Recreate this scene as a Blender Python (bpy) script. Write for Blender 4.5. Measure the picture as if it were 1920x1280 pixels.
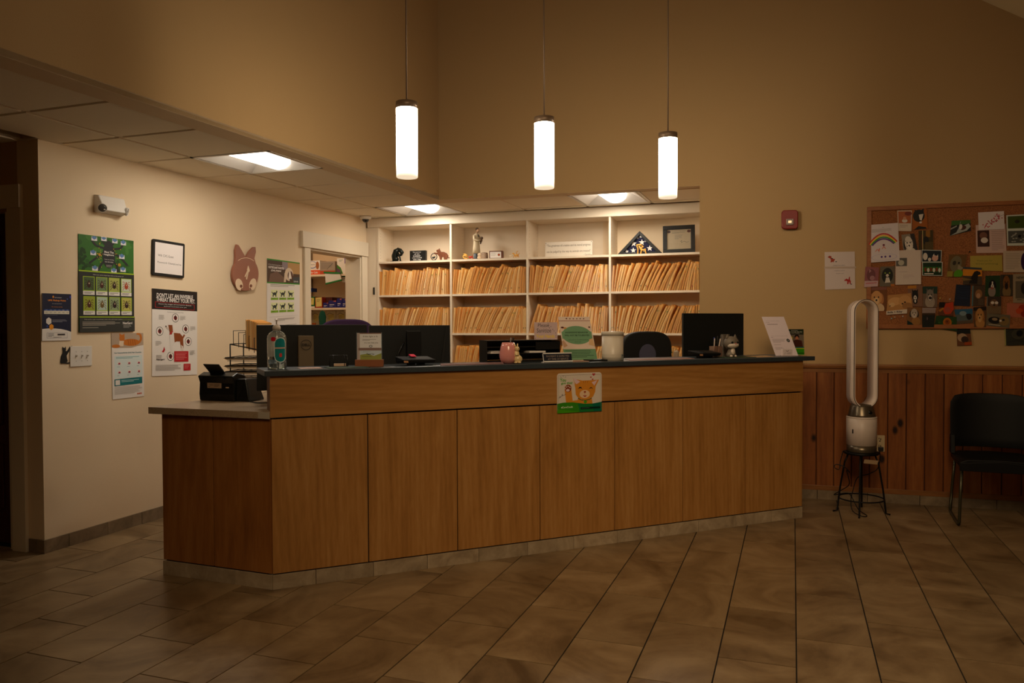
import bpy, math, random
from mathutils import Matrix, Vector
random.seed(7)
rad = math.radians
scene = bpy.context.scene
for o in list(bpy.data.objects): bpy.data.objects.remove(o)
COL = scene.collection

# ------------------------------------------------------------------ camera
F, YAW, PITCH, ROLL, H = 1470.0, rad(19.7), rad(-1.3), rad(-0.2), 1.35
CR = (Matrix.Rotation(YAW, 3, 'Z') @ Matrix.Rotation(PITCH, 3, 'X') @
      Matrix(((1, 0, 0), (0, 0, -1), (0, 1, 0))) @ Matrix.Rotation(ROLL, 3, 'Z'))
CO = Vector((0, 0, H))
cam = bpy.data.objects.new('camera', bpy.data.cameras.new('camera'))
cam.matrix_world = Matrix.Translation(CO) @ CR.to_4x4()
cam.data.sensor_width = 36.0
cam.data.lens = F / 1920 * 36.0
cam.data.clip_start = 0.02
COL.objects.link(cam)
scene.camera = cam

# ------------------------------------------------------------------ world, exposure, light strengths
w = bpy.data.worlds.new('world'); scene.world = w; w.use_nodes = True
w.node_tree.nodes['Background'].inputs[0].default_value = (0.30, 0.27, 0.22, 1)
w.node_tree.nodes['Background'].inputs[1].default_value = 0.02
vs = scene.view_settings
vs.view_transform = 'Standard'; vs.look = 'None'; vs.gamma = 1.0; vs.use_curve_mapping = False
vs.exposure = 0.0
PENDANT_STRENGTH = 27.0
TROFFER_STRENGTH = 5.0
LOBBY_WATTS = 27.0
WARM = (1.0, 0.82, 0.58)
NEUTRAL = (1.0, 0.89, 0.74)
TROFFER_WATTS = 9.6
scene.cycles.diffuse_bounces = 8
scene.cycles.max_bounces = 14
# the lobby's own lamp high under the vault, behind the photographer
ld = bpy.data.lights.new('lobby_light', 'AREA'); ld.spread = 1.45; ld.shape = 'RECTANGLE'; ld.size = 1.6; ld.size_y = 1.6; ld.energy = LOBBY_WATTS; ld.color = (1.0, 0.72, 0.42)
lo = bpy.data.objects.new('lobby_light', ld); COL.objects.link(lo); lo.location = (0.3, 0.5, 3.7)
lo.rotation_euler = (Vector((-0.5, 4.7, 0.4)) - Vector((0.3, 0.5, 3.7))).to_track_quat('-Z', 'Y').to_euler()

# ------------------------------------------------------------------ rays onto real planes (measured on a 1920x1280 frame)
def ray(x, y): return CR @ Vector(((x - 960) / F, -(y - 640) / F, -1.0))
def hz(x, y, z):
    v = ray(x, y); return CO + v * ((z - H) / v.z)
def hv(x, y, p, ang):
    v = ray(x, y); a = rad(ang); n = Vector((-math.sin(a), math.cos(a), 0))
    return CO + v * ((n @ Vector((p[0], p[1], 0)) if False else n.dot(Vector((p[0], p[1], 0)))) / n.dot(v))
C0 = Vector((-2.488, 3.318, 0)); AN = 43.81
CU = Vector((math.cos(rad(AN)), math.sin(rad(AN)), 0)); CV = Vector((-CU.y, CU.x, 0))
def cw(u, v, z=0.0): return C0 + CU * u + CV * v + Vector((0, 0, z))
def cplane(x, y, v):  # pixel onto the vertical plane v behind the counter front -> (u, z)
    p = hv(x, y, C0 + CV * v, AN); return (p - C0).dot(CU), p.z
def PLC(v): return (C0 + CV * v, AN)
PL_LEFT = ((-4.165, 0), 90)
PL_BACK = ((-0.7, 6.39), 2.3)
PL_CAB = ((-4.08, 7.16), 1.5)

# ------------------------------------------------------------------ materials
def lin(c): return tuple((x / 12.92 if x <= 0.04045 else ((x + 0.055) / 1.055) ** 2.4) for x in c)
MC = {}
def newmat(name):
    m = bpy.data.materials.new(name); m.use_nodes = True
    nt = m.node_tree; b = nt.nodes['Principled BSDF']
    return m, nt, b
def M(c, rough=0.6, metal=0.0, spec=0.4, name=None, alpha=None, trans=0.0, emis=None, es=0.0, bump=None):
    key = (tuple(c), rough, metal, spec, trans, emis, es, bump)
    if key in MC: return MC[key]
    m, nt, b = newmat(name or 'plain')
    b.inputs['Base Color'].default_value = (*lin(c), 1)
    b.inputs['Roughness'].default_value = rough
    b.inputs['Metallic'].default_value = metal
    b.inputs['Specular IOR Level'].default_value = spec
    if trans: b.inputs['Transmission Weight'].default_value = trans; b.inputs['IOR'].default_value = 1.45
    if emis: b.inputs['Emission Color'].default_value = (*emis, 1); b.inputs['Emission Strength'].default_value = es
    if bump:
        n = nt.nodes.new('ShaderNodeTexNoise'); n.inputs['Scale'].default_value = bump[0]; n.inputs['Detail'].default_value = 4
        g = nt.nodes.new('ShaderNodeNewGeometry'); nt.links.new(g.outputs['Position'], n.inputs['Vector'])
        k = nt.nodes.new('ShaderNodeBump'); k.inputs['Strength'].default_value = bump[1]; k.inputs['Distance'].default_value = 0.002
        nt.links.new(n.outputs['Fac'], k.inputs['Height']); nt.links.new(k.outputs['Normal'], b.inputs['Normal'])
    MC[key] = m
    return m
def ramp(nt, stops):
    r = nt.nodes.new('ShaderNodeValToRGB'); e = r.color_ramp.elements
    while len(e) < len(stops): e.new(0.5)
    for el, (p, c) in zip(e, stops): el.position = p; el.color = (*lin(c), 1)
    return r
def coords(nt, scale, rnd=7.0, rot=(0, 0, 0)):
    tc = nt.nodes.new('ShaderNodeTexCoord'); oi = nt.nodes.new('ShaderNodeObjectInfo')
    mu = nt.nodes.new('ShaderNodeMath'); mu.operation = 'MULTIPLY'; mu.inputs[1].default_value = rnd
    ad = nt.nodes.new('ShaderNodeVectorMath'); ad.operation = 'ADD'
    mp = nt.nodes.new('ShaderNodeMapping'); mp.inputs['Scale'].default_value = scale; mp.inputs['Rotation'].default_value = rot
    nt.links.new(oi.outputs['Random'], mu.inputs[0]); nt.links.new(tc.outputs['Object'], mp.inputs['Vector'])
    nt.links.new(mp.outputs['Vector'], ad.inputs[0]); nt.links.new(mu.outputs[0], ad.inputs[1])
    return ad.outputs[0], oi.outputs['Random']
def noise(nt, vec, scale, detail=5, dist=0.0, rough=0.55):
    n = nt.nodes.new('ShaderNodeTexNoise'); n.inputs['Scale'].default_value = scale; n.inputs['Detail'].default_value = detail
    n.inputs['Distortion'].default_value = dist; n.inputs['Roughness'].default_value = rough
    nt.links.new(vec, n.inputs['Vector']); return n.outputs['Fac']
def mixc(nt, fac, a, b, mode='MIX'):
    m = nt.nodes.new('ShaderNodeMix'); m.data_type = 'RGBA'; m.blend_type = mode
    for s, v in ((0, fac), (6, a), (7, b)):
        if isinstance(v, (int, float)): m.inputs[s].default_value = v
        elif isinstance(v, tuple): m.inputs[s].default_value = (*lin(v), 1)
        else: nt.links.new(v, m.inputs[s])
    return m.outputs[2]
def wood(name, stops, scale, grain=26, rough=0.42, knots=False, rot=(0, 0, 0), var=0.0):
    m, nt, b = newmat(name)
    vec, rnd = coords(nt, scale, rot=rot)
    n1 = noise(nt, vec, 3.0, 6, 0.6)
    n2 = noise(nt, vec, grain, 4, 0.2)
    wv = nt.nodes.new('ShaderNodeTexWave'); wv.wave_type = 'RINGS'; wv.rings_direction = 'SPHERICAL'; wv.inputs['Scale'].default_value = 2.2
    wv.inputs['Distortion'].default_value = 5.0; wv.inputs['Detail'].default_value = 3; nt.links.new(vec, wv.inputs['Vector'])
    a = nt.nodes.new('ShaderNodeMath'); a.operation = 'MULTIPLY_ADD'; nt.links.new(n2, a.inputs[0]); a.inputs[1].default_value = 0.45
    nt.links.new(n1, a.inputs[2])
    c = nt.nodes.new('ShaderNodeMath'); c.operation = 'MULTIPLY_ADD'; nt.links.new(wv.outputs['Fac'], c.inputs[0]); c.inputs[1].default_value = 0.12
    nt.links.new(a.outputs[0], c.inputs[2])
    sub = nt.nodes.new('ShaderNodeMath'); sub.operation = 'SUBTRACT'; nt.links.new(c.outputs[0], sub.inputs[0]); sub.inputs[1].default_value = 0.28
    r = ramp(nt, stops); nt.links.new(sub.outputs[0], r.inputs['Fac'])
    col = r.outputs['Color']
    if var:
        mr = nt.nodes.new('ShaderNodeMapRange'); mr.inputs['To Min'].default_value = 1 - var; mr.inputs['To Max'].default_value = 1 + var
        nt.links.new(rnd, mr.inputs['Value'])
        hs = nt.nodes.new('ShaderNodeHueSaturation'); nt.links.new(mr.outputs[0], hs.inputs['Value']); nt.links.new(col, hs.inputs['Color']); col = hs.outputs['Color']
    if knots:
        tc = nt.nodes.new('ShaderNodeTexCoord'); mp = nt.nodes.new('ShaderNodeMapping'); mp.inputs['Scale'].default_value = (1, 0.1, 0.62)
        v = nt.nodes.new('ShaderNodeTexVoronoi'); v.inputs['Scale'].default_value = 5.6
        nt.links.new(tc.outputs['Object'], mp.inputs['Vector']); nt.links.new(mp.outputs['Vector'], v.inputs['Vector'])
        kr = ramp(nt, [(0.07, (0.0, 0.0, 0.0)), (0.15, (1, 1, 1))]); nt.links.new(v.outputs['Distance'], kr.inputs['Fac'])
        col = mixc(nt, kr.outputs['Color'], (0.12, 0.05, 0.02), col)
    nt.links.new(col, b.inputs['Base Color'])
    b.inputs['Roughness'].default_value = rough; b.inputs['Specular IOR Level'].default_value = 0.35
    bp = nt.nodes.new('ShaderNodeBump'); bp.inputs['Strength'].default_value = 0.12; bp.inputs['Distance'].default_value = 0.001
    nt.links.new(n2, bp.inputs['Height']); nt.links.new(bp.outputs['Normal'], b.inputs['Normal'])
    return m
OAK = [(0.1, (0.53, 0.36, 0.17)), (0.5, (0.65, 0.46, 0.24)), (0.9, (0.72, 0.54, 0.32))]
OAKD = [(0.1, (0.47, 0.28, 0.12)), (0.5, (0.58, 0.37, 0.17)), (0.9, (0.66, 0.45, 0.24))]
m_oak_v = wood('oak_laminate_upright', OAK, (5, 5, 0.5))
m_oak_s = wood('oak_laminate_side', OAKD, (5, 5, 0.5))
m_oak_h = wood('oak_laminate_level', OAK, (0.45, 5, 5))
m_pine = wood('knotty_pine', [(0.1, (0.41, 0.22, 0.10)), (0.5, (0.55, 0.32, 0.15)), (0.9, (0.66, 0.43, 0.22))], (7, 7, 0.6), knots=True, var=0.16)
m_pine_h = wood('pine_rail', [(0.1, (0.44, 0.27, 0.13)), (0.9, (0.60, 0.40, 0.22))], (0.5, 7, 7))
m_walnut = wood('dark_door_wood', [(0.1, (0.22, 0.09, 0.05)), (0.9, (0.34, 0.15, 0.08))], (6, 6, 0.5))
m_smallwood = wood('striped_wood', [(0.2, (0.28, 0.14, 0.08)), (0.8, (0.50, 0.29, 0.18))], (30, 30, 6), rot=(0.5, 0, 0.6))
def stone(name, stops, scale=2.2, rough=0.42, var=0.10):
    m, nt, b = newmat(name)
    tc = nt.nodes.new('ShaderNodeNewGeometry'); oi = nt.nodes.new('ShaderNodeObjectInfo')
    mu = nt.nodes.new('ShaderNodeMath'); mu.operation = 'MULTIPLY'; mu.inputs[1].default_value = 31
    ad = nt.nodes.new('ShaderNodeVectorMath'); ad.operation = 'ADD'
    nt.links.new(oi.outputs['Random'], mu.inputs[0]); nt.links.new(tc.outputs['Position'], ad.inputs[0]); nt.links.new(mu.outputs[0], ad.inputs[1])
    a = noise(nt, ad.outputs[0], scale, 7, 1.2, 0.62); c = noise(nt, ad.outputs[0], scale * 9, 5, 0.4)
    r = ramp(nt, stops); k = nt.nodes.new('ShaderNodeMath'); k.operation = 'MULTIPLY_ADD'; nt.links.new(c, k.inputs[0]); k.inputs[1].default_value = 0.22
    nt.links.new(a, k.inputs[2]); s = nt.nodes.new('ShaderNodeMath'); s.operation = 'SUBTRACT'; nt.links.new(k.outputs[0], s.inputs[0]); s.inputs[1].default_value = 0.11
    nt.links.new(s.outputs[0], r.inputs['Fac'])
    mr = nt.nodes.new('ShaderNodeMapRange'); mr.inputs['To Min'].default_value = 1 - var; mr.inputs['To Max'].default_value = 1 + var
    nt.links.new(oi.outputs['Random'], mr.inputs['Value'])
    hs = nt.nodes.new('ShaderNodeHueSaturation'); nt.links.new(mr.outputs[0], hs.inputs['Value']); nt.links.new(r.outputs['Color'], hs.inputs['Color'])
    nt.links.new(hs.outputs['Color'], b.inputs['Base Color'])
    rr = nt.nodes.new('ShaderNodeMapRange'); rr.inputs['To Min'].default_value = rough - 0.08; rr.inputs['To Max'].default_value = rough + 0.12
    nt.links.new(c, rr.inputs['Value']); nt.links.new(rr.outputs[0], b.inputs['Roughness'])
    bp = nt.nodes.new('ShaderNodeBump'); bp.inputs['Strength'].default_value = 0.15; bp.inputs['Distance'].default_value = 0.002
    nt.links.new(c, bp.inputs['Height']); nt.links.new(bp.outputs['Normal'], b.inputs['Normal'])
    b.inputs['Specular IOR Level'].default_value = 0.45
    return m
m_floor = stone('floor_stone', [(0.3, (0.37, 0.29, 0.19)), (0.5, (0.51, 0.42, 0.30)), (0.7, (0.60, 0.51, 0.38))], rough=0.32)
m_base = stone('base_stone', [(0.3, (0.52, 0.45, 0.36)), (0.5, (0.62, 0.55, 0.45)), (0.7, (0.70, 0.63, 0.53))], 5.0, 0.5)
m_wbase = stone('wall_base_stone', [(0.3, (0.40, 0.34, 0.26)), (0.5, (0.49, 0.42, 0.33)), (0.7, (0.56, 0.49, 0.39))], 5.0, 0.5)
m_grout = M((0.09, 0.07, 0.05), 0.9, name='grout')
m_wall_gold = M((0.71, 0.59, 0.42), 0.85, spec=0.2, name='golden_tan_paint', bump=(180, 0.25))
m_wall_cream = M((0.89, 0.81, 0.69), 0.85, spec=0.2, name='cream_paint', bump=(180, 0.25))
m_soffit = M((0.86, 0.78, 0.66), 0.85, spec=0.2, name='ceiling_paint', bump=(150, 0.2))
m_trim = M((0.86, 0.81, 0.72), 0.45, name='white_trim_paint')
m_shelf = M((0.88, 0.82, 0.73), 0.5, name='white_melamine')
m_ctile = M((0.92, 0.88, 0.80), 0.9, spec=0.1, name='ceiling_tile', bump=(320, 0.7))
m_tbar = M((0.88, 0.83, 0.75), 0.5, name='ceiling_grid_metal')
m_black = M((0.045, 0.05, 0.05), 0.45, name='black_plastic')
m_blackm = M((0.03, 0.035, 0.035), 0.6, name='matt_black')
m_dark = M((0.11, 0.12, 0.13), 0.5, name='charcoal_plastic')
m_wire = M((0.03, 0.03, 0.03), 0.35, 0.3, name='black_wire')
m_white = M((0.88, 0.86, 0.83), 0.4, name='white_plastic')
m_paper = M((0.90, 0.88, 0.86), 0.8, spec=0.2, name='white_paper')
m_steel = M((0.55, 0.52, 0.48), 0.3, 0.9, name='brushed_steel')
m_bronze = M((0.50, 0.42, 0.35), 0.4, 0.3, name='warm_grey_metal')
m_glass = M((0.97, 0.98, 0.98), 0.03, trans=1.0, name='clear_glass')
def lampglass():
    m, nt, b = newmat('lit_frosted_glass'); tc = nt.nodes.new('ShaderNodeTexCoord'); sp = nt.nodes.new('ShaderNodeSeparateXYZ'); nt.links.new(tc.outputs['Object'], sp.inputs[0])
    mr = nt.nodes.new('ShaderNodeMapRange'); mr.interpolation_type = 'SMOOTHSTEP'; nt.links.new(sp.outputs['Z'], mr.inputs['Value'])      # the bulb sits in the upper part of the glass
    mr.inputs['From Min'].default_value = 0.0; mr.inputs['From Max'].default_value = 0.15; mr.inputs['To Min'].default_value = 0.03; mr.inputs['To Max'].default_value = 1.12
    mu = nt.nodes.new('ShaderNodeMath'); mu.operation = 'MULTIPLY'; mu.inputs[1].default_value = PENDANT_STRENGTH; nt.links.new(mr.outputs[0], mu.inputs[0]); nt.links.new(mu.outputs[0], b.inputs['Emission Strength'])
    b.inputs['Emission Color'].default_value = (*WARM, 1); b.inputs['Base Color'].default_value = (.8, .78, .70, 1); b.inputs['Roughness'].default_value = .4; return m
def laminate():
    m, nt, b = newmat('speckled_laminate')
    g = nt.nodes.new('ShaderNodeNewGeometry'); n = noise(nt, g.outputs['Position'], 420, 2) if False else noise(nt, g.outputs['Position'], 420, 2)
    r = ramp(nt, [(0.35, (0.54, 0.45, 0.35)), (0.5, (0.66, 0.57, 0.46)), (0.65, (0.73, 0.65, 0.55))]); nt.links.new(n, r.inputs['Fac'])
    nt.links.new(r.outputs['Color'], b.inputs['Base Color']); b.inputs['Roughness'].default_value = 0.3
    return m
m_lam = laminate()
def darktop():
    m, nt, b = newmat('dark_blue_laminate')
    g = nt.nodes.new('ShaderNodeNewGeometry'); n = noise(nt, g.outputs['Position'], 420, 2)
    r = ramp(nt, [(0.35, (0.16, 0.20, 0.23)), (0.65, (0.23, 0.27, 0.30))]); nt.links.new(n, r.inputs['Fac'])
    nt.links.new(r.outputs['Color'], b.inputs['Base Color']); b.inputs['Roughness'].default_value = 0.38
    return m
m_top = darktop()
m_lamp = lampglass()
m_diff = M((0.9, 0.9, 0.9), 0.4, emis=NEUTRAL, es=TROFFER_STRENGTH, name='lit_diffuser')

# ------------------------------------------------------------------ geometry builder
I4 = Matrix.Identity(4)
def T(x, y, z, rz=0, rx=0, ry=0):
    return Matrix.Translation((x, y, z)) @ Matrix.Rotation(rad(rz), 4, 'Z') @ Matrix.Rotation(rad(rx), 4, 'X') @ Matrix.Rotation(rad(ry), 4, 'Y')
class B:
    def __init__(s, mats, m=I4): s.v = []; s.f = []; s.mi = []; s.sm = []; s.mats = mats if isinstance(mats, list) else [mats]; s.m = m; s.k = 0; s.s = False
    def pts(s, vs): n = len(s.v); s.v += [s.m @ Vector(p) for p in vs]; return n
    def face(s, idx, sm=False): s.f.append(tuple(idx)); s.mi.append(s.k); s.sm.append(sm or s.s)
    def hexa(s, p):
        n = s.pts(p)
        for q in ((0, 3, 2, 1), (4, 5, 6, 7), (0, 1, 5, 4), (1, 2, 6, 5), (2, 3, 7, 6), (3, 0, 4, 7)): s.face([n + i for i in q])
        return s
    def box(s, a, b):
        x0, y0, z0 = [min(i, j) for i, j in zip(a, b)]; x1, y1, z1 = [max(i, j) for i, j in zip(a, b)]
        return s.hexa([(x0, y0, z0), (x1, y0, z0), (x1, y1, z0), (x0, y1, z0), (x0, y0, z1), (x1, y0, z1), (x1, y1, z1), (x0, y1, z1)])
    def prism(s, pts2, a, b, ax='z', sm=False):   # outline extruded along an axis
        def P(p, h): return {'z': (p[0], p[1], h), 'y': (p[0], h, p[1]), 'x': (h, p[0], p[1])}[ax]
        N = len(pts2); n = s.pts([P(p, a) for p in pts2] + [P(p, b) for p in pts2])
        s.face([n + i for i in range(N)][::-1]); s.face([n + N + i for i in range(N)])
        for i in range(N): j = (i + 1) % N; s.face((n + i, n + j, n + N + j, n + N + i), sm)
        return s
    def lathe(s, prof, c=(0, 0, 0), seg=20, sx=1, sy=1):
        n = s.pts([(c[0] + r * sx * math.cos(2 * math.pi * i / seg), c[1] + r * sy * math.sin(2 * math.pi * i / seg), c[2] + z) for r, z in prof for i in range(seg)])
        for k in range(len(prof) - 1):
            for i in range(seg):
                j = (i + 1) % seg; s.face((n + k * seg + i, n + k * seg + j, n + (k + 1) * seg + j, n + (k + 1) * seg + i), True)
        if prof[0][0] > 1e-5: s.face([n + i for i in range(seg)][::-1])
        if prof[-1][0] > 1e-5: s.face([n + (len(prof) - 1) * seg + i for i in range(seg)])
        return s
    def ball(s, c, r, seg=14, rings=8):
        if isinstance(r, (int, float)): r = (r, r, r)
        n = s.pts([(c[0] + r[0] * math.sin(math.pi * k / rings) * math.cos(2 * math.pi * i / seg), c[1] + r[1] * math.sin(math.pi * k / rings) * math.sin(2 * math.pi * i / seg), c[2] - r[2] * math.cos(math.pi * k / rings)) for k in range(rings + 1) for i in range(seg)])
        for k in range(rings):
            for i in range(seg): j = (i + 1) % seg; s.face((n + k * seg + i, n + k * seg + j, n + (k + 1) * seg + j, n + (k + 1) * seg + i), True)
        return s
    def tube(s, path, r, seg=8, close=False, flat=1.0):
        P = [Vector(p) for p in path]; N = len(P); R = r if isinstance(r, (list, tuple)) else [r] * N
        up = None; n0 = len(s.v); rings = []
        for i in range(N):
            a = P[(i - 1) % N] if (i > 0 or close) else P[i]; b = P[(i + 1) % N] if (i < N - 1 or close) else P[i]
            d = (b - a).normalized()
            if up is None:
                up = Vector((0, 0, 1)) if abs(d.z) < 0.9 else Vector((1, 0, 0))
            x = up.cross(d); x = x.normalized() if x.length > 1e-6 else Vector((1, 0, 0)); y = d.cross(x).normalized(); up = y
            rings.append(s.pts([P[i] + (x * math.cos(2 * math.pi * k / seg) * flat + y * math.sin(2 * math.pi * k / seg)) * R[i] for k in range(seg)]))
        for i in range(N if close else N - 1):
            a, b = rings[i], rings[(i + 1) % N]
            for k in range(seg): j = (k + 1) % seg; s.face((a + k, a + j, b + j, b + k), True)
        if not close:
            s.face([rings[0] + k for k in range(seg)][::-1]); s.face([rings[-1] + k for k in range(seg)])
        return s
    def mesh(s, name, inv=None):
        me = bpy.data.meshes.new(name)
        vs = s.v if inv is None else [inv @ p for p in s.v]
        me.from_pydata([tuple(p) for p in vs], [], s.f)
        for m in s.mats: me.materials.append(m)
        me.polygons.foreach_set('material_index', s.mi); me.polygons.foreach_set('use_smooth', s.sm); me.update()
        return me
RM = {}
def build(b, name, parent=None, at=None, bevel=0, shade=None):
    """One mesh object from a builder in world coordinates; AT is the matrix of a top-level mesh thing."""
    if parent is not None: inv = RM[parent.name].inverted()
    elif at is not None: inv = at.inverted()
    else: inv = None
    o = bpy.data.objects.new(name, b.mesh(name, inv)); COL.objects.link(o)
    if parent is not None: o.parent = parent; RM[o.name] = RM[parent.name]
    else:
        RM[o.name] = at or I4
        if at is not None: o.matrix_world = at
    if bevel:
        md = o.modifiers.new('bevel', 'BEVEL'); md.width = bevel; md.segments = 2; md.limit_method = 'ANGLE'; md.angle_limit = rad(40)
    return o
def tag(o, label, cat, group=None):
    o['label'] = label; o['category'] = cat
    if group: o['group'] = group
    return o
def thing(name, label, cat, m=I4, group=None):
    o = bpy.data.objects.new(name, None); o.empty_display_size = 0.05; COL.objects.link(o); o.matrix_world = m; RM[o.name] = m
    return tag(o, label, cat, group)
def struct(o): o['kind'] = 'structure'; return o
def part(parent, name, mats, fn, bevel=0, m=None):
    """fn(builder) in the thing's own coordinates (or in M)."""
    b = B(mats, RM[parent.name] if m is None else RM[parent.name] @ m); fn(b); return build(b, name, parent, bevel=bevel)
def mark(o, label): o['label'] = label; return o

# ------------------------------------------------------------------ flat print on sheets
TXT = {}
def text_geo(s, bold=False):
    k = (s, bold)
    if k in TXT: return TXT[k]
    cu = bpy.data.curves.new('t', 'FONT'); cu.body = s; cu.resolution_u = 2; cu.align_x = 'CENTER'
    if bold: cu.offset = 0.025
    o = bpy.data.objects.new('t', cu); me = bpy.data.meshes.new_from_object(o)
    vs = [(v.co.x, v.co.y) for v in me.vertices]; fs = [tuple(p.vertices) for p in me.polygons]
    bpy.data.objects.remove(o); bpy.data.curves.remove(cu); bpy.data.meshes.remove(me)
    if vs:
        xs = [v[0] for v in vs]; ys = [v[1] for v in vs]; x0, x1, y0, y1 = min(xs), max(xs), min(ys), max(ys)
        vs = [((x - x0) / max(x1 - x0, 1e-6), (y - y0) / max(y1 - y0, 1e-6)) for x, y in vs]
    TXT[k] = (vs, fs); return TXT[k]
class Art:
    """Flat printing. s runs 0..1 to the right, t 0..1 downwards; Q maps them to the sheet's local plane."""
    def __init__(a, Q, dz=0.0012): a.Q = Q; a.v = []; a.f = []; a.c = []; a.z = dz; a.tv = []; a.tf = []; a.tc = []
    def _add(a, pts, col, text=False, faces=None):
        a.z += 0.000022
        V, Fs, Cs = (a.tv, a.tf, a.tc) if text else (a.v, a.f, a.c)
        n = len(V); V += [(*a.Q(min(max(s, 0), 1), min(max(t, 0), 1)), a.z) for s, t in pts]
        for f in (faces or [tuple(range(len(pts)))]): Fs.append(tuple(n + i for i in f)); Cs.append(col)
    def poly(a, pts, col): a._add(pts[::-1] if sum((pts[i][0] * pts[(i + 1) % len(pts)][1] - pts[(i + 1) % len(pts)][0] * pts[i][1]) for i in range(len(pts))) > 0 else pts, col); return a
    def rect(a, s0, t0, s1, t1, col): return a.poly([(s0, t0), (s1, t0), (s1, t1), (s0, t1)], col)
    def ell(a, cx, cy, rx, ry, col, n=18, rot=0):
        c, d = math.cos(rot), math.sin(rot)
        return a.poly([(cx + rx * math.cos(2 * math.pi * i / n) * c - ry * math.sin(2 * math.pi * i / n) * d, cy + rx * math.cos(2 * math.pi * i / n) * d + ry * math.sin(2 * math.pi * i / n) * c) for i in range(n)], col)
    def line(a, pts, w, col, asp=1.0):
        for (x0, y0), (x1, y1) in zip(pts, pts[1:]):
            dx, dy = (x1 - x0) * asp, y1 - y0; L = math.hypot(dx, dy) or 1; nx, ny = -dy / L * w / 2 / asp, dx / L * w / 2
            a.poly([(x0 + nx, y0 + ny), (x1 + nx, y1 + ny), (x1 - nx, y1 - ny), (x0 - nx, y0 - ny)], col)
        return a
    def text(a, s, cx, cy, w, h, col, bold=False):
        vs, fs = text_geo(s, bold)
        if vs: a._add([(cx - w / 2 + x * w, cy + h / 2 - y * h) for x, y in vs], col, True, fs)
        return a
    def lines(a, s0, t0, s1, t1, n, col, fill=0.45):
        for i in range(n):
            p = (t1 - t0) / n; y = t0 + p * i; a.rect(s0, y, s0 + (s1 - s0) * (random.uniform(0.82, 1.0) if i < n - 1 else random.uniform(0.4, 0.8)), y + p * fill, col)
        return a
    def build(a, parent, rough=0.55):
        for V, Fs, Cs, name in ((a.v, a.f, a.c, 'print'), (a.tv, a.tf, a.tc, 'lettering')):
            if not Fs: continue
            cols = list(dict.fromkeys(Cs)); me = bpy.data.meshes.new(name); me.from_pydata(V, [], Fs)
            for c in cols: me.materials.append(M(c, rough, spec=0.3, name='ink'))
            me.polygons.foreach_set('material_index', [cols.index(c) for c in Cs]); me.update()
            o = bpy.data.objects.new(name, me); COL.objects.link(o); o.parent = parent
def bil(q):
    def Q(s, t):
        a = q[0].lerp(q[1], s); b = q[3].lerp(q[2], s); p = a.lerp(b, t); return (p.x, p.y)
    return Q
def plane_m(o, ex, n):
    ex = ex.normalized(); n = n.normalized(); ey = n.cross(ex)
    return Matrix(((ex.x, ey.x, n.x, o.x), (ex.y, ey.y, n.y, o.y), (ex.z, ey.z, n.z, o.z), (0, 0, 0, 1)))
def sheet(name, label, cat, px, plane, off=0.002, thick=0.0012, mat=None, group=None, col=None, curl=0.0):
    """A thin sheet whose corners TL,TR,BR,BL sit where the pixels meet the plane, OFF in front of it."""
    p, ang = plane; a = rad(ang); n = Vector((math.sin(a), -math.cos(a), 0)); ex = Vector((math.cos(a), math.sin(a), 0))
    if ang == 90: n = Vector((1, 0, 0)); ex = Vector((0, 1, 0))
    q3 = [hv(x, y, p, ang) + n * off for x, y in px]
    m = plane_m(sum(q3, Vector()) / 4, ex, n); inv = m.inverted(); q = [(inv @ v) for v in q3]
    b = B(mat or (M(col, 0.6, spec=0.3, name='paper_stock') if col else m_paper))
    N = 4
    for i in range(N):
        r0, r1 = i / N, (i + 1) / N
        L0, L1, R0, R1 = q[0].lerp(q[3], r0), q[0].lerp(q[3], r1), q[1].lerp(q[2], r0), q[1].lerp(q[2], r1)
        b.hexa([(L1.x, L1.y, -thick / 2), (R1.x, R1.y, -thick / 2), (R0.x, R0.y, -thick / 2), (L0.x, L0.y, -thick / 2), (L1.x, L1.y, thick / 2), (R1.x, R1.y, thick / 2), (R0.x, R0.y, thick / 2), (L0.x, L0.y, thick / 2)])
    o = bpy.data.objects.new(name, b.mesh(name)); COL.objects.link(o); o.matrix_world = m; RM[o.name] = m
    tag(o, label, cat, group)
    return o, Art(bil(q), thick / 2 + 0.0002)

# ================================================================== STRUCTURE
def rootstruct(name, b, **k): return struct(build(b, name, **k))
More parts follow.
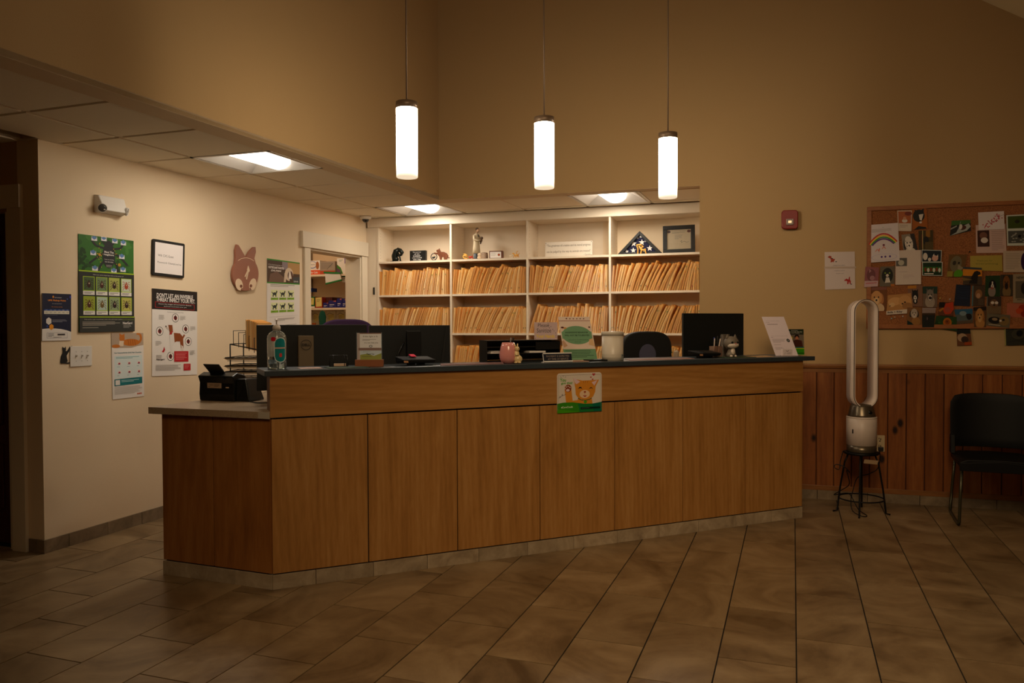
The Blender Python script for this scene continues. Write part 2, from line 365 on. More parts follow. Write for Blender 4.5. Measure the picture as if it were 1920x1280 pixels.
# floor: grout bed with separate stone tiles laid in running bond
floor = rootstruct('floor', B(m_grout).box((-6.2, -3.2, -0.12), (4.9, 7.75, -0.0035)))
TX, TL = 0.2995, 0.5995
cnt = 0
for k in range(-21, 17):
    x0 = 0.02 + TX * k; x1 = x0 + TX
    off = (0.545 if k % 2 == 0 else 0.24)
    for j in range(-6, 14):
        y0 = off + TL * j - TL; y1 = y0 + TL
        if y0 > 7.6 or y1 < -3.1 or x0 < -6.1 or x1 > 4.85: continue
        xm, ym = (x0 + x1) / 2, (y0 + y1) / 2
        back = 6.40 + 0.04 * (xm + 0.7)
        if xm > -0.7 and y0 > back: continue
        if xm < -4.2 and y0 > 3.41: continue
        # keep the tiles in or near view and outside the counter
        rel = Vector((xm, ym, 0)) - C0; u, v = rel.dot(CU), rel.dot(CV)
        behind = v > 0.35 and xm > -3.0
        d = Vector((xm, ym, 0)) - Vector((0, 0, 0)); dep = d.dot(Vector((-math.sin(YAW), math.cos(YAW), 0))); lat = d.dot(Vector((math.cos(YAW), math.sin(YAW), 0)))
        inview = dep > 1.7 and abs(lat) < 0.72 * dep + 0.35 and not behind
        if not inview: continue
        g = 0.0021
        yy1 = min(y1, back + 0.02) if xm > -0.7 else min(y1, 7.6)
        if xm < -4.16 and y1 > 3.41: yy1 = 3.44
        b = B(m_floor); zt = random.uniform(-0.0003, 0.0003)
        b.hexa([(x0 + g, y0 + g, -0.01), (x1 - g, y0 + g, -0.01), (x1 - g, yy1 - g, -0.01), (x0 + g, yy1 - g, -0.01),
                (x0 + g * 1.4, y0 + g * 1.4, zt), (x1 - g * 1.4, y0 + g * 1.4, zt), (x1 - g * 1.4, yy1 - g * 1.4, zt), (x0 + g * 1.4, yy1 - g * 1.4, zt)])
        build(b, 'tile', floor); cnt += 1
rest = B(m_floor)   # the same tiles beyond the view, joined
for k in range(-21, 17):
    x0 = 0.02 + TX * k; x1 = x0 + TX; off = (0.545 if k % 2 == 0 else 0.24)
    for j in range(-6, 14):
        y0 = off + TL * j - TL; y1 = y0 + TL; xm, ym = (x0 + x1) / 2, (y0 + y1) / 2
        if y1 < -3.1 or y0 > 7.1 or x0 < -6.1 or x1 > 4.85: continue
        back = 6.40 + 0.04 * (xm + 0.7)
        if (xm > -0.7 and y0 > back) or (xm < -4.2 and y0 > 3.41): continue
        rel = Vector((xm, ym, 0)) - C0; u, v = rel.dot(CU), rel.dot(CV); behind = v > 0.35 and xm > -3.0
        d = Vector((xm, ym, 0)); dep = d.dot(Vector((-math.sin(YAW), math.cos(YAW), 0))); lat = d.dot(Vector((math.cos(YAW), math.sin(YAW), 0)))
        if dep > 1.7 and abs(lat) < 0.72 * dep + 0.35 and not behind: continue
        yy1 = min(y1, back if xm > -0.7 else (3.42 if xm < -4.16 else 7.6))
        rest.box((x0 + .0017, y0 + .0017, -0.01), (x1 - .0017, yy1 - .0017, 0))
o = build(rest, 'floor_tiles', floor); o['kind'] = 'stuff'
print('tiles', cnt)

# walls
XL = -4.165
rootstruct('wall_left', B(m_wall_cream).box((XL - .17, 3.41, 0), (XL, 6.14, 2.60)).box((XL - .17, 7.04, 0), (XL, 7.9, 2.60)).box((XL - .17, 6.14, 2.045), (XL, 7.04, 2.60)))
wdoor = rootstruct('wall_door_side', B(m_wall_gold).box((-6.2, 3.41, 2.03), (-4.336, 3.56, 2.6)).box((-6.2, 3.41, 0), (-5.36, 3.56, 2.03)).box((-4.42, 3.412, 0), (-4.336, 3.56, 2.03)))
a23 = rad(2.3); MB = Matrix.Translation((-0.7, 6.39, 0)) @ Matrix.Rotation(a23, 4, 'Z')   # x along the golden wall, -y into the room
b = B(m_wall_gold, MB); b.box((-2.235, 0, 2.44), (0, 0.14, 5.6)); b.box((0, 0, 0), (5.7, 0.14, 5.6)); wback = rootstruct('wall_back', b)
b = B(m_wall_cream); b.box((-4.4, 7.56, 0), (-0.3, 7.70, 2.6)); b.box((-0.52, 6.54, 0), (-0.38, 7.7, 2.6)); rootstruct('wall_alcove', b)
b = B(m_wall_gold)
p0, p1 = Vector((-2.9329, 6.30)), Vector((-3.126, -3.2))
b.hexa([(p1.x - .12, p1.y, 2.44), (p1.x, p1.y, 2.44), (p0.x, p0.y, 2.44), (p0.x - .12, p0.y + .14, 2.44), (p1.x - .12, p1.y, 5.6), (p1.x, p1.y, 5.6), (p0.x, p0.y, 5.6), (p0.x - .12, p0.y + .14, 5.6)])
rootstruct('wall_upper', b)
b = B(m_wall_gold); b.box((4.8, -3.2, 0), (4.95, 6.9, 5.6)); rootstruct('wall_right', b)
b = B(m_wall_gold); b.box((-6.2, -3.35, 0), (4.95, -3.2, 5.6)); rootstruct('wall_front', b)
b = B(m_wall_gold); b.box((-6.35, -3.2, 0), (-6.2, 3.56, 2.6)); rootstruct('wall_corridor', b)
b = B(m_wall_cream); b.box((-6.2, 7.72, 0), (-4.335, 7.84, 2.6)); b.box((-5.5, 5.6, 0), (-5.38, 7.8, 2.6)); b.box((-5.5, 5.55, 0), (-4.335, 5.66, 2.6)); b.box((-5.5, 5.6, 2.5), (-4.2, 7.8, 2.6)); rootstruct('wall_closet', b)
# vaulted ceiling over the lobby
b = B(M((0.80, 0.72, 0.56), 0.9, name='vault_paint'))
rx, rz = -0.9, 4.72
zr = lambda x: 3.653 - (x - 1.261) * 0.614
rz = zr(rx); zl = rz - 0.35
b.hexa([(rx, -3.3, rz), (5.0, -3.3, zr(5.0)), (5.0, 7.1, zr(5.0)), (rx, 7.1, rz), (rx, -3.3, rz + .1), (5.0, -3.3, zr(5.0) + .1), (5.0, 7.1, zr(5.0) + .1), (rx, 7.1, rz + .1)])
b.hexa([(-3.4, -3.3, zl), (rx, -3.3, rz), (rx, 7.1, rz), (-3.4, 7.1, zl), (-3.4, -3.3, zl + .1), (rx, -3.3, rz + .1), (rx, 7.1, rz + .1), (-3.4, 7.1, zl + .1)])
rootstruct('ceiling_vault', b)

# lay-in ceiling: painted border, metal grid, separate tiles
LIGHTS = [(-3.70, -3.10, 4.14, 4.728), (-3.67, -3.045, 6.492, 7.08), (-1.81, -1.21, 6.48, 7.08)]
b = B(m_soffit)
zc = 2.44
b.hexa([(p1.x, p1.y, zc - .001), (p0.x, p0.y, zc - .001), (-3.10, 6.50, zc - .001), (-3.245, -3.2, zc - .001), (p1.x, p1.y, zc + .03), (p0.x, p0.y, zc + .03), (-3.10, 6.5, zc + .03), (-3.245, -3.2, zc + .03)])
b.hexa([(p0.x, p0.y + .002, zc - .001), (-0.70, 6.392, zc - .001), (-0.52, 6.48, zc - .001), (-3.10, 6.49, zc - .001), (p0.x, p0.y + .002, zc + .03), (-0.70, 6.392, zc + .03), (-0.52, 6.48, zc + .03), (-3.10, 6.49, zc + .03)])
b.box((-6.2, -3.2, 2.56), (-3.05, 7.75, 2.60)); b.box((-3.06, 6.45, 2.56), (-0.4, 7.75, 2.60))
ceil = rootstruct('ceiling', b)
ys = [7.08 - 0.588 * k for k in range(0, 18)]
xsA = [-3.10, -3.70, -4.30, -4.90, -5.50, -6.10]
xsB = [-3.045, -2.425, -1.81, -1.21, -0.60, -0.52]
def ctile(x0, x1, y0, y1):
    for L in LIGHTS:
        if x0 < (L[0] + L[1]) / 2 < x1 and y0 < (L[2] + L[3]) / 2 < y1: return
    if x1 - x0 < .05 or y1 - y0 < .05: return
    g = 0.012
    bb = B(m_ctile)
    bb.hexa([(x0 + g + .003, y0 + g + .003, zc + .001), (x1 - g - .003, y0 + g + .003, zc + .001), (x1 - g - .003, y1 - g - .003, zc + .001), (x0 + g + .003, y1 - g - .003, zc + .001),
             (x0 + g, y0 + g, zc + .018), (x1 - g, y0 + g, zc + .018), (x1 - g, y1 - g, zc + .018), (x0 + g, y1 - g, zc + .018)])
    build(bb, 'ceiling_tile', ceil)
yA = [7.20] + ys
for i in range(len(yA) - 1):
    y1_, y0_ = yA[i], yA[i + 1]
    if y0_ < -3.2: continue
    for c in range(5):
        xa, xb = xsA[c + 1], xsA[c]
        if y0_ > 3.3:
            if c > 1: continue
            if c == 1: xa = XL
        elif y1_ > 3.41 and c == 1: xa = XL
        if y1_ < 1.0 and (c > 2): pass
        ctile(xa, xb if not (c == 0 and y0_ > 6.4) else -3.045, y0_, y1_)
for c in range(4):
    ctile(xsB[c], xsB[c + 1], 6.48, 7.08); ctile(xsB[c], xsB[c + 1], 7.08, 7.20)
b = B(m_tbar)
def bar(x0, y0, x1, y1, wd=0.0125):
    if abs(x1 - x0) < 1e-6: b.box((x0 - wd, y0, zc + .010), (x0 + wd, y1, zc + .022)).box((x0 - .003, y0, zc + .02), (x0 + .003, y1, zc + .06))
    else: b.box((x0, y0 - wd, zc + .0101), (x1, y0 + wd, zc + .0221)).box((x0, y0 - .003, zc + .02), (x1, y0 + .003, zc + .06))
bar(-3.70, -3.2, -3.70, 7.2); bar(-3.10, -3.2, -3.10, 6.49); bar(-4.30, -3.2, -4.30, 3.41); bar(-4.9, -3.2, -4.9, 3.41); bar(-5.5, -3.2, -5.5, 3.41)
for x in (-3.045, -2.425, -1.81, -1.21): bar(x, 6.48, x, 7.2)
for y in ys:
    if y > -3.2: bar(XL if y > 3.41 else -6.2, y, -3.10, y)
bar(-3.10, 7.08, -0.52, 7.08); bar(-3.10, 6.484, -0.52, 6.484, 0.007)
for xx in (XL,): b.box((XL, 3.41, zc + .0005), (XL + .014, 7.2, zc + .01))
b.box((-6.2, 3.395, zc + .0005), (XL, 3.41, zc + .01))
build(b, 'ceiling_grid', ceil)

# recessed ceiling lights
nm = ['ceiling light panel nearest the room corner on the low ceiling, above the reception desk front', 'ceiling light panel over the shelving beside the dome camera', 'ceiling light panel over the file shelves, above the framed certificate']
nm = ['lit recessed ceiling light above the poster wall, nearest the entrance', 'lit recessed ceiling light beside the dome camera, at the left end of the shelves', 'lit recessed ceiling light above the quote sign on the file shelves']
for L, lb in zip(LIGHTS, nm):
    x0, x1, y0, y1 = L; cx, cy = (x0 + x1) / 2, (y0 + y1) / 2; m = T(cx, cy, zc)
    t = thing('ceiling_light', lb, 'ceiling light', m, 'recessed ceiling lights over the desk area')
    hx, hy = (x1 - x0) / 2 + .007, (y1 - y0) / 2 + .007
    part(t, 'frame', m_white, lambda b: (b.box((-hx, -hy, -.003), (-hx + .022, hy, .02)), b.box((hx - .022, -hy, -.003), (hx, hy, .02)), b.box((-hx, -hy, -.003), (hx, -hy + .022, .02)), b.box((-hx, hy - .022, -.003), (hx, hy, .02))))
    def refl(b, hx=hx - .027, hy=hy - .027):
        b.hexa([(-hx, -hy, .0), (-hx + .01, -hy, .0), (-.13, -hy, .085), (-.14, -hy, .095), (-hx, hy, .0), (-hx + .01, hy, .0), (-.13, hy, .085), (-.14, hy, .095)])
        b.hexa([(hx - .01, -hy, .0), (hx, -hy, .0), (.14, -hy, .095), (.13, -hy, .085), (hx - .01, hy, .0), (hx, hy, .0), (.14, hy, .095), (.13, hy, .085)])
        for s in (-1, 1):
            b.hexa([(-hx, s * hy, 0), (hx, s * hy, 0), (.14, s * (hy - .10), .09), (-.14, s * (hy - .10), .09), (-hx, s * hy, .01), (hx, s * hy, .01), (.14, s * (hy - .10), .10), (-.14, s * (hy - .10), .10)])
        b.box((-.14, -hy, .085), (.14, hy, .10))
    part(t, 'reflector', m_white, refl)
    def dif(b, hy=hy - .07):
        P = [(.105 * math.cos(math.pi + math.pi * i / 12), .075 + .078 * math.sin(math.pi + math.pi * i / 12)) for i in range(13)]
        b.prism(P, -hy, hy, 'y', True)
    part(t, 'diffuser', m_diff, dif)

for L in LIGHTS:      # the tubes' light leaving each diffuser downwards
    al = bpy.data.lights.new('troffer_tube', 'AREA'); al.shape = 'RECTANGLE'; al.size = .15; al.size_y = .44; al.energy = TROFFER_WATTS; al.color = NEUTRAL
    ao = bpy.data.objects.new('troffer_tube', al); ao.location = ((L[0] + L[1]) / 2, (L[2] + L[3]) / 2, zc - .006); COL.objects.link(ao)

# baseboard: left wall stone tiles
bl = rootstruct('baseboard_left', B(m_grout).box((XL, 3.41, 0), (XL + .006, 7.1, 0.078)))
ysn = [3.405]; 
for px, py in ((127.5, 1024.5), (200, 1001), (264, 983)): ysn.append(hv(px, py, (XL, 0), 90).y)
while ysn[-1] < 6.9: ysn.append(ysn[-1] + .33)
for y0, y1 in zip(ysn, ysn[1:]): build(B(m_wbase).box((XL + .001, y0 + .0015, 0), (XL + .011, y1 - .0015, .08)), 'tile', bl, bevel=.001)
bd = rootstruct('baseboard_door_side', B(m_grout).box((-4.282, 3.405, 0), (XL, 3.41, .078)))
build(B(m_wbase).box((-4.28, 3.399, 0), (-4.216, 3.409, .08)), 'tile', bd); build(B(m_wbase).box((-4.213, 3.399, 0), (XL + .011, 3.409, .08)), 'tile', bd)
# right wall: base tiles, bottom rail, planks, cap rail
bb_ = rootstruct('baseboard_back', B(m_grout, MB).box((0, -.008, 0), (5.5, 0, .068)))
x = 0.0
jx = [0.0, .26, 0.585, .88]
def inb(px, py): return (MB.inverted() @ hv(px, py, *PL_BACK)).x
jx = [0.02, inb(1532, 925), inb(1724, 930), inb(1868, 935)]; jx += [jx[-1] + .31 * i for i in range(1, 13)]
jx.insert(2, (jx[1] + jx[2]) / 2)
for a, c in zip(jx, jx[1:]): build(B(m_wbase, MB).box((a + .0015, -.014, 0), (c - .0015, -.002, .07)), 'tile', bb_, bevel=.001)
wn = rootstruct('wainscot', B(M((0.20, 0.09, 0.05), 0.8, name='groove_shadow_wood'), MB).box((0, -.006, .068), (5.5, 0, .99)))
px0 = 0.174 + 0.7
k = -7
while True:
    a = px0 + .1245 * k; k += 1
    if a > 5.3: break
    if a < 0.01: continue
    build(B(m_pine, MB).hexa([(a + .0015, -.008, .105), (a + .123, -.008, .105), (a + .123, -.002, .105), (a + .0015, -.002, .105), (a + .0015, -.008, .975), (a + .123, -.008, .975), (a + .123, -.002, .975), (a + .0015, -.002, .975)]) if False else
          B(m_pine, MB).prism([(a + .001, -.004), (a + .006, -.011), (a + .1185, -.011), (a + .1235, -.004), (a + .1235, -.001), (a + .001, -.001)], .105, .975, 'z'), 'plank', wn)
build(B(m_pine_h, MB).box((0, -.016, .07), (5.5, -.004, .108)), 'bottom_rail', wn, bevel=.002)
build(B(m_pine_h, MB).prism([(-.026, 1.034), (-.030, 1.024), (-.026, 1.006), (-.014, 1.000), (-.014, .972), (0, .972), (0, 1.036)], 0, 5.5, 'x'), 'cap_rail', wn)

# doors
d1 = rootstruct('door_1', B(m_walnut).box((-5.36, 3.47, .012), (-4.42, 3.51, 2.03)))
for z0, z1 in ((.22, .62), (.74, 1.30), (1.42, 1.90)):
    for xa, xb in ((-5.22, -4.95), (-4.83, -4.56)):
        build(B(m_walnut).box((xa, 3.458, z0), (xb, 3.47, z1)), 'panel', d1, bevel=.006)
c1 = rootstruct('trim_1', B(m_trim).box((-4.398, 3.386, 0), (-4.287, 3.409, 2.045)).box((-5.47, 3.386, 0), (-5.36, 3.409, 2.045)).box((-5.52, 3.378, 2.045), (-4.287, 3.409, 2.182)).box((-4.44, 3.409, 0), (-4.398, 3.47, 2.03)), bevel=.002)
c2 = rootstruct('trim_2', B(m_trim).box((XL, 6.045, 0), (XL + .02, 6.135, 2.047)).box((XL, 7.045, 0), (XL + .02, 7.15, 2.047)).box((XL, 6.0, 2.047), (XL + .032, 7.155, 2.19)).box((XL - .172, 6.135, 0), (XL + .004, 6.150, 2.047)).box((XL - .172, 7.030, 0), (XL + .004, 7.045, 2.047)).box((XL - .172, 6.14, 2.030), (XL + .004, 7.04, 2.047)), bevel=.002)

# ================================================================== RECEPTION COUNTER
MCN = Matrix.Translation(C0) @ Matrix.Rotation(rad(AN), 4, 'Z')     # x along the front, y into the desk side
cnt_ = thing('reception_counter', 'long oak-look reception counter set diagonally, with grooved panels and a stone plinth', 'counter', MCN)
LU = 3.54
def carcass(b):
    b.prism([(0.012, 0.012), (LU - .012, .012), (LU - .012, .30), (0.20, .30)], .0, .872, 'z')
    b.prism([(0.03, 0.02), (LU - .02, .02), (LU - .02, .12), (0.05, .12)], .872, 1.083, 'z')
part(cnt_, 'body', M((0.04, 0.03, 0.025), 0.7, name='dark_joint_shadow'), carcass)
b = B(M((0.04, 0.03, 0.025), 0.7)); b.prism([(-2.52, 3.335), (-3.195, 3.35), (-3.195, 4.70), (-2.95, 4.70), (-2.88, 3.78)], 0, .872, 'z'); build(b, 'return_body', cnt_)
us = [0.0, .4965, 1.0025, 1.517, 2.0275, 2.535, 3.0395, LU]
for a, c in zip(us, us[1:]): part(cnt_, 'panel', m_oak_v, lambda b: b.box((a + .003, -.002, .081), (c - .003, .016, .868)), .0008)
part(cnt_, 'upper_panel', m_oak_h, lambda b: b.box((-.003, -.003, .877), (LU, .018, 1.087)), .001)
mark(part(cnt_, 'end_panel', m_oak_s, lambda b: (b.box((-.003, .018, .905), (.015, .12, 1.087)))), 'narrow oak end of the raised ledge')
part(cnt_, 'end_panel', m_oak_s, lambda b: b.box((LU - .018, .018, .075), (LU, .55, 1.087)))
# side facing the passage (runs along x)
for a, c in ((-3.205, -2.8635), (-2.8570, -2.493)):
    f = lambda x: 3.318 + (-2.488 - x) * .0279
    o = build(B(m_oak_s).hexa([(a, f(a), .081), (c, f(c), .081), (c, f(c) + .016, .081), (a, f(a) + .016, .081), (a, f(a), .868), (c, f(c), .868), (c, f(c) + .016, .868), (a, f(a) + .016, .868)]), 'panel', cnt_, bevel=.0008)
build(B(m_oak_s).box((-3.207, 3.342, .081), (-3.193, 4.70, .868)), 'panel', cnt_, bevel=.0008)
ks = [0.0]
for px, py in ((592.5, 1085), (700, 1073), (801, 1060), (897.5, 1048), (989, 1037), (1075.5, 1026), (1157.5, 1016), (1235.5, 1005), (1309, 995), (1379, 987), (1446, 978)): ks.append(cplane(px, py, 0)[0])
ks.append(LU)
for a, c in zip(ks, ks[1:]): part(cnt_, 'plinth_tile', m_base, lambda b: b.box((a + .0012, -.004, 0), (c - .0012, .010, .074)), .001)
kx = [-3.208, hv(354.5, 1070, (0, 3.32), 0).x, hv(440, 1083, (0, 3.32), 0).x, -2.488]
for a, c in zip(kx, kx[1:]): build(B(m_base).hexa([(a + .001, f(a) - .004, 0), (c - .001, f(c) - .004, 0), (c - .001, f(c) + .01, 0), (a + .001, f(a) + .01, 0), (a + .001, f(a) - .004, .074), (c - .001, f(c) - .004, .074), (c - .001, f(c) + .01, .074), (a + .001, f(a) + .01, .074)]), 'plinth_tile', cnt_, bevel=.001)

TOPZ = 1.117
b = B(m_top, MCN); b.prism([(-.030, -.022), (LU + .09, -.022), (LU + .09, .40), (-.030, .322)], 1.0885, TOPZ, 'z')
o = build(b, 'ledge_worktop', at=MCN, bevel=.002); tag(o, 'dark blue-grey worktop along the raised front ledge of the reception counter', 'worktop')
b = B(m_lam); P = [(-2.480, 3.302), (-3.268, 3.308), (-3.268, 4.75), (-2.93, 4.75)]
q = cw(.10, .68); P.append((q.x, q.y)); q = cw(3.5, .68); P.append((q.x, q.y)); q = cw(3.5, .13); P.append((q.x, q.y)); q = cw(.018, .125); P.append((q.x, q.y)); q = cw(-.004, -.008); P.append((q.x, q.y))
b.prism(P, .872, .908, 'z'); dw = build(b, 'desk_worktop', at=T(-3.0, 4.0, .872), bevel=.001)
tag(dw, 'speckled beige lower desk worktop behind the ledge, projecting beyond its open end', 'worktop')
build(B(M((0.72, 0.68, 0.62), 0.5, name='pale_end_cap')).box((-2.553, 3.3015, .8735), (-2.484, 3.3040, .9065)), 'end_cap', dw)

# ------------------------------------------------------------------ pendants
for (u, zt, zcp, zb), lb in zip(((.738, 2.562, 2.526, 2.150), (1.576, 2.566, 2.530, 2.148), (2.454, 2.560, 2.522, 2.146)),
        ('lit frosted cylinder pendant hanging above the left end of the counter', 'lit frosted cylinder pendant hanging between the other two pendants', 'lit frosted cylinder pendant hanging nearest the fire alarm')):
    q = cw(u, .05); m = T(q.x, q.y, zb)
    t = thing('pendant_lamp', lb, 'lamp', m, 'pendant lamps above the counter')
    h = zcp - zb
    part(t, 'lamp_shade', m_lamp, lambda b: b.lathe([(.0555, .0), (.0575, .002), (.0585, .006), (.0585, h)], seg=32))
    part(t, 'cap', m_bronze, lambda b: (b.lathe([(.0595, h - .002), (.0595, h + .034)], seg=32), b.lathe([(.010, h + .034), (.008, h + .050)], seg=12)))
    part(t, 'cord', m_bronze, lambda b: b.lathe([(.0042, h + .05), (.0042, zr(q.x) - zb - .02 if q.x > rx else rz - (rx - q.x) * .14 - zb - .03)], seg=8))

# ------------------------------------------------------------------ file shelving (units joined along the alcove)
MCAB = Matrix.Translation((-4.042, 7.162, 0)) @ Matrix.Rotation(rad(1.5), 4, 'Z')
cab = thing('file_shelving', 'tall white built-in shelving packed with patient folders', 'shelving', MCAB)
UP = [0.0, .823, 1.622, 2.430, 3.41]; TH = .020; DEP = .345
for i, u in enumerate(UP): part(cab, 'upright', m_shelf, lambda b: b.box((u - (0 if i == 0 else TH / 2), 0, .0), (u + (TH if i == 0 else TH / 2), DEP, 2.345)))
SZ = [.868, 1.238, 1.628, 1.972]
for i in range(4):
    a = UP[i] + (TH if i == 0 else TH / 2) + .001; c = UP[i + 1] - TH / 2 - .001
    for z in SZ + [.45, .08]: part(cab, 'shelf', m_shelf, lambda b: b.box((a, .003, z), (c, DEP - .008, z + .020)))
    part(cab, 'back_panel', m_shelf, lambda b: b.box((a, DEP - .007, .08), (c, DEP, 2.345)))
part(cab, 'top_panel', m_shelf, lambda b: b.box((0, 0, 2.345), (3.42, DEP, 2.365)))
part(cab, 'fascia', m_shelf, lambda b: b.box((-.10, -.012, 2.347), (3.45, .0, 2.437)))
part(cab, 'filler_strip', m_shelf, lambda b: b.box((-.128, .004, .0), (-.001, .012, 2.347)))
part(cab, 'peg_holes', m_blackm, lambda b: [b.box((u + s * (.0102) + (.010 if (s > 0 and u == 0) else 0) - .0004, yy - .002, z - .002), (u + s * (.0102) + (.010 if (s > 0 and u == 0) else 0) + .0004, yy + .002, z + .002)) for u in UP[:4] for s in ((1,) if u == 0 else (1, -1)) for yy in (.045, .30) for z in [2.03 + .032 * k for k in range(9)]])['kind'] = 'stuff'
# folders
MAN = [(0.95, 0.76, 0.45), (0.92, 0.70, 0.38), (0.96, 0.81, 0.53), (0.90, 0.66, 0.34)]
PAP = [(0.88, 0.82, 0.74), (0.74, 0.68, 0.62), (0.93, 0.88, 0.82)]
DOT = [(0.10, 0.45, 0.18), (0.75, 0.12, 0.10), (0.10, 0.12, 0.18), (0.85, 0.40, 0.10)]
m_man = [M(c, 0.7, spec=0.2, name='manila_card') for c in MAN]; m_pap = [M(c, 0.8, spec=0.2, name='file_paper') for c in PAP]; m_dot = [M(c, 0.6, name='sticker') for c in DOT]
FT = .0195
def folder_bm(lean, var, b=None, ox=0, oz=0, hh=.252):
    rnd = random.Random(lean * 31 + var); b = b or B([m_man[var % 4], m_pap[var % 3], m_dot[var % 4]])
    sh = lambda x, y, z: (ox + x + math.tan(rad(lean)) * (z * .72 + z * z / hh * .28), y, oz + z)
    t = FT / math.cos(rad(lean)) * .97
    def slab(x0, x1, y0, y1, h, mi):
        b.k = mi
        for k in range(3):
            z0, z1 = h * k / 3, h * (k + 1) / 3
            b.hexa([sh(x0, y0, z0), sh(x1, y0, z0), sh(x1, y1, z0), sh(x0, y1, z0), sh(x0, y0, z1), sh(x1, y0, z1), sh(x1, y1, z1), sh(x0, y1, z1)])
    f = [.0, .13, .30, .40, .62, .72, .93, .985]
    slab(t * f[0], t * f[1], 0, .29, hh, 0); slab(t * f[1], t * f[2], .004, .28, hh - rnd.uniform(.006, .014), 1)
    slab(t * f[3], t * f[4], -.003 * (var % 2), .29, hh - rnd.uniform(0, .006), 0); slab(t * f[4], t * f[5], .006, .28, hh - rnd.uniform(.008, .02), 1)
    slab(t * f[6], t * f[7], -.002, .29, hh - rnd.uniform(0, .004), 0)
    b.k = 2
    if var in (1, 4, 6):
        z = (.19, .03, .045, .17)[var % 4]; x0, x1 = t * .40, t * .63
        b.hexa([sh(x0, -.0045, z), sh(x1, -.0045, z), sh(x1, -.0025, z), sh(x0, -.0025, z), sh(x0, -.0045, z + .012), sh(x1, -.0045, z + .012), sh(x1, -.0025, z + .012), sh(x0, -.0025, z + .012)])
    return b
FM = {}
def fmesh(lean, var):
    if (lean, var) not in FM: FM[(lean, var)] = folder_bm(lean, var).mesh('folder')
    return FM[(lean, var)]
bayname = ['first', 'second', 'third', 'fourth']
prof = {(0, 0): (2, 12), (0, 1): (4, 22), (0, 2): (3, 20), (0, 3): (3, 27), (1, 0): (3, 20), (1, 1): (3, 28), (1, 2): (16, 4), (1, 3): (2, 24)}
for r, zs in enumerate((1.648, 1.258)):
    for i in range(4):
        a = UP[i] + (TH if i == 0 else TH / 2) + .002; c = min(UP[i + 1] - TH / 2 - .004, 3.29)
        l0, l1 = prof[(r, i)]; x = a; n = 0
        while True:
            tt = (x - a) / (c - a); base = l0 + (l1 - l0) * math.sin(math.pi * min(1, tt * 1.08)) ** .8 if l1 > l0 else l0 + (l1 - l0) * tt
            if tt > .82 and l1 > 6: base *= max(0.15, (1 - tt) / .18)
            lean = int(round(max(0, min(28, base + random.uniform(-2.5, 2.5))) / 4.0) * 4)
            t = FT / math.cos(rad(lean)) * random.uniform(.92, 1.12)
            if x + t > c: break
            top = x + t + math.tan(rad(lean)) * .25
            if top > c + .004: lean = max(0, int(math.degrees(math.atan(max(0, c - x - t) / .25)) // 4 * 4))
            o = bpy.data.objects.new('file_folder', fmesh(lean, random.randrange(8))); COL.objects.link(o)
            o.matrix_world = MCAB @ T(x, .012 + random.uniform(-.004, .006), zs + .0002) @ Matrix.Diagonal((random.uniform(.92, 1.0), 1, random.uniform(.955, 1.05) + (random.uniform(.03, .10) if random.random() < .09 else 0), 1))
            tag(o, 'manila patient folder on the %s file row, %s bay from the closet doorway' % ('upper' if r == 0 else 'middle', bayname[i]), 'folder', 'manila folders in the %s row, %s bay' % ('upper' if r == 0 else 'middle', bayname[i]))
            x += t; n += 1
        # a few tabs poking out above the row
        print('folders', r, i, n)
b = B([m_man[0], m_pap[1], m_dot[0]], MCAB)
for i in range(4):
    x = UP[i] + .022
    while x < min(3.29, UP[i + 1] - .07):
        b.m = MCAB @ T(0, random.uniform(-.001, .008), 0); folder_bm(random.choice((4, 8, 8, 12)), random.randrange(8), b, x, .888, random.uniform(.236, .25)); x += FT * 1.06
o = build(b, 'file_folders'); o['kind'] = 'stuff'; tag(o, 'row of manila patient folders on the lowest visible shelf', 'folders')
b = B([m_man[0], m_pap[0], m_dot[0]], MCAB @ T(-.034, .006, 1.64)); b.k = 0; b.box((0, 0, 0), (.028, .008, .255)); fl = build(b, 'file_folder', at=MCAB @ T(-.034, .006, 1.64)); tag(fl, 'pale folder hung on the outside of the shelving by a black clip', 'folder')
build(B(m_black, MCAB @ T(-.043, -.006, 1.655)).box((0, 0, 0), (.014, .012, .075)), 'clip', fl)

# ================================================================== LEFT WALL
FWD = CR @ Vector((0, 0, -1))
def K(p): return (p - CO).dot(FWD) / F          # metres per pixel at a point
def solid(name, label, cat, px, plane, outline, thick, mat, group=None, off=0.001, bevel=0):
    """A cut-out of real thickness on a wall; outline in s,t of the quad PX (TL,TR,BR,BL)."""
    p, ang = plane; a = rad(ang); n = Vector((math.sin(a), -math.cos(a), 0)); ex = Vector((math.cos(a), math.sin(a), 0))
    q3 = [hv(x, y, p, ang) + n * off for x, y in px]; m = plane_m(sum(q3, Vector()) / 4, ex, n); q = [(m.inverted() @ v) for v in q3]; Q = bil(q)
    b = B(mat, m); b.prism([Q(s, t) for s, t in outline][::-1], 0, thick, 'z')
    o = build(b, name, at=m, bevel=bevel); tag(o, label, cat, group); return o, Art(Q, thick + .0002), Q, m
def E_(cx, cy, rx, ry, n=20, a0=0, a1=360): return [(cx + rx * math.cos(rad(a0 + (a1 - a0) * i / n)), cy + ry * math.sin(rad(a0 + (a1 - a0) * i / n))) for i in range(n + (0 if a1 - a0 == 360 else 1))]
WHT = (0.90, 0.88, 0.86); BLK = (0.07, 0.07, 0.07)
GR1 = (0.20, 0.42, 0.14); GR2 = (0.13, 0.30, 0.10); LIME = (0.62, 0.74, 0.12); CHR = (0.17, 0.18, 0.17)

